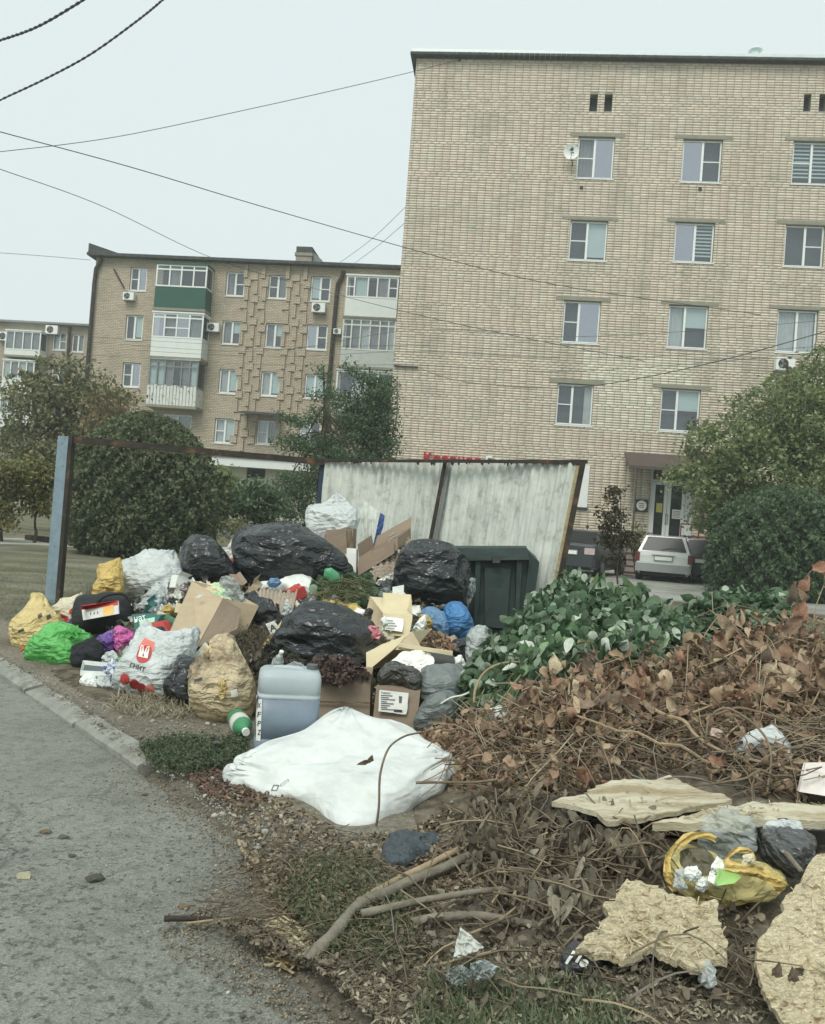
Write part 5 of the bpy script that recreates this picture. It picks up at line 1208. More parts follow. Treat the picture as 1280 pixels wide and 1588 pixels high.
def decal(target, c, mat, name='print', shape='quad', n=10, lift=.004, parent=None):
    """flat print lying on the target's surface; c = bottom-left, bottom-right, top-right, top-left pixels"""
    tr = bvh(target)
    if shape == 'quad':
        g = [bil(c, i_ / n, j / n) for j in range(n + 1) for i_ in range(n + 1)]; Fc = [(j * (n + 1) + i_, j * (n + 1) + i_ + 1, (j + 1) * (n + 1) + i_ + 1, (j + 1) * (n + 1) + i_) for j in range(n) for i_ in range(n)]
    else:
        g = [bil(c, .5, .5)]; m_ = 28
        for r in (.35, .7, 1.): g += [bil(c, .5 + .5 * r * math.cos(2 * math.pi * k / m_), .5 + .5 * r * math.sin(2 * math.pi * k / m_)) for k in range(m_)]
        Fc = [(0, 1 + k, 1 + (k + 1) % m_) for k in range(m_)] + [(1 + r * m_ + k, 1 + (r + 1) * m_ + k, 1 + (r + 1) * m_ + (k + 1) % m_, 1 + r * m_ + (k + 1) % m_) for r in (0, 1) for k in range(m_)]
    return mk(name, project(tr, g, lift), Fc, mat, parent or target)
def lettering(target, s, c, mat, lift=.006, bold=.01, parent=None, name='lettering'):
    V, Fc = text_mesh(s, 1., bold); mn, mxx = V.min(0), V.max(0); g = [bil(c, (v[0] - mn[0]) / (mxx[0] - mn[0]), (v[1] - mn[1]) / (mxx[1] - mn[1])) for v in V]
    return mk(name, project(bvh(target), g, lift), Fc, mat, parent or target)
def eggtray(name, label, q, nx, ny, amp, mat, group=None, parent=None):
    a, b, c, d = qpts(q); n_ = (b - a).cross(d - a).normalized(); n_ = -n_ if n_.y > 0 else n_; S = 8; X, Y = nx * S, ny * S; V = []
    for side in (0, 1):
        for j in range(Y + 1):
            for i_ in range(X + 1):
                u, v = i_ / X, j / Y; h = math.cos(2 * math.pi * u * nx) * math.cos(2 * math.pi * v * ny); h = math.copysign(abs(h) ** .7, h); sag = amp * 1.2 * math.sin(u * 3 + v * 2)
                V.append(a.lerp(b, u).lerp(d.lerp(c, u), v) + n_ * (amp * h + sag - side * .004))
    K = (X + 1) * (Y + 1); Fc = []
    for j in range(Y):
        for i_ in range(X): k = j * (X + 1) + i_; f = (k, k + 1, k + X + 2, k + X + 1); Fc.append(f); Fc.append(tuple(K + z for z in f[::-1]))
    o = mk(name, V, Fc, mat, parent, smooth=True)
    if not parent: tag(o, label, 'egg tray', group)
    return o
def bottle(label, a, b, r, mat, capm, lab=None, name='bottle', cat='bottle', group=None):
    """a = bottom centre, b = tip of the cap (world)"""
    a, b = Vector(a), Vector(b); L_ = (b - a); prof = [(0, .55), (.02, .95), (.12, 1), (.3, .94), (.5, 1), (.66, 1), (.8, .62), (.88, .32), (.93, .3)]
    mid = (a + b) / 2; t = empty(name, mid, 0, label, cat, group)
    V, Fc = tube([a.lerp(b, u) for u, _ in prof], [r * s for _, s in prof], 16); mk('bottle_body', V, Fc, mat, t, smooth=True)
    V, Fc = tube([a.lerp(b, .925), a.lerp(b, 1)], r * .38, 12); mk('cap', V, Fc, capm, t)
    if lab: V, Fc = tube([a.lerp(b, .3), a.lerp(b, .4), a.lerp(b, .62)], [r * 1.0, r * 1.03, r * 1.03], 16); mk('bottle_label', V, Fc, lab, t, smooth=True)
    return t

# ================================================================== HEAP SURFACES
SOIL = M('dark_rubbish_soil', s2l((84, 76, 64)), .95, .45, 14, .9, 60, .1, col2=s2l((124, 114, 96)), sc2=9.)
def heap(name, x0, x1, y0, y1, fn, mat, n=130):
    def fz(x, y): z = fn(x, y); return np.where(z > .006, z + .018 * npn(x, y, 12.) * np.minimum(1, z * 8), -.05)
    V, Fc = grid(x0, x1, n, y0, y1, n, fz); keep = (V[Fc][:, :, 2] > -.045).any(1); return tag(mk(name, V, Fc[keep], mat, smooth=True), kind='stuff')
heap('rubbish_heap', -3.4, 1.4, 4.9, 10.4, heapA, SOIL); heap('soil_heap', -.3, 6.3, 1.9, 7.8, heapB, M('trampled_dirt', s2l((122, 112, 96)), .95, .4, 16, .9, 60, .1, col2=s2l((90, 80, 66)), sc2=7.))

# ---- (litter)
# ---- the loose small litter nobody could count
rg = np.random.default_rng(21)
LITM = M('mixed_litter', (1, 1, 1), .7, .2, 12, .3, 40, .2, island=[s2l(c) for c in [(70, 66, 58), (96, 88, 74), (148, 138, 118), (78, 78, 74), (80, 74, 62), (190, 188, 178), (104, 94, 78), (66, 62, 54), (120, 110, 92), (222, 222, 214), (88, 80, 66), (180, 160, 104), (90, 110, 92)]])
crum = [bigleaf(rg, .6, 1.0, .45) for _ in range(5)]
polyA = [(150, 960), (190, 890), (300, 860), (400, 845), (560, 850), (700, 880), (740, 1000), (720, 1120), (640, 1125), (500, 1090), (400, 1060), (300, 1060), (190, 1030)]
q = scatter(polyA, 3600, rg); p = hit(q[:, 0], q[:, 1]); p[:, 2] += rg.uniform(.0, .07, len(p)); p = p[p[:, 1] < 10]
V, Fc = repl(crum, p, rotm(rg, len(p), .8), rg.uniform(.02, .075, len(p)), rg); tag(mk('litter', V, Fc, LITM), 'small scraps of mixed litter filling the gaps of the rubbish heap', 'litter', kind='stuff')

# ================================================================== RUBBISH: the things, left to right, back to front
# -- back row
bag('white_bag', 'crumpled translucent white bag topmost on the heap against the corrugated sheet', 'bag', [(474, 826), (477, 806), (486, 794), (498, 790), (508, 784), (523, 778), (538, 781), (548, 796), (553, 812), (550, 828), (530, 836), (505, 830), (485, 836)], (8.95, 8.8), .17, WHITEBAG, 1, .11, 1.2, ears=[(522, 768), (480, 790), (553, 800)])
bag('grey_bag', 'pale grey limp bag below the topmost white bag', 'bag', [(468, 848), (478, 832), (500, 826), (520, 826), (530, 840), (534, 870), (515, 880), (490, 868), (476, 860)], 8.75, .16, plastic('mauve_grey_bag', (150, 142, 140)), 2, .1, 1.2)
boxq('cardboard_box', 'small open tan carton standing under the topmost white bag', 'box', [(508, 862, 8.5), (546, 858, 8.5), (548, 820, 8.55), (505, 822, 8.55)], (.02, .25, 0), CARD_D)
m_ = MB(); a = P(541, 822, 8.4); b = P(549, 866, 8.35); m_.tube(smoothpts([a, a.lerp(b, .5) + Vector((-.01, 0, 0)), b], 4), [.03] * 4 + [.036] * 5, 8); tag(m_.build('wood_offcut', BARK, smooth=True), 'short dark wooden offcut upright beside the small open carton', 'wood')
boxq('milk_carton', 'narrow white carton standing beside the carton of egg trays', 'carton', [(536, 893, 8.2), (552, 893, 8.2), (553, 852, 8.25), (538, 850, 8.25)], (.01, .07, 0), PAPER)
sheet(P(556, 770, 9.0), P(598, 800, 8.9), P(566, 862, 8.8), P(584, 856, 8.75), 'bent_sheet', .07, .008, None, WASH, 10)
o = bpy.data.objects['bent_sheet']; tag(o, 'bent loose whitewashed sheet with a blue edge leaning on the fence', 'sheet')
flatsheet('blue_rim', None, None, [(590, 795), (597, 800), (594, 820), (584, 845), (578, 850), (584, 822)], 8.7, BLUEI, 3, .01, parent=o)
# carton with egg trays
ob = openbox('egg_tray_box', 'open brown carton full of egg trays in front of the corrugated sheet', 'box', [(555, 893, 8.15), (617, 852, 8.1), (617, 833, 8.15), (557, 866, 8.2)], (.12, .42, .1), CARD_D, (0, 0, 1, 1), ang=1.0, fl=.3)
boxq('panel', None, None, [(556, 893, 8.12), (612, 858, 8.06), (610, 836, 8.1), (557, 864, 8.18)], (0, .006, 0), CARD_D, ob)
eggtray('egg_tray', 'stack of broken egg trays spilling from the open brown carton', [(566, 903, 8.0), (620, 900, 7.95), (638, 850, 8.2), (600, 858, 8.3)], 5, 4, .03, EGG)
eggtray('egg_tray', 'egg tray pieces standing at the back edge of the brown carton', [(600, 850, 8.3), (632, 858, 8.25), (640, 834, 8.4), (607, 826, 8.4)], 5, 3, .02, EGG)
bag('black_bag', 'tall full black bin bag standing left of the green bin', 'bin bag', [(611, 902), (612, 882), (620, 864), (632, 852), (648, 846), (664, 844), (680, 846), (695, 852), (706, 864), (716, 878), (722, 893), (723, 915), (720, 935), (705, 943), (685, 946), (655, 949), (632, 938), (618, 922)], (7.9, 7.6), .34, BLK, 4, .08, 1.0, aniso=(.55, 1, 1.8), ears=[(722, 880), (612, 940)])
bag('black_bag', 'small slack black bag left of the tall black bin bag', 'bin bag', [(585, 925), (590, 905), (600, 898), (614, 902), (618, 925), (606, 930), (592, 930)], 7.7, .15, BLK, 5, .09)
flatsheet('paper_sheet', 'white sheet of paper under the spilled egg trays', 'paper', [(580, 905), (600, 892), (616, 888), (614, 905), (600, 902), (590, 910)], 7.75, PAPER, 2, .03)
bag('black_bag', 'largest slumped black bin bag with a torn tied top, at the back of the heap', 'bin bag', [(362, 884), (365, 866), (371, 852), (384, 846), (400, 848), (416, 838), (434, 833), (452, 836), (475, 838), (498, 846), (515, 852), (530, 866), (536, 884), (520, 893), (500, 892), (470, 898), (430, 905), (400, 904), (376, 900)], (8.1, 7.7), .34, BLK, 6, .085, 1.0, aniso=(.6, 1, 1.6), ears=[(388, 828), (370, 838), (440, 828), (452, 830), (540, 892)])
bag('black_bag', 'smooth rounded black bin bag left of the largest one', 'bin bag', [(279, 868), (284, 853), (296, 846), (313, 843), (328, 845), (342, 853), (354, 868), (363, 884), (366, 897), (350, 902), (325, 904), (300, 900), (287, 888)], (8.0, 7.7), .28, BLK, 7, .06, .8, aniso=(1.5, 1, .6), ears=[(300, 838), (366, 900)])
flatsheet('pale_board', 'folded white board with a pink edge stuck between the two rear black bags', 'board', [(338, 852), (344, 850), (353, 848), (361, 833), (368, 843), (379, 840), (374, 856), (362, 870), (359, 880), (352, 868)], 8.15, PAPER, 4, .01)
o = bpy.data.objects['pale_board']; flatsheet('pink_edge', None, None, [(350, 866), (362, 866), (368, 864), (361, 880)], 8.05, REDS, 5, .004, parent=o)
bag('white_bag', 'small pale bag peeking out left of the rounded black bag', 'bag', [(279, 858), (281, 848), (296, 845), (300, 850), (288, 862)], 8.1, .08, WHITEBAG, 8, .1)
bag('white_bag', 'wide crumpled white carrier bag behind the mustard one', 'bag', [(184, 912), (188, 892), (200, 884), (215, 878), (226, 872), (242, 868), (262, 870), (272, 876), (285, 888), (288, 905), (280, 920), (268, 935), (245, 930), (225, 926), (205, 924)], (8.0, 7.6), .22, WHITEBAG, 9, .08, 1.1, ears=[(228, 862), (268, 862), (186, 880)])
bag('white_bag', 'small tied white bag on top of the wide white one', 'bag', [(247, 872), (250, 862), (262, 860), (270, 866), (268, 876), (256, 878)], 7.9, .07, WHITEBAG, 10, .12)
bag('clear_bag', 'clear crumpled bag hanging down below the wide white carrier', 'bag', [(208, 950), (216, 938), (230, 928), (245, 915), (256, 908), (264, 925), (266, 948), (250, 958), (236, 950), (222, 958)], (7.4, 7.2), .12, FILMG, 11, .14, 1.6)
bag('dark_bag', 'small dark bag behind the clear crumpled one', 'bag', [(203, 945), (210, 928), (226, 922), (240, 930), (232, 948), (214, 955)], 7.5, .1, BLK, 12, .1)
bag('mustard_bag', 'mustard yellow bag perched behind the black holdall', 'bag', [(143, 932), (147, 918), (153, 906), (156, 894), (163, 884), (172, 879), (184, 880), (190, 888), (190, 905), (191, 918), (184, 926), (170, 926), (156, 934)], (7.6, 7.4), .15, MUST, 13, .08, 1.1, ears=[(148, 876), (186, 868)])
bag('cream_bag', 'cream carrier bag with red print behind the yellow one at the left', 'bag', [(80, 950), (95, 938), (112, 932), (124, 931), (128, 945), (118, 962), (110, 974), (100, 968), (90, 962)], (7.6, 7.4), .1, CREAM, 14, .08, ears=[(126, 922), (96, 930)])
o = bpy.data.objects['cream_bag']; decal(o, [(97, 968), (108, 973), (106, 956), (94, 952)], REDP); decal(o, [(106, 952), (116, 952), (118, 942), (108, 944)], REDP, shape='disc')
flatsheet('lilac_piece', 'small lilac plastic piece between the cream bag and the black holdall', 'plastic', [(98, 976), (106, 962), (118, 956), (118, 976), (108, 982)], 7.2, M('lilac', s2l((160, 132, 190)), .4), 2, .02)
bag('yellow_bag', 'large yellow carrier bag with looped handles, leftmost of the rubbish', 'bag', [(17, 1000), (20, 980), (27, 965), (38, 955), (47, 945), (50, 935), (64, 936), (76, 946), (88, 957), (97, 968), (96, 982), (84, 996), (74, 1010), (62, 1016), (48, 1014), (44, 1006), (30, 1004)], (7.3, 6.95), .19, YEL, 15, .08, 1.0, ears=[(50, 930), (66, 930), (20, 972), (98, 975), (28, 1018)])
yb = o = [x for x in COL.objects if x.name.startswith('yellow_bag')][0]
m_ = MB(); m_.tube(smoothpts([P(49, 950, 7.15), P(50, 935, 7.2), P(58, 931, 7.2), P(65, 938, 7.18), P(69, 950, 7.12)], 5), .012, 6); m_.build('handle', YEL, o, smooth=True)
for c in ([(60, 960), (66, 956), (64, 950), (58, 954)], [(73, 962), (80, 958), (78, 952), (72, 955)], [(28, 982), (38, 978), (36, 974), (28, 978)]): decal(o, c, DARKP, n=4)
flatsheet('tray', 'orange plastic scrap under the yellow and green bags', 'plastic', [(30, 1006), (34, 1000), (46, 1003), (44, 1014), (34, 1014)], 6.75, M('orange_scrap', s2l((226, 160, 96)), .5), 3, .02)
# black holdall with a price card on it
hb = bag('black_holdall', 'black rectangular holdall with a red and white card on top', 'holdall', [(115, 978), (116, 950), (120, 938), (130, 934), (150, 934), (185, 930), (200, 930), (205, 942), (206, 970), (200, 984), (180, 986), (155, 984), (135, 988), (122, 986)], (7.3, 7.05), .22, plastic('black_fabric', (38, 42, 44), rough=.8, bump=.2), 16, .03, 1., pw=.45)
cd_ = boxq('product_card', None, None, [(129, 962, 6.78), (184, 952, 6.78), (183, 932, 6.9), (126, 941, 6.9)], (0, .02, 0), PAPERG, hb)
decal(cd_, [(126, 946), (183, 938), (183, 931), (126, 939)], REDP, parent=hb); decal(cd_, [(160, 955), (176, 952), (176, 938), (160, 940)], M('amber_print', s2l((240, 180, 90)), .6), parent=hb)
lettering(cd_, 'I I I', [(140, 954), (152, 952), (152, 948), (140, 950)], DARKP, parent=hb)
m_ = MB(); m_.tube(smoothpts([P(150, 936, 7.0), P(165, 924, 7.0), P(190, 921, 7.0), P(203, 934, 7.0)], 5), .012, 6); m_.build('handle', BLACK, hb)
# teal box, red carton, mint card
tb = boxq('teal_box', 'teal printed box between the holdall and the big carton', 'box', [(213, 993, 6.4), (226, 990, 6.38), (250, 954, 6.5), (204, 953, 6.55)], (.06, .12, 0), TEAL)
decal(tb, [(217, 972), (240, 964), (240, 957), (216, 962)], MINT); lettering(tb, 'нат', [(209, 966), (227, 961), (225, 954), (208, 957)], PAPER)
boxq('red_carton', 'crushed dark red carton under the teal box', 'carton', [(222, 988, 6.35), (262, 984, 6.3), (252, 964, 6.4), (236, 966, 6.45)], (.02, .1, 0), REDP)
boxq('mint_carton', 'pale mint carton beside the dark red one', 'carton', [(243, 1000, 6.4), (262, 1002, 6.4), (260, 976, 6.5), (244, 980, 6.5)], (.02, .08, 0), MINT)
bag('striped_bag', 'small dark patterned bag left of the big carton', 'bag', [(272, 930), (276, 910), (288, 902), (292, 915), (286, 932), (278, 938)], 7.1, .07, plastic('maroon_pattern', (112, 82, 84), col2=s2l((214, 206, 204)), sc2=24.), 17, .08)
for j, (c, lb) in enumerate((([(262, 928), (276, 905), (282, 925), (275, 950), (263, 960)], 'crumpled white paper left of the patterned bag'), ([(236, 968), (248, 950), (262, 948), (262, 966), (250, 974)], 'white paper wad under the clear bag'), ([(258, 968), (268, 950), (280, 948), (270, 975)], 'thin white paper strip along the big carton'))):
    flatsheet('paper_scrap', lb, 'paper', c, 6.95, PAPER, j + 3, .04)
# the big tan carton
bc = openbox('large_carton', 'large tilted tan carton in the middle of the heap with a torn sticker', 'box', [(255, 998, 6.25), (307, 1003, 6.0), (346, 928, 6.3), (298, 901, 6.55)], (.22, .30, -.07), CARD, (0, 0, 0, 0), fl=.3)
qq = [(256, 997, 6.235), (306, 1002, 5.985), (345, 929, 6.285), (299, 903, 6.535)]
fpn = boxq('front_panel', None, None, qq, (0, .008, 0), CARD, bc)
boxq('side_panel', None, None, [(307, 1003, 5.99), (368, 975, 6.2), (373, 945, 6.35), (346, 927, 6.29)], (0, .008, 0), CARD_D, bc)
flatsheet('torn_sticker', None, None, [(303, 927), (308, 923), (316, 922), (310, 928)], 6.3, PAPER, 1, .0, parent=bc)
flatsheet('flyer', 'peach and green leaflet lying on top of the large tan carton', 'leaflet', [(298, 902), (320, 905), (340, 903), (352, 918), (360, 932), (345, 928), (322, 916)], (6.75, 6.4), M('peach_print', s2l((238, 208, 172)), .6, col2=s2l((150, 214, 160)), sc2=9.), 2, .02)
bag('clear_bottle', 'crumpled clear plastic bottle on top of the large tan carton', 'bottle', [(341, 918), (343, 897), (352, 893), (364, 897), (372, 912), (380, 925), (372, 932), (355, 926)], 6.7, .07, FILM, 18, .12, 1.5)
flatsheet('film_piece', 'piece of clear film over the right corner of the large carton', 'film', [(340, 925), (356, 915), (375, 920), (382, 932), (372, 945), (355, 940)], 6.5, FILMG, 4, .03)
# centre
bag('black_bag', 'small black bag under the egg tray right of the large tan carton', 'bin bag', [(371, 952), (376, 935), (388, 928), (402, 930), (420, 942), (436, 955), (444, 968), (438, 980), (420, 978), (405, 986), (385, 986), (374, 975)], (7.0, 6.7), .18, BLK, 19, .11, 1.5)
eggtray('egg_tray', 'grey egg tray lying face down in front of the largest black bag', [(386, 934, 7.15), (452, 955, 6.95), (462, 912, 7.2), (384, 918, 7.5)], 6, 4, .03, EGG)
bag('white_bag', 'white foam-like sack behind the grey egg tray', 'bag', [(384, 918), (392, 908), (410, 912), (440, 904), (470, 894), (484, 896), (490, 912), (494, 935), (488, 944), (470, 943), (455, 935), (440, 918), (415, 922)], (7.8, 7.4), .12, FOAM, 20, .05)
bag('blue_film_bag', 'small knot of bluish clear film above the grey egg tray', 'bag', [(413, 905), (420, 896), (430, 896), (437, 904), (428, 912), (418, 911)], 7.35, .05, BLUEP, 21, .1)
bag('mustard_sheet', 'mustard plastic bag flattened under the cut green stems', 'bag', [(462, 958), (470, 945), (500, 938), (530, 944), (560, 942), (566, 952), (560, 966), (540, 974), (510, 966), (480, 962)], (7.2, 6.8), .1, MUST, 22, .1, 1.4)
bag('mustard_scrap', 'mustard plastic strip left of the middle black bag', 'bag', [(398, 1016), (412, 996), (430, 980), (438, 962), (452, 956), (456, 964), (444, 985), (426, 1005), (410, 1016)], (6.7, 6.2), .06, YEL, 23, .08)
flatsheet('white_tag', 'white label card on the small black bag', 'card', [(412, 968), (426, 963), (436, 978), (420, 984)], 6.3, PAPER, 1, .005)
lettering(bpy.data.objects['white_tag'], 'A', [(420, 980), (430, 977), (426, 967), (417, 970)], DARKP)
bag('black_bag', 'wide taut black bin bag lying in the middle just above the brown cartons', 'bin bag', [(427, 1012), (430, 998), (437, 984), (446, 972), (458, 964), (474, 959), (496, 961), (520, 966), (545, 970), (566, 978), (578, 990), (584, 1004), (580, 1020), (570, 1034), (545, 1042), (500, 1040), (460, 1034), (438, 1026)], (6.3, 5.8), .3, BLK, 24, .075, 1.1, aniso=(.35, 1, 2.2), ears=[(424, 1014), (590, 1004)])
m_ = MB(); o = None
bag('pink_scrap', 'small crumpled pink rag right of the middle black bag', 'rag', [(567, 980), (572, 972), (584, 972), (592, 982), (588, 992), (578, 990)], 5.9, .04, plastic('pink_rag', (232, 134, 150)), 25, .15)
lb_ = openbox('pale_carton', 'pale carton with a shipping label left of the blue bags', 'box', [(603, 976, 6.5), (634, 984, 6.4), (640, 954, 6.55), (594, 950, 6.7)], (-.02, .3, .13), CARD_L, (0, 0, 0, 0))
tp = boxq('top_panel', None, None, [(594, 951, 6.62), (640, 956, 6.5), (616, 929, 7.0), (574, 925, 7.05)], (0, .0, -.006), CARD_L, lb_)
sd_ = boxq('side_panel', None, None, [(562, 974, 6.75), (594, 984, 6.55), (594, 951, 6.6), (574, 925, 7.02)], (.004, .005, 0), CARD, lb_)
fp2 = boxq('front_panel', None, None, [(594, 984, 6.5), (634, 988, 6.38), (640, 956, 6.5), (594, 951, 6.6)], (0, .005, 0), CARD_L, lb_)
sl_ = boxq('shipping_label', None, None, [(596, 976, 6.48), (624, 980, 6.4), (626, 960, 6.5), (597, 957, 6.56)], (0, .002, 0), PAPER, lb_)
for k in range(4): decal(sl_, [(599, 963 + k * 4), (610 + (k * 3) % 7, 964 + k * 4), (610 + (k * 3) % 7, 962 + k * 4), (599, 961 + k * 4)], M('print_grey', s2l((150, 148, 142)), .7), n=3, parent=lb_)
bc2 = openbox('brown_carton', 'open tan carton lying on its side behind the white paper sheet', 'box', [(568, 1040, 5.6), (612, 1008, 5.6), (638, 980, 5.8), (568, 1014, 5.9)], (.15, .25, 0), CARD_L, (0, 0, 0, 0))
boxq('flap', None, None, [(569, 1042, 5.5), (612, 1006, 5.5), (640, 980, 5.7), (568, 1012, 5.6)], (0, .006, 0), CARD_L, bc2); boxq('flap', None, None, [(613, 1008, 5.5), (656, 1008, 5.55), (640, 980, 5.7), (626, 990, 5.6)], (0, .006, 0), CARD, bc2)
boxq('dark_case', 'flat dark plastic case right of the white paper sheet', 'case', [(672, 1046, 5.45), (704, 1048, 5.4), (706, 1026, 5.5), (650, 1014, 5.6)], (0, .12, .02), M('dark_plastic', s2l((66, 66, 62)), .5))
m_ = MB(); a = P(618, 1003, 5.5); b = P(702, 1017, 5.4); m_.hexa([a, b, b + Vector((0, 0, .025)), a + Vector((0, 0, .02))], (0, .03, 0)); tag(m_.build('pale_batten', CARD_L), 'thin pale batten lying over the open tan carton', 'batten')
flatsheet('paper_sheet', 'large bent sheet of white paper over the right carton', 'paper', [(602, 1032), (612, 1020), (624, 1009), (646, 1008), (668, 1012), (674, 1026), (672, 1036), (662, 1048), (655, 1049), (644, 1040), (622, 1033)], (5.5, 5.1), PAPER, 6, .025)
# blue bags, pumpkin-like blue bag
bag('blue_bag', 'bright blue rounded bag right below the tall black bin bag', 'bag', [(686, 952), (692, 942), (702, 938), (716, 939), (724, 948), (733, 962), (735, 978), (728, 990), (714, 993), (698, 988), (688, 978)], (7.2, 7.0), .17, BLUEB, 26, .05)
bag('pale_blue_bag', 'pale translucent blue bag lying left of the bright blue one', 'bag', [(648, 970), (652, 956), (664, 950), (680, 952), (692, 962), (698, 980), (690, 988), (676, 982), (662, 978)], (7.2, 6.9), .13, BLUEP, 27, .09)
bag('dark_bag', 'black bag in the shade below the blue bags', 'bin bag', [(692, 1020), (694, 1002), (706, 992), (726, 988), (734, 1000), (728, 1022), (712, 1030)], 6.6, .14, BLK, 28, .1)
bag('clear_bag', 'greyish clear bag left of the green vine heap', 'bag', [(722, 1018), (722, 1000), (728, 986), (740, 980), (754, 981), (764, 990), (758, 1004), (748, 1014), (738, 1026), (726, 1028)], (6.5, 6.2), .14, FILMG, 29, .1)
flatsheet('clear_wrap', 'strip of clear wrap hanging on the edge of the green bin', 'film', [(723, 920), (724, 898), (738, 896), (738, 915), (730, 935), (725, 945)], 7.75, FILM, 3, .03)
for j, (c, D_, lb) in enumerate((([(694, 1040), (704, 1020), (716, 1016), (722, 1032), (730, 1040), (724, 1046)], 5.6, 'crumpled white foil right of the dark case'), ([(640, 975), (650, 960), (660, 952), (662, 968), (652, 985)], 6.4, 'pale crumpled wrapper between the pale carton and blue bag'), ([(590, 960), (598, 955), (602, 968), (596, 976)], 6.3, 'white wad stuck on the pale carton'))):
    bag('paper_scrap', lb, 'paper', c, D_, .05, FOAM, 40 + j, .14, 1.6)
# leaf litter clump beside the blue bag, cut stems, twigs: loose plant waste
def clump(name, label, poly, n, D, size, mat, rng, bases, th=.1, tilt=.9, cat='plant waste', kind='stuff', parent=None, zmin=None):
    q = scatter(poly, n, rng); ys = [p[1] for p in poly]; y0, y1 = min(ys), max(ys); pts = np.array([P(a, b, Dof(D, b, y0, y1) + rng.uniform(-th, th))[:] for a, b in q])
    pts[:, 2] = np.maximum(pts[:, 2], .012)
    V, Fc = repl(bases, pts, rotm(rng, n, tilt), rng.uniform(.6, 1.3, n) * size, rng); o = mk(name, V, Fc, mat, parent)
    if not parent: tag(o, label, cat, kind=kind)
    return o
BROWNL = leafmat('dry_brown_leaf', [(160, 136, 108), (184, 152, 120), (204, 172, 136), (172, 130, 104), (136, 116, 96), (216, 188, 152), (178, 140, 112), (116, 102, 86)], .2, .7, .35)
DRYD = leafmat('dull_dry_leaf', [(126, 116, 98), (146, 134, 112), (112, 100, 84), (164, 150, 126), (96, 88, 74), (180, 166, 140)], .15, .8, .35)
GRNL = leafmat('vine_leaf_green', [(84, 114, 82), (96, 128, 90), (102, 132, 94), (64, 92, 66), (116, 144, 108), (76, 104, 72), (150, 172, 142), (196, 210, 186), (92, 124, 86), (72, 100, 66)], .2, .5, .25)
PALEL = leafmat('pale_vine_underside', [(170, 190, 158), (196, 210, 182), (150, 172, 138)], .2, .55, .15)
HAYM = leafmat('dry_grass', [(176, 166, 138), (154, 144, 118), (196, 186, 158), (132, 122, 100)], .1, .8, .2)
GRSM = leafmat('fresh_grass', [(100, 118, 84), (120, 136, 98), (86, 104, 74), (140, 148, 112), (150, 144, 112)], .2, .7, .2)
SHRUBR = leafmat('reddish_moss', [(92, 76, 70), (108, 88, 78), (74, 62, 58), (120, 100, 88)], .1, .9, .3)
leafB = [bigleaf(rg, .45, 1., .34) for _ in range(9)]; leafG = [bigleaf(rg, .1, .4, .40) for _ in range(6)]; leafH = [bigleaf(rg, .2, .8, .2) for _ in range(6)]
stemB = []
for _ in range(4):
    c_ = rg.uniform(-.25, .25); V, Fc = tube([(0, -.5, 0), (c_ * .6, -.15, .03), (c_, .2, 0), (c_ * .4, .5, .04)], .013, 3); stemB.append((np.array([tuple(v) for v in V]), np.array([(f[0], f[1], f[2]) for f in Fc if len(f) >= 3] + [(f[0], f[2], f[3]) for f in Fc if len(f) == 4])))
clump('leaf_litter', 'dry leaves heaped beside the blue bags', [(640, 990), (655, 975), (690, 985), (706, 1005), (690, 1018), (655, 1005)], 320, (6.6, 6.2), .06, BROWNL, rg, leafB)
clump('cut_stems', 'green cut stems and leaves on the heap behind the middle black bag', [(484, 905), (500, 895), (575, 892), (582, 915), (570, 935), (520, 942), (490, 935)], 420, (7.7, 7.2), .085, GRNL, rg, leafG)
clump('cut_stems', 'pale straw stems laid across the green cut stems', [(486, 920), (520, 900), (570, 898), (575, 925), (500, 940)], 160, (7.4, 7.0), .22, leafmat('straw_stem', [(150, 150, 104), (120, 124, 84), (176, 170, 128)]), rg, stemB, tilt=.25)
bag('green_plate', 'small bright green plastic disc among the cut stems', 'plate', [(502, 894), (504, 882), (514, 880), (526, 890), (530, 902), (516, 906)], 7.45, .03, M('green_plastic', s2l((74, 160, 110)), .4), 50, .02)
clump('dry_weeds', 'dry wiry weeds between the large carton and the middle black bag', [(355, 1000), (375, 970), (420, 975), (445, 990), (430, 1030), (400, 1050), (385, 1030)], 600, (6.5, 5.7), .13, leafmat('wiry_weed', [(112, 102, 82), (140, 128, 100), (90, 80, 64), (160, 150, 124)]), rg, stemB, tilt=.7)
clump('dark_plant_waste', 'dark rotting stems left of the jerrycan top', [(392, 1035), (410, 1005), (440, 1010), (480, 1030), (470, 1050), (420, 1045)], 420, (5.9, 5.2), .08, leafmat('rotting', [(62, 62, 54), (84, 82, 70), (48, 50, 46), (104, 96, 80)]), rg, leafB + stemB)
clump('reddish_plant_waste', 'matted reddish brown roots on top of the left brown carton', [(472, 1052), (476, 1034), (492, 1020), (515, 1016), (540, 1022), (565, 1038), (574, 1052), (520, 1062)], 1500, (5.35, 4.95), .045, SHRUBR, rg, leafB + stemB, th=.12)
bag('film_wad', 'wad of clear film above the jerrycan', 'film', [(440, 1040), (444, 1030), (456, 1026), (470, 1032), (478, 1042), (460, 1046)], 5.0, .05, FILM, 51, .16)
bottle('small clear bottle neck with white cap above the jerrycan', P(422, 1052, 5.2), P(437, 1010, 5.1), .035, FILMG, PAPER)
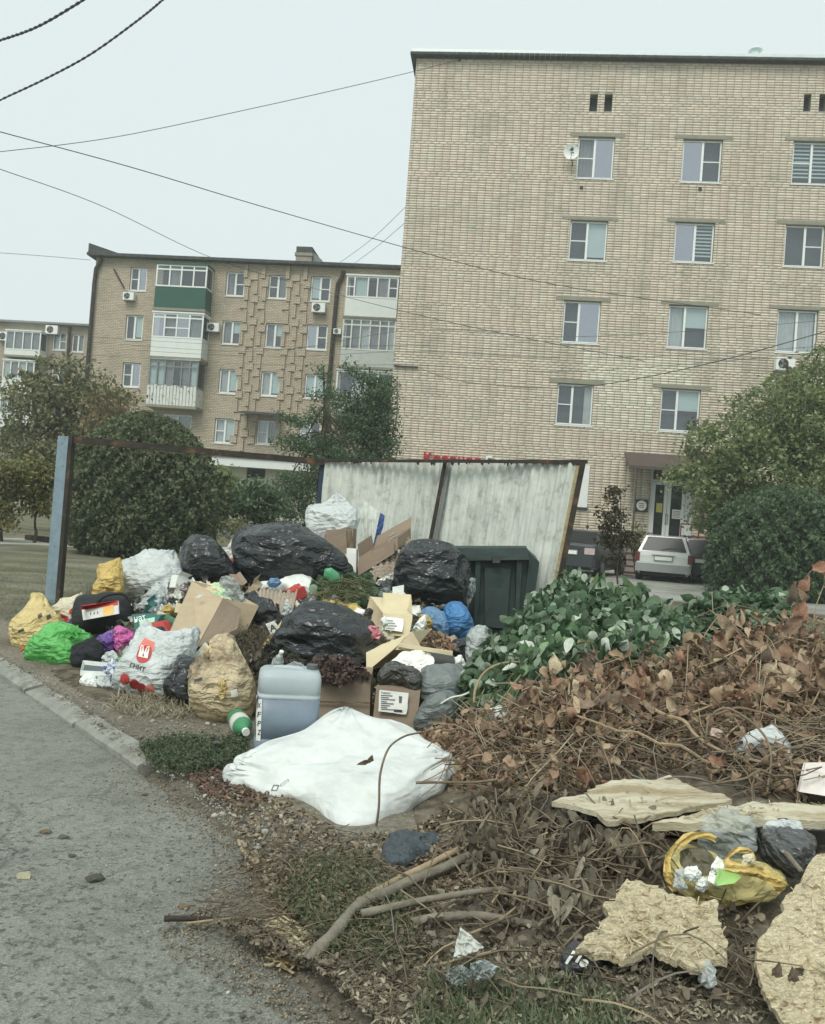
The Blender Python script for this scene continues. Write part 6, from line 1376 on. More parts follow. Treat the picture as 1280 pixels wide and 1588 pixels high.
# -- front cartons
lc = boxq('brown_carton', 'left brown carton with roots on top, beside the jerrycan', 'box', [(487, 1127, 4.98), (573, 1131, 4.98), (575, 1051, 5.03), (489, 1047, 5.03)], (.0, .36, 0), CARD_D)
boxq('box_seam', None, None, [(488, 1090, 4.975), (574, 1092, 4.975), (574, 1089, 4.975), (488, 1087, 4.975)], (0, .004, 0), BARK, lc)
rc_ = boxq('brown_carton', 'right brown carton with a white address label', 'box', [(577, 1131, 4.95), (646, 1131, 4.95), (652, 1072, 5.0), (584, 1064, 5.02)], (.03, .34, 0), CARD_D)
boxq('flap', None, None, [(596, 1064, 5.15), (652, 1070, 5.13), (650, 1046, 5.2), (598, 1046, 5.2)], (0, .006, 0), CARD_D, rc_)
lab = boxq('address_label', None, None, [(587, 1103, 4.945), (630, 1108, 4.945), (634, 1075, 4.97), (589, 1070, 4.97)], (0, .002, 0), PAPER, rc_)
PG = M('print_dark_grey', s2l((104, 104, 102)), .7)
for k in range(8):
    y = 1078 + k * 3.1; w = (18, 12, 22, 9, 20, 14, 10, 24)[k]; decal(lab, [(591, y + 1), (591 + w, y + 2), (591 + w, y + .6), (591, y - .4)], PG, n=3, lift=.003, parent=rc_)
decal(lab, [(611, 1104), (624, 1105), (624, 1101), (611, 1100)], DARKP, n=3, lift=.003, parent=rc_); decal(lab, [(619, 1090), (623, 1090.5), (624, 1080), (619, 1079.5)], PG, n=3, lift=.003, parent=rc_)
lettering(lab, 'Адрес', [(591, 1076), (606, 1077.5), (606, 1073.5), (591, 1072)], DARKP, lift=.003, parent=rc_)
bag('dark_cloth', 'dark grey plastic draped over the right brown carton', 'bag', [(585, 1062), (586, 1046), (592, 1036), (604, 1032), (620, 1034), (640, 1038), (656, 1048), (650, 1068), (640, 1068), (625, 1058), (605, 1054), (595, 1056)], (5.2, 5.0), .07, plastic('dark_grey_film', (76, 76, 70)), 52, .1)
bag('grey_bag', 'upper grey plastic bag at the foot of the green vine heap', 'bag', [(640, 1066), (650, 1050), (672, 1046), (700, 1044), (722, 1046), (728, 1062), (722, 1082), (708, 1094), (684, 1096), (664, 1100), (650, 1086)], (5.3, 5.05), .17, GREYBAG, 53, .06)
bag('grey_bag', 'lower grey plastic bag at the foot of the green vine heap', 'bag', [(640, 1128), (646, 1110), (660, 1096), (680, 1086), (704, 1084), (718, 1092), (716, 1112), (704, 1126), (680, 1132), (655, 1134)], (5.1, 4.9), .15, GREYBAG, 54, .06)
m_ = MB(); m_.tube(smoothpts([P(683, 1092, 4.88), P(700, 1082, 4.86), P(718, 1078, 4.88), P(735, 1070, 4.95)], 4), .006, 5); tag(m_.build('twine', PAPER), 'white cord lying over the grey bags', 'cord')
# -- front left
gb = bag('green_bag', 'bright green knotted carrier bag near the kerb', 'bag', [(44, 1012), (54, 998), (64, 988), (76, 978), (92, 975), (108, 977), (122, 983), (131, 990), (134, 1000), (126, 1010), (116, 1020), (118, 1032), (100, 1036), (82, 1034), (66, 1026), (54, 1018)], (6.55, 6.3), .2, GREENB, 30, .07, 1.0, knot=[(122, 1002)], ruff=.16, ears=[(140, 992), (42, 1014), (120, 1036)])
bag('purple_bag', 'purple shopping bag behind the white litter by the green bag', 'bag', [(147, 1003), (152, 992), (166, 986), (176, 982), (182, 992), (180, 1004), (170, 1012), (156, 1010)], (6.5, 6.35), .09, PURP, 31, .1, ears=[(148, 1000), (180, 980)])
bag('pink_bag', 'magenta and pink bag right of the purple one', 'bag', [(176, 1004), (177, 984), (190, 976), (204, 982), (209, 994), (203, 1004), (192, 1010), (182, 1012)], (6.5, 6.35), .1, PINK, 32, .12, ears=[(208, 984), (180, 974)])
flatsheet('lilac_film', 'greyish lilac film on top of the pink bag', 'film', [(166, 986), (176, 977), (190, 977), (200, 984), (188, 990), (174, 988)], 6.4, M('grey_lilac', s2l((176, 164, 182)), .4), 7, .02)
bag('black_cloth', 'black limp cloth between the green bag and the white litter', 'cloth', [(108, 1026), (112, 1014), (124, 1010), (140, 1000), (156, 1006), (164, 1018), (158, 1032), (140, 1036), (120, 1036)], (6.35, 6.1), .12, plastic('black_rag', (30, 34, 38), rough=.85, bump=.3), 33, .1)
tr_ = MB(); a, b, c, d = P(124, 1048, 5.72), P(166, 1050, 5.68), P(170, 1036, 5.88), P(128, 1032, 5.92)
for s_, e_ in ((a, b), (b, c), (c, d), (d, a)): tr_.hexa([s_, e_, e_ + Vector((0, 0, .035)), s_ + Vector((0, 0, .035))], (0, .006, 0))
tr_.hexa([a + Vector((0, 0, .002)), b + Vector((0, 0, .002)), c, d], (0, 0, .003)); to = tr_.build('foam_tray', FOAM); tag(to, 'white tray with a dark inside lying at the left of the litter', 'tray')
mk('inside', [x + Vector((0, 0, .012)) for x in (a.lerp(c, .08), b.lerp(d, .08), c.lerp(a, .08), d.lerp(b, .08))], [(0, 1, 2, 3)], M('slate', s2l((84, 94, 102)), .5), to)
lit = [([(122, 1058), (130, 1050), (150, 1052), (150, 1064), (136, 1062)], 'flat white plastic scrap at the kerb end of the litter'), ([(146, 1062), (156, 1050), (176, 1054), (186, 1064), (176, 1070), (160, 1068)], 'white crumpled plastic below the paper carrier'),
       ([(160, 1040), (172, 1026), (186, 1030), (186, 1048), (176, 1056)], 'white and blue wrapper left of the printed carrier'), ([(156, 1024), (166, 1014), (182, 1014), (184, 1026), (172, 1032)], 'pale wrapper under the purple bag'), ([(188, 1020), (196, 1006), (206, 1000), (206, 1012), (196, 1026)], 'green tinted clear wrapper beside the printed carrier'),
       ([(200, 1000), (208, 994), (214, 1000), (208, 1010)], 'small white wad behind the printed carrier')]
for j, (c, lb) in enumerate(lit): bag('litter_piece', lb, 'wrapper', c, (5.72, 5.58) if c[0][1] > 1030 else (6.1, 6.0), .04, [FOAM, WHITEBAG, plastic('blue_white_print', (220, 224, 232), col2=s2l((70, 100, 170)), sc2=20., thr=(.5, .54)), WHITEBAG, FILMG, FOAM][j], 60 + j, .16, 1.8)
flatsheet('mint_piece', 'small bright green wrapper beside the printed carrier', 'wrapper', [(179, 1035), (182, 1022), (192, 1018), (196, 1028), (188, 1036)], 5.95, M('light_green', s2l((150, 226, 150)), .5), 3, .02)
mg = bag('printed_bag', 'white carrier bag with red print and grey letters, upright near the kerb', 'bag', [(183, 1054), (188, 1038), (196, 1024), (206, 1010), (216, 996), (224, 986), (232, 980), (242, 988), (252, 998), (266, 1000), (282, 992), (298, 988), (302, 996), (297, 1012), (290, 1030), (278, 1044), (268, 1060), (262, 1080), (245, 1082), (225, 1075), (205, 1070), (190, 1064)], (5.75, 5.42), .17, WHITEBAG, 34, .06, .9, ears=[(232, 974), (302, 984), (184, 1058), (216, 988)])
decal(mg, [(206, 1026), (232, 1030), (238, 1000), (222, 992)], REDP, shape='disc'); decal(mg, [(214, 1004), (238, 1010), (240, 996), (224, 989)], REDS)
lettering(mg, 'М', [(214, 1018), (229, 1021), (232, 1003), (219, 1000)], PAPER, bold=.06); lettering(mg, 'ГНИТ', [(201, 1034), (224, 1042), (226, 1035), (203, 1027)], DARKP, bold=.03)
for j, c in enumerate(([(185, 1060), (200, 1064), (202, 1048), (188, 1042)], [(199, 1066), (214, 1071), (217, 1056), (203, 1052)], [(211, 1072), (226, 1076), (228, 1062), (214, 1058)], [(222, 1078), (238, 1080), (240, 1063), (225, 1061)])): decal(mg, c, [REDP, REDP, REDP, REDS][j], shape='disc', lift=.004 + .001 * j)
bag('black_bag', 'small shiny black bag between the printed carrier and the beige bag', 'bin bag', [(254, 1072), (258, 1060), (270, 1052), (274, 1040), (276, 1030), (292, 1028), (308, 1032), (314, 1042), (304, 1055), (298, 1072), (296, 1090), (280, 1090), (266, 1082)], (5.5, 5.25), .13, BLK, 35, .08, ears=[(278, 1022), (312, 1030)])
boxq('grey_box', 'pale grey flat box propped behind the beige bag', 'box', [(296, 1022, 5.75), (316, 1034, 5.6), (333, 1004, 5.75), (318, 996, 5.85)], (.0, .06, -.06), PAPERG)
bag('clear_bag', 'clear bag corner left of the pale grey flat box', 'bag', [(286, 1026), (290, 1008), (300, 1000), (304, 1010), (296, 1026)], 5.85, .05, FILMG, 36, .1)
bb_ = bag('beige_bag', 'big translucent beige bag with a yellow knot beside the jerrycan', 'bag', [(294, 1084), (296, 1066), (300, 1052), (310, 1040), (318, 1026), (328, 1012), (340, 1006), (354, 1006), (368, 1014), (380, 1026), (390, 1040), (396, 1060), (396, 1082), (390, 1100), (378, 1114), (355, 1120), (330, 1118), (308, 1108), (297, 1098)], (5.25, 4.95), .24, BEIGEB, 37, .06, .9, knot=[(333, 1036)], ruff=.12, ears=[(360, 1000), (336, 1000), (300, 1040)])
flatsheet('tie_tail', None, None, [(339, 1058), (347, 1052), (352, 1058), (348, 1084), (340, 1088)], 4.84, YEL, 2, .01, parent=bb_); decal(bb_, [(359, 1082), (370, 1080), (367, 1068), (358, 1072)], PAPER, 'inner_label', n=4)
decal(bb_, [(301, 1058), (314, 1055), (313, 1050), (301, 1054)], DARKP, n=3)
bottle('green squeeze bottle with a white cap lying in front of the beige bag', P(366, 1112, 4.8), P(382, 1136, 4.55), .055, M('green_bottle', s2l((60, 140, 90)), .35), PAPER, PAPERG)
# jerrycan
jc = P(441, 1165, 4.45); jc.z = 0; jt = empty('jerrycan', jc, 0, 'blue-grey translucent plastic jerrycan half full, standing behind the white sack', 'jerrycan')
JM = M('can_plastic', s2l((186, 198, 202)), .4, .05, 6, .1, 30, .4, trans=.15); JL = M('can_plastic_filled', s2l((118, 134, 150)), .4, .08, 5, .1, 30, .4)
def rsec(hx, hy, n=40, e=.32): 
    out = []
    for k in range(n):
        a = 2 * math.pi * k / n; c, s = math.cos(a), math.sin(a); out.append((hx * math.copysign(abs(c) ** e, c), hy * math.copysign(abs(s) ** e, s)))
    return out
def loft(secs, rot, org, lean=(0, 0)):
    V = []; n = len(secs[0][1])
    for z, s in secs:
        for x, y in s: V.append(Vector((org.x + x * math.cos(rot) - y * math.sin(rot) + lean[0] * z, org.y + x * math.sin(rot) + y * math.cos(rot) + lean[1] * z, org.z + z)))
    Fc = [(j * n + k, j * n + (k + 1) % n, (j + 1) * n + (k + 1) % n, (j + 1) * n + k) for j in range(len(secs) - 1) for k in range(n)] + [tuple(range(n - 1, -1, -1)), tuple(range((len(secs) - 1) * n, len(secs) * n))]
    return V, Fc
hx, hy = .163, .13
lo = [(0, rsec(hx * .94, hy * .92)), (.02, rsec(hx, hy)), (.09, rsec(hx, hy)), (.093, rsec(hx * .975, hy * .97)), (.1, rsec(hx * .975, hy * .97)), (.103, rsec(hx, hy)), (.30, rsec(hx, hy))]
hi = [(.30, rsec(hx, hy)), (.317, rsec(hx, hy)), (.32, rsec(hx * .97, hy * .97)), (.33, rsec(hx * .97, hy * .97)), (.334, rsec(hx, hy)), (.40, rsec(hx * .995, hy)), (.425, rsec(hx * .96, hy * .94)), (.438, rsec(hx * .85, hy * .8)), (.442, rsec(hx * .5, hy * .4))]
V, Fc = loft(lo, .18, jc); mk('can_body', V, Fc, JL, jt, smooth=True); V, Fc = loft(hi, .18, jc); jb = mk('can_top', V, Fc, JM, jt, smooth=True)
m_ = MB(); c = jc + Vector((-.0, -.02, .43)); m_.tube(smoothpts([c + Vector((-.09, 0, -.01)), c + Vector((-.07, 0, .012)), c + Vector((.05, 0, .012)), c + Vector((.07, 0, -.01))], 5), .016, 8); m_.build('handle', JM, jt, smooth=True)
V, Fc = tube([jc + Vector((.11, .03, .43)), jc + Vector((.11, .03, .465))], .03, 14); mk('cap', V, Fc, M('can_cap', s2l((90, 96, 100)), .5), jt)
jl = bpy.data.objects['can_body']; lb2 = decal(jl, [(397, 1148), (404, 1150), (407, 1078), (398, 1078)], PAPER, 'can_label', lift=.004, parent=jt)
for k, ch in enumerate('XFPZ'): lettering(jl, ch, [(399, 1098 + 14 * k), (404, 1098 + 14 * k), (405, 1090 + 14 * k), (400, 1090 + 14 * k)], DARKP, lift=.007, parent=jt)
# white sack
SACK = plastic('white_woven_sack', (212, 216, 212), rough=.6, bump=.32, bsc=11, col2=s2l((198, 192, 176)), sc2=3.4, thr=(.58, .74))
MATS['white_woven_sack'].node_tree
ws = bag('white_sack', 'big white woven sack lying flat on the ground in the foreground', 'sack', [(361, 1206), (366, 1195), (380, 1182), (398, 1168), (420, 1156), (445, 1147), (470, 1137), (500, 1128), (522, 1121), (538, 1118), (552, 1126), (580, 1130), (610, 1133), (636, 1136), (648, 1146), (650, 1156), (665, 1164), (674, 1178), (690, 1180), (696, 1194), (692, 1208), (676, 1224), (655, 1238), (632, 1252), (606, 1266), (585, 1284), (562, 1290), (540, 1292), (520, 1288), (506, 1278), (494, 1262), (480, 1250), (464, 1242), (448, 1246), (430, 1248), (414, 1240), (402, 1230), (380, 1220)], (4.4, 3.45), .105, SACK, 38, .05, 1.25, ears=[(366, 1208), (690, 1194), (538, 1121)], na=150, nl=60, pw=.6)
lettering(ws, '↑◇▱', [(412, 1238), (450, 1212), (444, 1204), (408, 1228)], DARKP, bold=0.)
flatsheet('dead_leaf', None, None, [(553, 1187), (562, 1180), (572, 1178), (578, 1170), (580, 1180), (566, 1187)], 3.72, BARK, 3, .008, parent=ws)
# dark fabric in front of it
bag('dark_rag', 'crumpled dark slate rag on the soil below the white sack', 'rag', [(590, 1330), (596, 1312), (612, 1300), (636, 1298), (655, 1304), (676, 1298), (692, 1302), (686, 1314), (668, 1322), (650, 1332), (628, 1342), (606, 1342)], (3.4, 3.05), .05, plastic('slate_rag', (72, 82, 88), rough=.8), 39, .1, 1.3)

# ================================================================== GREEN BIN
BINM = M('bin_green_plastic', s2l((44, 62, 58)), .5, .12, 5, .15, 20, .4)
gt = P(767, 985, 8.2); gbn = empty('green_bin', (gt.x, gt.y, 0), 0, 'dark green wheeled bin tipped against the corrugated sheet', 'bin')
def bq(name, q, back, mat=BINM): return boxq(name, None, None, q, back, mat, gbn)
Df = 8.1; bk = (.0, .32, .06)
bq('bin_body', [(706, 1000, Df), (806, 1003, Df), (822, 862, Df + .1), (712, 862, Df + .1)], bk)
bq('bin_rim', [(697, 870, Df - .04), (822, 868, Df - .04), (818, 850, Df - .02), (702, 850, Df - .02)], (0, .1, .02))
bq('front_panel', [(752, 972, Df - .03), (786, 975, Df - .03), (792, 882, Df + .03), (752, 880, Df + .03)], (0, .03, 0))
for x0, x1 in ((734, 740), (798, 804)): bq('rib', [(x0, 990, Df - .05), (x1, 990, Df - .05), (x1 + 6, 870, Df), (x0 + 4, 870, Df)], (0, .06, 0))
bq('catch', [(764, 873, Df - .07), (776, 873, Df - .07), (776, 862, Df - .06), (764, 862, Df - .06)], (0, .05, 0), DARKM)
V = []; n = 8
for j in range(n + 1):
    t = j / n
    for s_ in (0, 1): 
        a = P(818 + 18 * math.sin(t * math.pi / 2), 856 + 12 * (1 - math.cos(t * math.pi / 2)), Df + .02 + .3 * s_); V.append(a)
a_, b_ = P(808, 1000, Df + .0), P(808, 1000, Df + .32); V += [a_, b_]
m_ = MB(); m_.hexa([P(806, 1000, Df), P(818, 1000, Df), P(837, 872, Df + .06), P(822, 858, Df + .06)], (0, .3, .05)); m_.build('side_wall', BINM, gbn)
m_ = MB(); m_.tube([P(708, 1002, Df + .2), P(700, 1002, Df + .2)], .1, 16); m_.build('wheel', TYRE, gbn)

# ================================================================== the many small wads, cartons and bottles that fill the heap
rw = np.random.default_rng(77)
fillp = [(205, 950), (290, 880), (360, 900), (420, 900), (560, 900), (612, 930), (660, 960), (700, 1000), (720, 1040), (640, 1040), (590, 1000), (480, 950), (430, 985), (380, 985), (300, 1000), (250, 1010)]
q = scatter(fillp, 44, rw); p = hit(q[:, 0], q[:, 1])
WM = [WHITEBAG, WHITEBAG, FILMG, BLK, GREYBAG, CREAM, BLUEP, MUST, FILM, FOAM]
WN = ['white', 'white', 'milky clear', 'black', 'grey', 'cream', 'pale blue', 'mustard', 'clear', 'chalky white']
for k in range(44):
    r = rw.uniform(9, 20); n = 9; an = rw.uniform(0, 6.28); el = rw.uniform(.5, .9); out = []
    for j in range(n):
        a = 2 * math.pi * j / n; rr_ = r * rw.uniform(.6, 1.25); x, y = rr_ * math.cos(a), rr_ * math.sin(a) * el; out.append((q[k, 0] + x * math.cos(an) - y * math.sin(an), q[k, 1] - 5 + x * math.sin(an) + y * math.cos(an)))
    mi = int(rw.integers(0, 10)); bag('film_wad', 'small %s wad of crumpled plastic tucked among the larger bags of the heap' % WN[mi], 'plastic', out, float(p[k, 1]) - .2, .06, WM[mi], 200 + k, .2, 1.6, na=40, nl=20, group='%s plastic wads in the heap' % WN[mi], ears=[out[int(rw.integers(0, n))]])
q = scatter(fillp, 12, rw); p = hit(q[:, 0], q[:, 1])
for k in range(12):
    c = Vector(p[k]) + Vector((0, -.08, .08)); Rm = Matrix(rotm(rw, 1, .5)[0].tolist()); w, h, d = rw.uniform(.08, .2), rw.uniform(.05, .12), rw.uniform(.04, .14); m_ = MB(); m_.box(-w / 2, -d / 2, -h / 2, w / 2, d / 2, h / 2); m_.add([(-w / 2, -d / 2, h / 2 + .002), (w / 2, -d / 2, h / 2 + .002), (w / 2 + .01, -d, h * .75), (-w / 2, -d * .9, h * .8)], [(0, 1, 2, 3)])
    m_.v = [tuple(Rm @ Vector(v) + c) for v in m_.v]; nm_ = ['tan', 'brown', 'pale', 'white', 'teal', 'red'][k % 6]; tag(m_.build('small_carton', [CARD, CARD_D, CARD_L, PAPER, TEAL, REDP][k % 6]), 'small crushed %s carton lying among the bags of the heap' % nm_, 'carton', 'small %s cartons in the heap' % nm_)
q = scatter(fillp, 9, rw); p = hit(q[:, 0], q[:, 1])
for k in range(9):
    c = Vector(p[k]) + Vector((0, -.1, .09)); dv = Vector((rw.normal(), rw.normal() * .4, rw.normal() * .4)).normalized() * .24; nm_ = ['clear', 'green', 'brown'][k % 3]
    bottle('empty %s plastic bottle lying loose in the heap' % nm_, c - dv / 2, c + dv / 2, .036, [FILMG, M('green_pet', s2l((90, 150, 110)), .2, trans=.3, alpha=.8), M('brown_pet', s2l((120, 90, 60)), .2, trans=.3, alpha=.85)][k % 3], [PAPER, BLUEI, REDP][k % 3], group='empty %s bottles in the heap' % nm_)
# ================================================================== PLANT HEAPS
rg = np.random.default_rng(33)
def heapleaves(root, poly, n_part, n_stuff, bases, mats, size, rng, lift=.1, tilt=.9, stuffname='leaf_mass', fn=HZ, fat=1.):
    """n_part largest leaves as objects, the rest joined"""
    q = scatter(poly, int((n_part + n_stuff) * 1.9), rng); q = q[(npn(q[:, 0] / 17, q[:, 1] / 11, 1., n_stuff % 7) + rng.normal(0, .5, len(q))) > -.25][:n_part + n_stuff]; p = hit(q[:, 0], q[:, 1], fn); p[:, 2] += rng.uniform(-.01, 1, len(p)) ** 2 * lift
    sz = rng.uniform(.55, 1.25, len(p)) * size; od = np.argsort(-(sz / p[:, 1])); R_ = hangm(rng, len(p)) if tilt == 'hang' else rotm(rng, len(p), tilt)
    mlist = [[mesh(b[0], b[1], m_, name='leaf') for b in bases] for m_ in mats]; base = WL[root.name]
    for k in od[:n_part]:
        me = mlist[rng.integers(0, len(mats))][rng.integers(0, len(bases))]; o = link('leaf', me, root); mt = Matrix(R_[k].tolist()).to_4x4(); s = sz[k]
        o.matrix_basis = Matrix.Translation(Vector(p[k]) - base) @ mt @ Matrix.Scale(float(s), 4)
    r = od[n_part:]
    V, Fc = repl(bases, p[r], R_[r], sz[r], rng); tag(mk(stuffname, V, Fc, mats[0] if not isinstance(fat, type(mats[0])) else fat, root), kind='stuff')
def creep(rng, start, hd, n, step, lift, wob=.5, fn=HZ, sag=0.):
    x, y = start; pts = []
    for k in range(n):
        z = float(fn(np.array([x]), np.array([y]))[0]); pts.append(Vector((x, y, max(z, 0) + lift * (.4 + .9 * math.sin(math.pi * k / (n - 1))) + rng.normal() * .008)))
        hd += rng.normal() * wob; x += math.cos(hd) * step; y += math.sin(hd) * step
    return pts
def solid(name, rgbs): return [M('%s_%d' % (name, k), s2l(c), .7, .22, 9, .25, 40, .25, trans=.2) for k, c in enumerate(rgbs)]
# green vine heap
gh = G(830, 1110); gh.z = 0; gv = empty('vine_heap', gh, 0, 'heap of fresh green vine cuttings right of the bin', 'vine cuttings')
polyG = [(708, 1118), (716, 1085), (748, 1040), (786, 1002), (822, 970), (850, 942), (876, 920), (905, 910), (950, 915), (990, 925), (1004, 950), (1000, 968), (1036, 980), (1066, 1004), (1070, 1034), (1000, 1052), (930, 1066), (880, 1074), (820, 1080), (760, 1110)]
def hG(x, y):
    z = np.interp(y, [5.0, 5.3, 5.8, 6.3, 6.9, 7.6], [0, .18, .52, .74, .62, 0]) * (1 + .10 * npn(x, y, 3.2, 2.)); return np.maximum(z * sst(.1, .95, x - .25 * (y - 5.2)) * (1 - sst(1.9, 3.3, x)), heapB(x, y))
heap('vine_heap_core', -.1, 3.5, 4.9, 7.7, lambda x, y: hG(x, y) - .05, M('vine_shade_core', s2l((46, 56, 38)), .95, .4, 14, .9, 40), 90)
heapleaves(gv, polyG, 300, 4600, leafG, solid('vine_leaf', [(92, 128, 84), (114, 148, 100), (144, 172, 126), (82, 114, 78), (188, 206, 180), (216, 226, 206), (98, 126, 90), (164, 186, 154)]), .074, rg, .24, 1.1, fn=hG, fat=GRNL)
# tip of narrow upright leaves at the top right
lfN = [bigleaf(rg, .05, .3, .16) for _ in range(3)]
for k in range(26):
    a = P(rg.uniform(925, 990), rg.uniform(905, 945), 6.35); o = link('narrow_leaf', None, gv); o = None
for x in [x for x in COL.objects if x.name.startswith('narrow_leaf')]: bpy.data.objects.remove(x)
NLM = solid('narrow_leaf', [(120, 146, 96), (96, 126, 78), (150, 170, 124)]); nm = [mesh(b[0], b[1], NLM[k % 3], name='narrow_leaf') for k, b in enumerate(lfN)]
for k in range(34):
    a = P(rg.uniform(900, 992), rg.uniform(908, 955), 6.35 + rg.uniform(-.1, .1)); o = link('narrow_leaf', nm[k % 3], gv)
    o.matrix_basis = Matrix.Translation(a - WL[gv.name]) @ Matrix.Rotation(rg.uniform(-1.4, 1.4), 4, 'Y') @ Matrix.Rotation(math.pi / 2 + rg.uniform(-.4, .4), 4, 'X') @ Matrix.Scale(float(rg.uniform(.13, .24)), 4)
o = link('narrow_leaf', nm[0], gv); o.matrix_basis = Matrix.Translation(P(934, 908, 6.3) - WL[gv.name]) @ Matrix.Rotation(.1, 4, 'Y') @ Matrix.Rotation(math.pi / 2, 4, 'X') @ Matrix.Scale(.2, 4)
VST = M('vine_stem', s2l((132, 146, 96)), .7, .2, 12)
for k in range(70):
    q = scatter(polyG, 1, rg)[0]; h = hit([q[0]], [q[1]], hG)[0]; V, Fc = tube(creep(rg, (h[0], h[1]), rg.uniform(0, 6.28), 7, .07, .1, .3, hG), .0055, 4, .002); mk('stem', V, Fc, VST, gv)
# second green heap behind, darker
g2 = P(1140, 985, 6.6); g2.z = 0; gv2 = empty('wilted_heap', g2, 0, 'darker wilted green heap behind the brown leaves at the right', 'garden waste')
def hG2(x, y): return np.interp(y, [5.9, 6.4, 6.9, 7.5], [.6, .88, .8, 0]) * (1 + .07 * npn(x, y, 4.)) * sst(1.75, 2.3, x) * (1 - sst(2.8, 3.5, x))
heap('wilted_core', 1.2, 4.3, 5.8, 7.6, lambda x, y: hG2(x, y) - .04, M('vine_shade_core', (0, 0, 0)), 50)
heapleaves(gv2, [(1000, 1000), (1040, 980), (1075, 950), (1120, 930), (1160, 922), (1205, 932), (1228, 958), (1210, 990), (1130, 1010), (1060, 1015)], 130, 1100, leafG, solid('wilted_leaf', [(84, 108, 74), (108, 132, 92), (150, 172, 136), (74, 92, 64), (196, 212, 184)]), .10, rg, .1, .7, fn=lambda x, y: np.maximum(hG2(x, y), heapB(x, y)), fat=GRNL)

# brown brush heap
bh = G(1000, 1250); bh.z = 0; br_ = empty('brush_heap', bh, 0, 'big heap of dry brown branches and leaves filling the right foreground', 'brush')
polyB = [(655, 1160), (700, 1120), (760, 1118), (800, 1100), (850, 1085), (930, 1072), (1000, 1058), (1064, 1036), (1110, 1005), (1160, 965), (1200, 985), (1300, 970), (1300, 1250), (1180, 1245), (1100, 1215), (1040, 1200), (950, 1225), (860, 1250), (760, 1250), (700, 1230), (670, 1200)]
BL = solid('brown_leaf', [(158, 134, 110), (182, 156, 126), (154, 124, 102), (204, 178, 144), (128, 112, 94), (184, 134, 108), (218, 196, 162)])
polyB2 = [(780, 1120), (860, 1088), (1000, 1066), (1070, 1044), (1120, 1004), (1200, 990), (1290, 975), (1290, 1110), (1100, 1140), (950, 1160), (850, 1170)]
heapleaves(br_, polyB2, 190, 1500, leafB + leafH[:3], BL, .098, rg, .22, 1.1, fat=BROWNL)
heapleaves(br_, polyB, 60, 3000, leafB + leafH[:3], BL, .066, rg, .12, 1.0, stuffname='small_leaf_mass', fat=BROWNL)
# hanging dull leaves under the board and along the lower branches
polyD = [(720, 1260), (860, 1262), (960, 1290), (1030, 1300), (1020, 1370), (940, 1380), (900, 1440), (860, 1470), (800, 1440), (760, 1380), (700, 1350)]
heapleaves(br_, polyD, 50, 1100, leafH, solid('dull_leaf', [(140, 132, 116), (160, 150, 130), (120, 112, 98), (182, 172, 150)]), .085, rg, .10, 'hang', stuffname='dull_leaf_mass', fat=DRYD)
polyD2 = [(640, 1400), (760, 1330), (900, 1400), (1180, 1400), (1190, 1588), (640, 1588), (600, 1520)]
heapleaves(br_, polyD2, 0, 1300, leafB + leafH, [DRYD], .04, rg, .05, .7, stuffname='ground_leaf_mass', fat=DRYD)
TW = [BARK, BARKL, M('grey_twig', s2l((118, 110, 98)), .9, .25, 10), M('red_twig', s2l((130, 104, 84)), .9, .25, 10)]
for k in range(132):
    pl_ = polyB if k < 112 else [(640, 1300), (1000, 1270), (1180, 1400), (1180, 1588), (700, 1588), (480, 1480)]
    q = scatter(pl_, 1, rg)[0]; h = hit([q[0]], [q[1]])[0]; n = int(rg.integers(6, 14)) if k < 112 else int(rg.integers(4, 7)); r0 = float(rg.uniform(.0025, .008)) * (1 if k < 112 else .6)
    V, Fc = tube(smoothpts(creep(rg, (h[0], h[1]), rg.normal(0, .7) + (0 if rg.random() < .6 else math.pi), n, float(rg.uniform(.05, .1)), float(rg.uniform(.03, .16)), .22), 2), r0, 5, r0 * .4); mk('twig', V, Fc, TW[int(rg.integers(0, 4 if k < 112 else 3))], br_)
V = []; 
# fine twig tangle: uncountable
thinB = []
for b_ in stemB:
    c_ = b_[0].copy(); ax_ = c_.reshape(4, 3, 3).mean(1, keepdims=True); thinB.append((((c_.reshape(4, 3, 3) - ax_) * .5 + ax_).reshape(-1, 3), b_[1]))
q = scatter(polyB, 210, rg); p = hit(q[:, 0], q[:, 1]); p[:, 2] += rg.uniform(.02, .16, len(p)); V, Fc = repl(thinB, p, rotm(rg, len(p), .5), rg.uniform(.2, .5, len(p)), rg); tag(mk('bare_stems', V, Fc, leafmat('bare_stem', [(176, 156, 124), (150, 130, 104), (196, 178, 146), (130, 112, 90)], 0), br_), kind='stuff')
q = scatter(polyB, 1100, rg); q = np.vstack([q, scatter(polyD, 300, rg), scatter(polyD2, 110, rg)]); p = hit(q[:, 0], q[:, 1]); p[:, 2] += rg.uniform(0, .1, len(p))
V, Fc = repl(stemB, p, rotm(rg, len(p), .35), rg.uniform(.1, .32, len(p)) * .9, rg); tag(mk('fine_twigs', V, Fc, leafmat('fine_twig', [(134, 118, 94), (104, 90, 72), (164, 146, 116), (84, 74, 60)], 0), br_), kind='stuff')

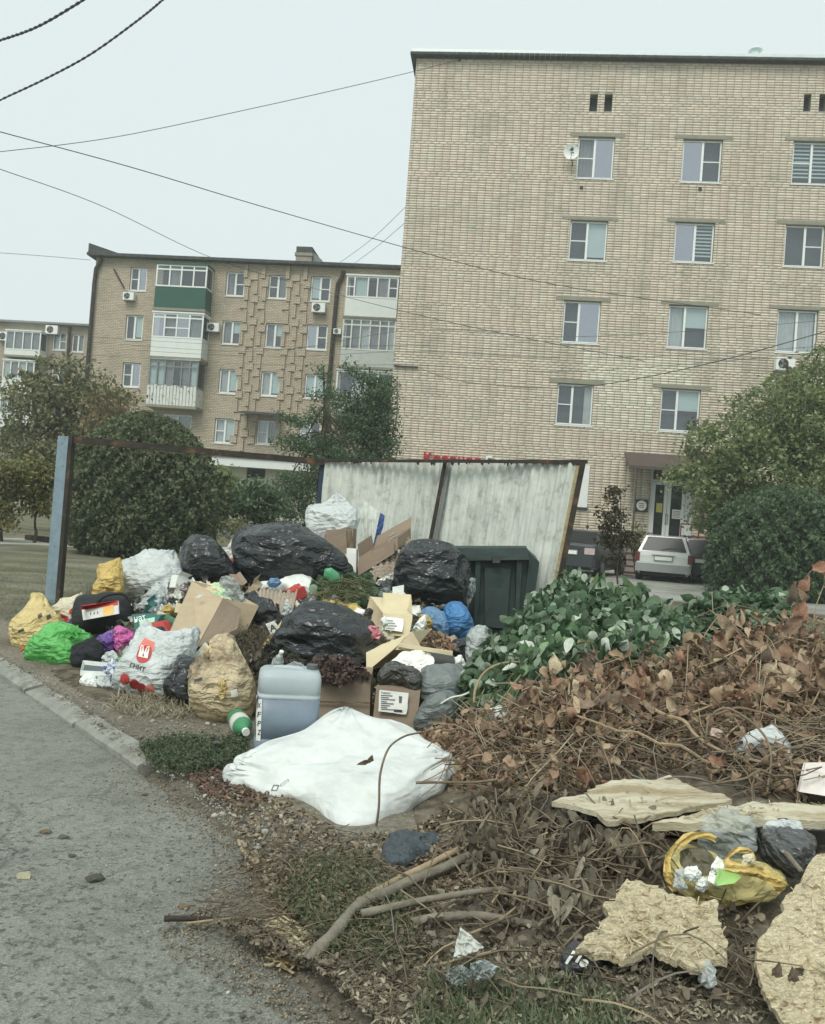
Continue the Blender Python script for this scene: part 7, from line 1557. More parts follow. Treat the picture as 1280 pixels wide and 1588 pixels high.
def branch(label, pts, r0, r1, mat=BARK, k=8, kn=.12, leaves=None, cat='branch'):
    w = smoothpts([P(*p) for p in pts], k); n = len(w); rs = [(r0 + (r1 - r0) * i_ / (n - 1)) * (1 + kn * noise.noise(w[i_] * 14)) for i_ in range(n)]
    w = [p + noise.noise_vector(p * 6) * r0 * .5 for p in w]; V, Fc = tube(w, rs, 9); o = tag(mk('branch', V, Fc, mat, smooth=True), label, cat)
    for a, b, D_, s, ry, mi_ in leaves or []:
        l = link('leaf', mesh(leafB[int(a) % 6][0], leafB[int(a) % 6][1], BL[mi_], name='leaf'), o); l.matrix_basis = Matrix.Translation(P(a, b, D_) - WL[o.name]) @ Matrix.Rotation(ry, 4, 'Y') @ Matrix.Rotation(math.pi / 2 + .3, 4, 'X') @ Matrix.Scale(s, 4)
    return o
GB = M('grey_bark', s2l((132, 124, 108)), .9, .25, 14, .5, 60, .1, stretch=(1, 1, 1))
branch('thickest grey-brown branch running from the road edge up under the broken board', [(470, 1492, 2.38), (515, 1452, 2.5), (548, 1412, 2.66), (600, 1382, 2.8), (690, 1345, 2.96), (760, 1318, 3.08), (830, 1284, 3.2), (880, 1262, 3.32)], .021, .013, GB)
branch('second long branch above the thickest one, ending by the dark rag', [(555, 1400, 2.75), (620, 1362, 2.92), (700, 1325, 3.05), (770, 1298, 3.2), (850, 1280, 3.3)], .015, .008, BARKL)
branch('straight greyish branch low across the dark gap', [(560, 1418, 2.62), (640, 1400, 2.68), (720, 1388, 2.72), (800, 1376, 2.78), (870, 1380, 2.8)], .013, .007, GB)
branch('dark stick lying on the asphalt edge at the left end of the brush', [(256, 1425, 2.6), (330, 1424, 2.62), (420, 1428, 2.63), (520, 1436, 2.62)], .009, .006, RUST)
branch('thin pale stick beside the dark one on the asphalt edge', [(290, 1432, 2.56), (370, 1424, 2.6), (440, 1432, 2.58)], .004, .003, BARKL)
branch('curved pale twig sticking up from the dirt below the white sack', [(370, 1303, 3.2), (376, 1318, 3.12), (390, 1332, 3.05), (404, 1341, 3.0)], .006, .005, BARKL)
branch('arching pale stem in front of the green vine heap', [(735, 1090, 4.6), (738, 1068, 4.65), (752, 1042, 4.7), (784, 1028, 4.75), (830, 1029, 4.75), (880, 1040, 4.7), (905, 1062, 4.6)], .008, .005, BARKL, leaves=[(898, 1050, 4.6, .16, .3, 6), (908, 1072, 4.55, .15, -.4, 3)])
branch('long pale twig along the top of the brown leaves', [(810, 1045, 4.75), (880, 1040, 4.75), (960, 1036, 4.75), (1004, 1030, 4.75), (1050, 1042, 4.7), (1110, 1026, 4.75), (1150, 1005, 4.9)], .006, .004, BARKL)
branch('forked pale branch crossing the middle of the brown leaves', [(985, 1085, 4.2), (1030, 1108, 4.1), (1060, 1118, 4.0), (1078, 1140, 3.9), (1120, 1165, 3.8), (1190, 1185, 3.72), (1290, 1206, 3.6)], .010, .007, BARKL)
branch('thin twig rising to the right across the brown leaves', [(1075, 1105, 4.1), (1110, 1092, 4.2), (1150, 1082, 4.3), (1175, 1060, 4.4)], .006, .003, BARKL)
branch('brown hooped twig in front of the right white bag', [(1095, 1150, 3.9), (1100, 1115, 3.95), (1125, 1098, 3.95), (1160, 1115, 3.85), (1188, 1145, 3.75), (1196, 1180, 3.65), (1190, 1230, 3.5)], .006, .005, BARK)
branch('long brown twig just above the broken board', [(940, 1142, 3.85), (985, 1160, 3.8), (1040, 1176, 3.75), (1100, 1190, 3.7), (1160, 1196, 3.65)], .006, .004, BARK)
branch('upright twig with three reddish leaves against the round bush', [(1222, 985, 5.0), (1236, 950, 5.0), (1240, 915, 5.0), (1258, 886, 5.0), (1266, 880, 5.0)], .006, .003, BARK, leaves=[(1247, 905, 4.98, .11, .4, 5), (1276, 878, 4.95, .12, 1.3, 5), (1240, 948, 4.95, .15, .1, 5), (1244, 925, 4.97, .1, -.6, 2), (1228, 968, 4.95, .15, .7, 2)])
branch('thin bent stem rising over the white sack', [(584, 1280, 3.3), (588, 1250, 3.3), (590, 1200, 3.36), (604, 1160, 3.5), (628, 1142, 3.65), (660, 1134, 3.85), (690, 1128, 4.0)], .0055, .0035, BARK)
branch('horizontal twig crossing the right end of the white sack', [(645, 1214, 3.6), (690, 1213, 3.6), (740, 1213, 3.6), (800, 1205, 3.6)], .006, .005, BARK)
branch('pale twig slanting down to the right of the dark rag', [(690, 1246, 3.5), (740, 1270, 3.3), (790, 1290, 3.15)], .005, .004, BARKL)
branch('thin dark vertical twig over the broken board', [(926, 1140, 3.7), (945, 1185, 3.5), (952, 1225, 3.35), (958, 1268, 3.2)], .004, .003, BARK)
branch('thin dark twig hanging in front of the torn chipboard', [(950, 1370, 2.75), (958, 1410, 2.65), (966, 1450, 2.55), (978, 1478, 2.5)], .0035, .002, BARK)
branch('pale twig at the lower left of the brush, above the grass', [(640, 1502, 2.35), (700, 1492, 2.38), (762, 1476, 2.42)], .0045, .003, BARKL)
branch('thin pale twig rising left of the torn chipboard', [(730, 1448, 2.5), (770, 1430, 2.55), (800, 1408, 2.62)], .004, .003, BARKL)
branch('dark lower branch behind the white card triangle', [(640, 1432, 2.6), (720, 1420, 2.62), (800, 1430, 2.6), (900, 1445, 2.58)], .016, .01, GB)
branch('twig with small dark leaves over the right chipboard', [(1160, 1488, 2.2), (1200, 1492, 2.14), (1245, 1498, 2.1)], .0025, .0015, BARK, leaves=[(1204, 1504, 2.1, .045, .1, 4), (1228, 1512, 2.08, .045, -.2, 4), (1242, 1506, 2.08, .04, .3, 4)])
branch('grey stick standing right of the open yellow bag', [(1190, 1268, 3.0), (1212, 1310, 2.85), (1244, 1352, 2.7)], .012, .008, GB)

# tall stalks at the right edge and loose pale scraps
STK = [('leaning pale stalk rising highest at the right edge of the brush', (1262, 1010), (1290, 880)), ('thin stalk rising just left of the right edge', (1200, 1010), (1232, 905)), ('bent stalk over the middle of the brown leaves', (1080, 1030), (1120, 950)), ('short forked-looking stalk near the wilted heap', (1150, 1000), (1128, 935)), ('stalk curving left above the brown leaves', (1040, 1040), (1010, 985)), ('thin upright stalk over the green and brown border', (930, 1070), (912, 985)), ('stalk leaning right from the brush centre', (1130, 1080), (1190, 1000)), ('slender stalk low at the right edge', (1240, 1120), (1284, 1040))]
for j, (lb, a, b) in enumerate(STK):
    h = hit([a[0]], [a[1]])[0]; D_ = float(h[1]); mxp = ((a[0] + b[0]) / 2 + rg.uniform(-14, 14), (a[1] + b[1]) / 2)
    branch(lb, [(a[0], a[1] + 8, D_), (*mxp, D_), (b[0], b[1], D_ + .05)], .0055, .0025, BARKL, leaves=[(b[0] + rg.uniform(-8, 8), b[1] + 14 + 22 * i_, D_ - .02, rg.uniform(.09, .14), rg.uniform(-1, 1), int(rg.integers(0, 7))) for i_ in range(3)])
for j, (px, py, c) in enumerate(((860, 1130, 'between the green heap and foam box'), (1010, 1120, 'in the brush centre'), (1060, 1068, 'near the top of the brush'), (1230, 1080, 'near the right edge'), (760, 1180, 'in the leaves right of the sack'), (840, 1215, 'just above the broken board'), (1120, 1010, 'under the wilted heap'))):
    D_ = float(hit([px], [py])[0][1]) - .06; s_ = rg.uniform(7, 12); flatsheet('paper_scrap', 'small pale scrap ' + c, 'paper', [(px - s_, py + 3), (px - s_ * .4, py - s_ * .7), (px + s_ * .7, py - s_ * .5), (px + s_, py + s_ * .4), (px, py + s_ * .7)], D_, [PAPER, FOAM, PAPERG][j % 3], 100 + j, .02)
# -- boards
OSB = M('chipboard_strands', s2l((220, 202, 164)), .85, .30, 60, .8, 70, .2, stretch=(1, 2.2, 1.3), dist=1.2, col2=s2l((150, 120, 80)), sc2=22., thr=(.56, .66))
PLY = M('split_plywood', s2l((214, 204, 176)), .85, .09, 9, .6, 60, .2, stretch=(.6, 5, 5), col2=s2l((178, 158, 122)), sc2=3.)
def board(name, label, outline, D, thick, mat, jag=.015, seed=0, rough=.008, splint=0):
    ys = [p[1] for p in outline]; y0, y1 = min(ys), max(ys); per = []
    for a, b in zip(outline, outline[1:] + outline[:1]):
        k = max(1, int(math.dist(a, b) / 6)); per += [P(a[0] + (b[0] - a[0]) * i_ / k, a[1] + (b[1] - a[1]) * i_ / k, Dof(D, a[1] + (b[1] - a[1]) * i_ / k, y0, y1)) for i_ in range(k)]
    c = sum(per, Vector()) / len(per); n_ = Vector()
    for a, b in zip(per, per[1:] + per[:1]): n_ += (a - c).cross(b - c)
    n_.normalize(); n_ = -n_ if n_.z < 0 else n_; rr = random.Random(seed)
    per = [p + (p - c).normalized() * jag * (fbm(p * 8 + Vector((seed, 0, 0)), 6) * 2.4 + rr.uniform(-.18, .22)) for p in per]; n = len(per); nr = 14; V = []
    for side in (0, 1):
        for j in range(nr + 1):
            t = j / nr
            for p in per:
                q = c.lerp(p, t); V.append(q + n_ * (rough * (fbm(q * 24) + .5 * fbm(q * 60)) + .02 * fbm(q * 3) - (thick if side else 0)))
    K = n * (nr + 1); Fc = []
    for j in range(nr):
        for k in range(n):
            f = (j * n + k, j * n + (k + 1) % n, (j + 1) * n + (k + 1) % n, (j + 1) * n + k); Fc.append(f); Fc.append(tuple(K + z for z in f[::-1]))
    for k in range(n): Fc.append((nr * n + k, nr * n + (k + 1) % n, K + nr * n + (k + 1) % n, K + nr * n + k))
    o = mk(name, V, Fc, mat); tag(o, label, 'board')
    if splint:
        pts = []; 
        for _ in range(splint): k = rr.randrange(n); q = per[k].lerp(c, rr.uniform(-.04, .85)) + n_ * rr.uniform(.0, .012); pts.append(q[:])
        rngs = np.random.default_rng(seed); sb = [(np.array([(-.06, -.5, 0), (.06, -.45, .01), (.045, .5, .05), (-.05, .46, .03)]), np.array([(0, 1, 2), (0, 2, 3)]))]
        V, Fc = repl(sb, np.array(pts), rotm(rngs, len(pts), .35), rngs.uniform(.02, .05, len(pts)), rngs); tag(mk('splinters', V, Fc, leafmat('splinter', [(206, 186, 142), (180, 156, 112), (222, 206, 168), (156, 130, 90)], .05), o), kind='stuff')
    return o
board('plywood_sheet', 'broken pale plywood sheet with splintered edge lying on the brush', [(858, 1246), (880, 1238), (905, 1233), (950, 1216), (990, 1212), (1018, 1206), (1040, 1199), (1060, 1208), (1095, 1224), (1132, 1244), (1100, 1250), (1060, 1252), (1020, 1262), (980, 1268), (945, 1274), (925, 1262), (895, 1254)], (3.5, 2.94), .018, PLY, .016, 1, .004, 60)
board('plywood_sheet', 'second splintered pale board running out of the photo to the right', [(1100, 1258), (1140, 1250), (1180, 1246), (1300, 1246), (1300, 1266), (1220, 1270), (1150, 1276), (1080, 1274), (1010, 1272)], (3.05, 2.9), .03, PLY, .016, 2, .006, 70)
board('torn_chipboard', 'torn ragged chipboard piece in front of the open yellow bag', [(888, 1468), (905, 1452), (925, 1440), (935, 1420), (933, 1395), (950, 1380), (975, 1372), (1010, 1374), (1022, 1390), (1050, 1392), (1085, 1398), (1110, 1400), (1128, 1420), (1132, 1450), (1142, 1472), (1130, 1492), (1104, 1490), (1080, 1506), (1050, 1500), (1030, 1488), (1000, 1480), (960, 1486), (920, 1478)], (2.62, 2.26), .022, OSB, .022, 3, .012, 230)
board('chipboard_sheet', 'large chipboard sheet leaning in from the bottom right corner', [(1172, 1492), (1190, 1455), (1208, 1420), (1220, 1392), (1236, 1366), (1258, 1345), (1290, 1322), (1340, 1300), (1380, 1640), (1260, 1620), (1215, 1588), (1190, 1560), (1180, 1530)], (2.5, 2.06), .02, OSB, .014, 4, .006, 120)
m_ = MB(); a = P(840, 1264, 3.2); b = P(1290, 1290, 3.1); m_.hexa([a - Vector((0, 0, .05)), b - Vector((0, 0, .05)), b, a - Vector((0, 0, .01))], (0, .25, 0)); tag(m_.build('dark_board', M('old_dark_board', s2l((58, 54, 50)), .9, .3, 8)), 'dark slab standing for the shaded void under the pale plywood sheets', 'board')  # dark-coloured slab paints in the shade of the void below the plywood
# -- open yellow bag with its contents
yo = bag('open_yellow_bag', 'open yellow carrier bag with rubbish inside, at the right foreground', 'bag', [(1028, 1338), (1032, 1322), (1045, 1312), (1062, 1316), (1090, 1330), (1120, 1342), (1150, 1345), (1180, 1348), (1206, 1352), (1224, 1368), (1218, 1382), (1196, 1392), (1160, 1398), (1120, 1398), (1085, 1394), (1058, 1384), (1040, 1366)], (2.95, 2.72), .06, plastic('yellow_film', (238, 220, 142), trans=.3, rough=.3), 70, .07, 1.2)
def ribbon(name, pts, w, mat, parent, seed=0):
    c = smoothpts([P(*p) for p in pts], 6); V = []
    for i_, p in enumerate(c):
        t = (c[min(i_ + 1, len(c) - 1)] - c[max(i_ - 1, 0)]).normalized(); s = t.cross(Vector((0, -1, .2))).normalized(); ww = w * (1 + .35 * noise.noise(p * 18 + Vector((seed, 0, 0))))
        for k in range(7): u = k / 6 - .5; V.append(p + s * ww * u + Vector((0, -1, .3)) * (.007 * math.cos(u * 9 + i_ * .5) + .018 * noise.noise(p * 34 + Vector((u * 4, 0, seed)))))
    Fc = [(i_ * 7 + k, i_ * 7 + k + 1, (i_ + 1) * 7 + k + 1, (i_ + 1) * 7 + k) for i_ in range(len(c) - 1) for k in range(6)]
    return mk(name, V, Fc, mat, parent, smooth=True)
YR = plastic('yellow_rim', (244, 208, 116), rough=.35, trans=.2)
ribbon('rim', [(1048, 1382, 2.74), (1034, 1350, 2.76), (1044, 1318, 2.8), (1070, 1298, 2.84), (1096, 1296, 2.84), (1110, 1302, 2.84)], .024, YR, yo, 1)
ribbon('handle', [(1132, 1346, 2.72), (1128, 1332, 2.74), (1142, 1320, 2.76), (1162, 1320, 2.76), (1170, 1334, 2.74)], .017, YR, yo, 2)
ribbon('rim', [(1126, 1340, 2.7), (1150, 1348, 2.68), (1180, 1354, 2.68), (1204, 1368, 2.68), (1216, 1380, 2.68)], .034, YR, yo, 3)
bag('dark_hollow_content', 'dark lump standing for the shade deep inside the open yellow bag', 'rubbish', [(1048, 1360), (1052, 1336), (1070, 1318), (1092, 1316), (1110, 1330), (1112, 1356), (1085, 1372)], 2.84, .08, plastic('olive_inner', (104, 98, 72), rough=.6), 71, .1)  # olive lump: shade of the bag's hollow put into its colour
for j, (c, lb, m__) in enumerate((([(1096, 1366), (1104, 1342), (1112, 1328), (1122, 1336), (1126, 1352), (1128, 1368), (1112, 1376)], 'white paper packet with letters standing in the open yellow bag', PAPER), ([(1060, 1358), (1064, 1348), (1080, 1348), (1088, 1358), (1076, 1364)], 'white crumb lump left of the packet in the yellow bag', FOAM),
    ([(1044, 1376), (1048, 1352), (1058, 1344), (1060, 1368), (1068, 1380)], 'clear crumpled film at the left inside the yellow bag', FILMG), ([(1078, 1376), (1082, 1366), (1096, 1366), (1100, 1376), (1088, 1380)], 'pinkish crumb lump under the packet', FOAM), ([(1150, 1340), (1154, 1330), (1168, 1328), (1172, 1340), (1160, 1344)], 'pale peel inside the yellow bag loop', CREAM))):
    oo = flatsheet('packet', lb, 'packet', c, (2.74, 2.66), m__, 72, .006) if j == 0 else bag('lump', lb, 'rubbish', c, (2.72, 2.68), .02, m__, 72 + j, .16, 1.8)
    if j == 0: lettering(oo, 'ИМБИРЬ', [(1100, 1352), (1122, 1362), (1124, 1354), (1103, 1344)], DARKP, lift=.003)
boxq('green_carton', 'small light green carton in the open yellow bag', 'carton', [(1114, 1374, 2.62), (1140, 1370, 2.62), (1150, 1360, 2.66), (1120, 1352, 2.68)], (0, .03, .0), M('light_green_card', s2l((150, 196, 100)), .5))
bag('clear_bag', 'clear grey polythene bag behind the open yellow one', 'bag', [(1084, 1300), (1088, 1282), (1102, 1268), (1124, 1264), (1142, 1268), (1152, 1280), (1170, 1280), (1176, 1300), (1174, 1322), (1150, 1326), (1128, 1314), (1104, 1310)], (3.0, 2.85), .08, FILM, 80, .12, 1.4)
bag('dark_bag', 'dark wet plastic right of the clear polythene bag', 'bag', [(1172, 1300), (1184, 1282), (1210, 1280), (1240, 1296), (1268, 1310), (1262, 1336), (1236, 1352), (1206, 1340), (1186, 1322)], (3.0, 2.8), .08, plastic('wet_dark_film', (88, 90, 90), rough=.3), 81, .1)
bag('lilac_bag', 'whitish lilac plastic on the dark wet plastic', 'bag', [(1182, 1284), (1196, 1276), (1220, 1274), (1240, 1282), (1250, 1298), (1232, 1300), (1208, 1296), (1194, 1294)], (2.95, 2.9), .04, WHITEBAG, 82, .12)
# white things in the brush
bag('foam_lump', 'white foam lump at the foot of the green vine heap', 'foam', [(752, 1112), (760, 1100), (776, 1094), (794, 1096), (808, 1104), (808, 1118), (792, 1126), (768, 1124)], 4.55, .07, FOAM, 83, .06)
bag('foam_lump', 'flat white foil left of the foam lump', 'foil', [(712, 1130), (728, 1122), (752, 1116), (758, 1124), (740, 1132), (722, 1136)], 4.6, .03, FOAM, 84, .14)
boxq('white_box', 'broken white foam box among the brown leaves', 'box', [(866, 1156, 4.15), (914, 1148, 4.1), (934, 1106, 4.25), (868, 1118, 4.3)], (.02, .15, .02), FOAM)
bag('foam_lump', 'small white scraps left of the broken foam box', 'foam', [(796, 1140), (808, 1130), (830, 1128), (842, 1136), (830, 1144), (810, 1148)], 4.25, .04, FOAM, 85, .14)
bag('paper_scrap', 'creased white paper above the broken foam box', 'paper', [(914, 1080), (930, 1064), (960, 1062), (978, 1068), (960, 1082), (936, 1096), (918, 1094)], 4.5, .04, FOAM, 86, .1)
bag('white_bag', 'white hood-shaped plastic half buried at the right of the brush', 'bag', [(1140, 1164), (1148, 1146), (1168, 1136), (1192, 1132), (1212, 1140), (1224, 1160), (1226, 1184), (1216, 1186), (1204, 1170), (1180, 1164), (1160, 1172)], (4.0, 3.85), .07, WHITEBAG, 87, .07)
bag('pale_scrap', 'small pinkish rag in the middle of the brown leaves', 'rag', [(1100, 1140), (1106, 1130), (1118, 1132), (1120, 1142), (1108, 1146)], 3.85, .03, plastic('pinkish', (198, 168, 152)), 88, .1)
boxq('pink_tile', 'pinkish white board piece at the right edge of the brush', 'board', [(1240, 1228, 3.5), (1290, 1236, 3.48), (1290, 1184, 3.6), (1250, 1185, 3.6)], (0, .02, 0), M('pinkish_board', s2l((222, 210, 202)), .7))
flatsheet('white_card', 'white crumpled card corner standing above the foreground grass', 'card', [(702, 1490), (708, 1462), (714, 1438), (722, 1444), (738, 1458), (752, 1470), (730, 1480)], (2.4, 2.3), PAPERG, 5, .02)
mk_ = MB(); a, b, c = P(703, 1486, 2.27), P(751, 1470, 2.29), P(714, 1436, 2.36); mk_.add([a, b, c, a + Vector((0, .01, 0)), b + Vector((0, .01, 0)), c + Vector((0, .01, 0))], [(0, 1, 2), (5, 4, 3), (0, 3, 4, 1), (1, 4, 5, 2), (2, 5, 3, 0)])
flatsheet('clear_cup', 'crushed clear cup in the foreground grass', 'cup', [(690, 1518), (698, 1500), (716, 1496), (732, 1506), (728, 1524), (706, 1528)], 2.2, FILM, 89, .03)
flatsheet('plastic_scrap', 'pale greenish plastic right of the crushed cup', 'plastic', [(726, 1514), (728, 1494), (752, 1488), (776, 1500), (764, 1514), (744, 1522)], 2.2, FILMG, 90, .03)
bs_ = bag('dark_packet', 'dark packet with white marks left of the torn chipboard', 'packet', [(866, 1500), (872, 1478), (888, 1464), (916, 1468), (940, 1480), (934, 1500), (904, 1510), (880, 1508)], (2.45, 2.35), .035, plastic('charcoal_film', (70, 72, 72)), 91, .06)
for c in ([(876, 1494), (880, 1496), (894, 1476), (889, 1474)], [(892, 1492), (896, 1494), (906, 1478), (902, 1476)]): decal(bs_, c, PAPER, n=4, lift=.003)
decal(bs_, [(898, 1500), (912, 1500), (914, 1488), (900, 1488)], PAPER, shape='disc', lift=.003)
bag('pale_rag', 'dirty white wad under the torn chipboard', 'rag', [(1084, 1524), (1088, 1506), (1100, 1494), (1110, 1502), (1108, 1520), (1096, 1530)], 2.28, .03, FILMG, 92, .12)

# ================================================================== SMALL GROUND COVER
def gscatter(poly, n, rng): q = scatter(poly, n, rng); d = rays(q[:, 0], q[:, 1]); t = -CH / d[:, 2]; return np.stack([d[:, 0] * t, d[:, 1] * t, 0 * t], 1)
blade = []
for _ in range(4): b = rg.uniform(-.3, .3); blade.append((np.array([(-.04, 0, 0), (.04, 0, 0), (.03 + b * .4, .1, .5), (b, .3, 1.)]), np.array([(0, 1, 2), (0, 2, 3)])))
def grass(name, label, poly, n, h, mat, rng, tilt=.25, z=0.):
    p = gscatter(poly, n, rng); p[:, 2] = np.maximum(HZ(p[:, 0], p[:, 1]), z); V, Fc = repl(blade, p, rotm(rng, n, tilt), rng.uniform(.5, 1.3, n) * h, rng); return tag(mk(name, V, Fc, mat), label, 'grass', kind='stuff')
small = [bigleaf(rg, 0, .3, .35) for _ in range(2)]
polyC = [(214, 1162), (250, 1148), (300, 1146), (350, 1150), (386, 1150), (384, 1175), (340, 1196), (290, 1202), (240, 1196)]
def carpet(name, label, poly, n, s, mat, rng, hh=.03, bases=None):
    p = gscatter(poly, n, rng); p[:, 2] = np.maximum(HZ(p[:, 0], p[:, 1]), 0) + rng.uniform(0, hh, n); V, Fc = repl(bases or DIAMOND, p, rotm(rng, n, .5), rng.uniform(.6, 1.4, n) * s, rng); return tag(mk(name, V, Fc, mat), label, 'ground cover', kind='stuff')
carpet('clover', 'low green clover patch by the end of the kerb', polyC, 5200, .017, leafmat('clover_leaf', [(76, 92, 64), (94, 112, 78), (62, 76, 54), (112, 124, 90)]), rg, .045)
grass('grass', 'short grass tufts in the clover by the kerb end', polyC, 800, .05, GRSM, rg, .4)
grass('grass', 'green grass along the bottom edge of the photo', [(640, 1588), (660, 1530), (700, 1500), (780, 1530), (900, 1545), (960, 1560), (980, 1620), (640, 1620)], 2600, .055, GRSM, rg, .8)
grass('grass', 'green grass among the sticks left of the brush', [(430, 1400), (480, 1340), (560, 1330), (640, 1390), (660, 1450), (620, 1490), (540, 1490), (480, 1440)], 2200, .035, GRSM, rg, .6)
carpet('weeds', 'small weeds between the sticks left of the brush', [(420, 1400), (460, 1330), (560, 1320), (660, 1400), (640, 1520), (540, 1500)], 3200, .016, leafmat('weed_leaf', [(84, 96, 66), (106, 116, 80), (128, 122, 88), (70, 80, 58)]), rg, .035)
grass('dry_grass', 'matted dry grass on the dirt in front of the printed carrier', [(165, 1092), (190, 1080), (250, 1086), (300, 1096), (312, 1108), (280, 1116), (220, 1114), (180, 1106)], 1500, .07, HAYM, rg, 1.3)
# lawn far: sparse short tufts give the ground its grain
tuftp = [(0, 870), (110, 872), (330, 905), (350, 960), (0, 960)]
grass('lawn', 'thin short lawn behind the rubbish heap', [(-60, 858), (300, 872), (380, 890), (300, 930), (120, 960), (-60, 968)], 9000, .045, leafmat('lawn_blade', [(104, 106, 76), (128, 126, 92), (88, 92, 64), (150, 142, 108)]), rg, .8)
grass('lawn', 'thin short lawn between the vine heap and the parking area', [(900, 925), (1300, 950), (1320, 1000), (1000, 960)], 5000, .05, leafmat('lawn_blade', [(0, 0, 0)] * 4), rg, .8)
# gravel, wood chips and debris
ico = []
for _ in range(5):
    b = bmesh.new(); bmesh.ops.create_icosphere(b, subdivisions=1, radius=.5)
    for v in b.verts: v.co = v.co * random.uniform(.7, 1.15); v.co.z *= .6
    ico.append((np.array([v.co[:] for v in b.verts]), np.array([[v.index for v in f.verts] for f in b.faces]))); b.free()
STN = leafmat('gravel_stone', [(150, 146, 134), (120, 114, 102), (178, 174, 162), (98, 92, 82), (196, 190, 176), (136, 124, 106)], 0, .9, .2)
verge = [(0, 1030), (-40, 1000), (20, 1005), (180, 1070), (300, 1100), (400, 1160), (380, 1205), (500, 1290), (640, 1290), (600, 1340), (400, 1330), (300, 1235), (222, 1185), (120, 1110)]
p = gscatter(verge, 5200, rg); d = rg.pareto(2.6, len(p)) * .006 + .005; d = np.minimum(d, .04); p[:, 2] = d * .1
V, Fc = repl(ico, p, rotm(rg, len(p), .3), d, rg); tag(mk('gravel', V, Fc, STN), 'loose gravel on the dirt verge', 'gravel', kind='stuff')
roadside = [(0, 1050), (120, 1120), (225, 1190), (330, 1250), (400, 1340), (330, 1430), (500, 1540), (600, 1588), (420, 1588), (200, 1400), (100, 1200), (0, 1100)]
p = gscatter(roadside, 900, rg); d = np.minimum(rg.pareto(3., len(p)) * .004 + .004, .022); p[:, 2] = ROADZ + d * .2
V, Fc = repl(ico, p, rotm(rg, len(p), .3), d, rg); tag(mk('road_grit', V, Fc, STN), 'grit and small stones along the asphalt edge', 'gravel', kind='stuff')
for j, (px, py, s, lb) in enumerate(((147, 1366, .045, 'dark stone on the asphalt, largest of the row along the crack'), (72, 1292, .035, 'brown clod on the asphalt near the crack'), (98, 1300, .03, 'dark clod at the right of the crack on the asphalt'), (112, 1329, .02, 'small dark stone between the clods and the largest stone'), (36, 1361, .04, 'pale olive lump on the asphalt at the left edge'), (270, 1226, .018, 'small white stone at the end of the kerb'), (225, 1234, .022, 'dark pebble below the kerb end'), (285, 1408, .03, 'dark bark chip by the left end of the sticks'), (336, 1154, .035, 'pale flat stone in the clover'))):
    c = G(px, py, ROADZ if j < 8 else .03); V = ico[j % 5][0] * np.array([1.8, 1.2, 1.1]) * s + np.array(c) + np.array([0, 0, s * .2])
    tag(mk('stone', V, [tuple(f) for f in ico[j % 5][1].tolist()], M('stone_%d' % (j % 3 if j != 4 else 3), s2l([(84, 80, 72), (116, 100, 76), (92, 90, 84), (168, 162, 130)][j % 3 if j != 4 else 3]), .9, .25, 40, .5, 60)), lb, 'stone')
debris = [(380, 1340), (420, 1300), (470, 1280), (560, 1300), (620, 1330), (700, 1420), (720, 1588), (600, 1588), (520, 1500), (450, 1480), (330, 1430), (300, 1415), (350, 1385)]
carpet('wood_chips', 'straw crumbs and chips on the dirt in the foreground', [(600, 1440), (900, 1500), (1180, 1500), (1240, 1588), (600, 1620), (520, 1520)], 4200, .022, HAYM, rg, .02, stemB + leafH)
q = gscatter(debris, 700, rg); q[:, 2] = np.maximum(HZ(q[:, 0], q[:, 1]), -.03) + rg.uniform(0, .03, len(q)); V, Fc = repl(stemB, q, rotm(rg, len(q), .2), rg.uniform(.04, .15, len(q)), rg); tag(mk('broken_sticks', V, Fc, bpy.data.materials['fine_twig']), 'broken twigs and straw between the asphalt and the brush', 'twigs', kind='stuff')
carpet('wood_chips', 'bark and wood chips on the dirt below the sack', [(380, 1200), (470, 1250), (540, 1300), (640, 1290), (700, 1260), (760, 1400), (640, 1440), (420, 1420), (380, 1340), (340, 1230)], 3600, .024, leafmat('chip', [(150, 132, 104), (116, 98, 76), (180, 164, 132), (92, 78, 62), (130, 104, 80)], 0), rg, .012)
edgeb = [(330, 1432), (420, 1478), (480, 1500), (560, 1560), (590, 1588), (700, 1588), (660, 1500), (560, 1480), (480, 1490), (400, 1430)]
carpet('wood_chips', 'mixed chips and leaf crumbs along the bare soil at the asphalt edge', edgeb, 2600, .022, DRYD, rg, .012, leafB)
carpet('road_dust_crumbs', 'fine brown crumbs strewn over the edge of the asphalt', [(380, 1470), (300, 1440), (330, 1400), (392, 1340), (380, 1290), (300, 1230), (240, 1195), (262, 1232), (330, 1290), (330, 1360), (250, 1410), (260, 1450), (420, 1530), (560, 1640), (620, 1620), (500, 1530)], 1500, .010, bpy.data.materials['chip'], rg, .004)
for x_ in [x for x in COL.objects if x.name.startswith('road_dust_crumbs')]: x_.location.z += ROADZ + .004
carpet('wood_chips', 'reddish bark crumbs left of the white sack', [(290, 1205), (340, 1190), (400, 1210), (420, 1245), (370, 1250), (310, 1232)], 1300, .018, leafmat('red_chip', [(112, 82, 66), (132, 100, 80), (90, 68, 56)], 0), rg, .012)
sb = [(np.array([(-.07, -.5, 0), (.07, -.48, .01), (.05, .5, .03), (-.06, .47, .02)]), np.array([(0, 1, 2), (0, 2, 3)]))]
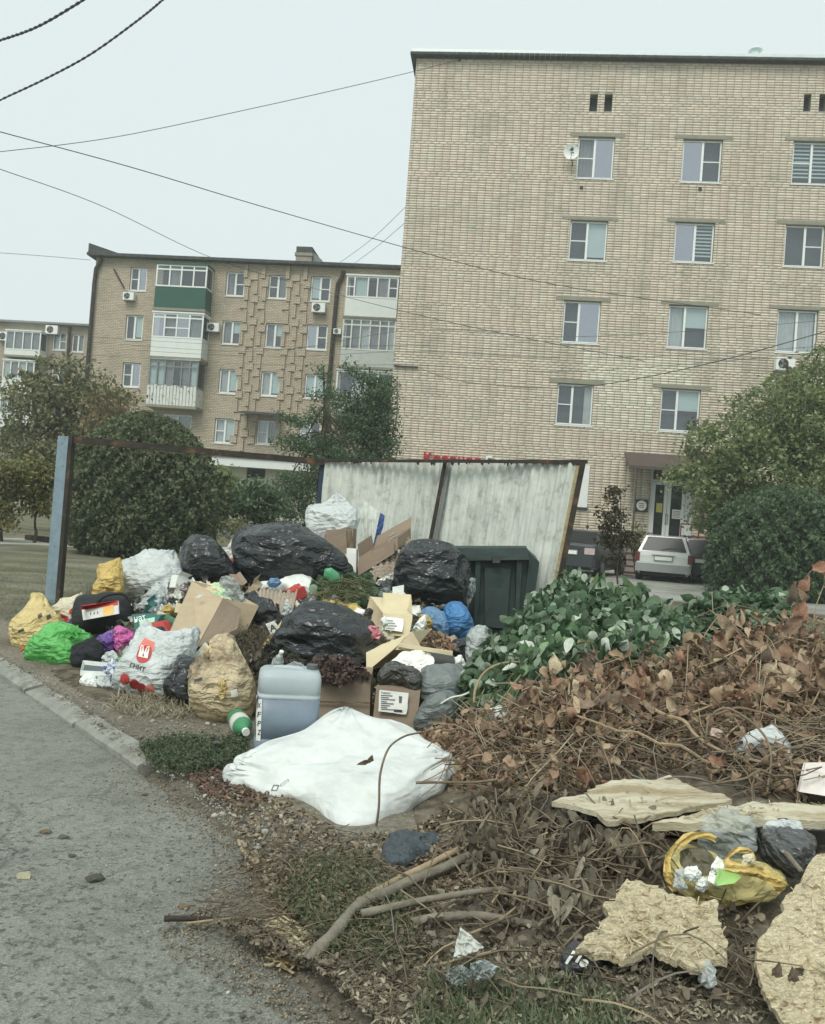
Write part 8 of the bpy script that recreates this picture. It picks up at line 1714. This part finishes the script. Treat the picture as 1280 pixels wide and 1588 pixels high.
q = gscatter([(412, 1430), (430, 1408), (455, 1420), (482, 1450), (486, 1475), (440, 1482), (416, 1462)], 420, rg); q[:, 2] = rg.uniform(-.05, .0, len(q)); V, Fc = repl(sb, q, rotm(rg, len(q), .14), rg.uniform(.03, .075, len(q)), rg); tag(mk('wood_shavings', V, Fc, leafmat('shaving', [(214, 196, 150), (192, 170, 124), (230, 216, 178), (170, 146, 104)], .05)), 'pile of pale wood splinters on the asphalt edge', 'wood shavings', kind='stuff')
clump('vine_debris', 'dry reddish leaves between the white sack and the grey bags', [(650, 1140), (700, 1125), (760, 1130), (780, 1180), (720, 1210), (700, 1180), (668, 1160)], 600, (4.5, 3.8), .06, BROWNL, rg, leafB, th=.05)
edge2 = [(225, 1195), (262, 1222), (310, 1240), (350, 1268), (380, 1305), (384, 1345), (330, 1382), (296, 1412), (360, 1440), (430, 1482), (500, 1538), (580, 1594), (548, 1600), (470, 1545), (400, 1500), (330, 1462), (262, 1420), (300, 1376), (350, 1340), (350, 1310), (320, 1275), (280, 1250), (215, 1210)]
for nm_, lb, nn, ss, mt_ in (('edge_dirt', 'brown dirt crumbs spilling over the broken asphalt edge', 2400, .011, M('dirt_crumb', s2l((138, 128, 110)), .95, .25, 30)), ('edge_chips', 'pale chips and grit spilling over the broken asphalt edge', 700, .011, bpy.data.materials['chip'])):
    seg = rg.integers(0, len(pts) - 1, nn) if False else None; EW = np.array([(e.x, e.y) for e in edgeW[:13]]); sl = np.linalg.norm(np.diff(EW, axis=0), axis=1); cs = np.concatenate([[0], np.cumsum(sl)]); u = rg.uniform(0, cs[-1], nn); p = np.stack([np.interp(u, cs, EW[:, 0]), np.interp(u, cs, EW[:, 1]), 0 * u], 1)
    wdt = .03 + .07 * (1 + npn(u * 3, u * 1.3, 1.)) ; p[:, 0] += rg.normal(0, 1, nn) * wdt; p[:, 1] += rg.normal(0, 1, nn) * wdt; d = rg.uniform(.3, 1.2, len(p)) * ss; p[:, 2] = np.maximum(ROADZ, gz(p[:, 0], p[:, 1])) + d * .2; V, Fc = repl(ico, p, rotm(rg, len(p), .4), d, rg); tag(mk(nm_, V, Fc, mt_), lb, 'dirt', kind='stuff')
# haze
hz, t = nodes('thin_air'); pv = N(t, 'ShaderNodeVolumePrincipled', i_Density=.0016, i_Anisotropy=.2); pv.inputs['Color'].default_value = (.93, 1, .985, 1); oo = N(t, 'ShaderNodeOutputMaterial'); t.links.new(pv.outputs[0], oo.inputs['Volume'])
bx_ = MB(); bx_.box(-620, -120, -1.2, 620, 920, 32); hzo = mk('haze', bx_.v, bx_.f, hz, org=(0, 0, -1.2)); hzo['kind'] = 'stuff'; hzo['label'] = 'thin pale air haze over the whole place'
SC.cycles.volume_bounces = 1
# small countable scraps strewn in the heap
SCR = [mesh(b[0], b[1], m_, name='scrap') for b, m_ in zip(crum, [PAPER, PAPERG, FOAM, CARD_L, PAPER])]
q = scatter([(200, 945), (300, 890), (420, 900), (560, 900), (700, 960), (720, 1040), (640, 1040), (560, 960), (400, 960), (280, 960)], 46, rg); p = hit(q[:, 0], q[:, 1])
for k in range(46):
    o = link('paper_scrap', SCR[k % 5]); o.matrix_basis = Matrix.Translation(Vector(p[k]) + Vector((0, -.03, .05))) @ Matrix(rotm(rg, 1, .7)[0].tolist()).to_4x4() @ Matrix.Scale(float(rg.uniform(.07, .14)), 4); tag(o, 'crumpled pale paper scrap lying loose in the rubbish heap', 'paper', 'loose paper scraps in the heap')
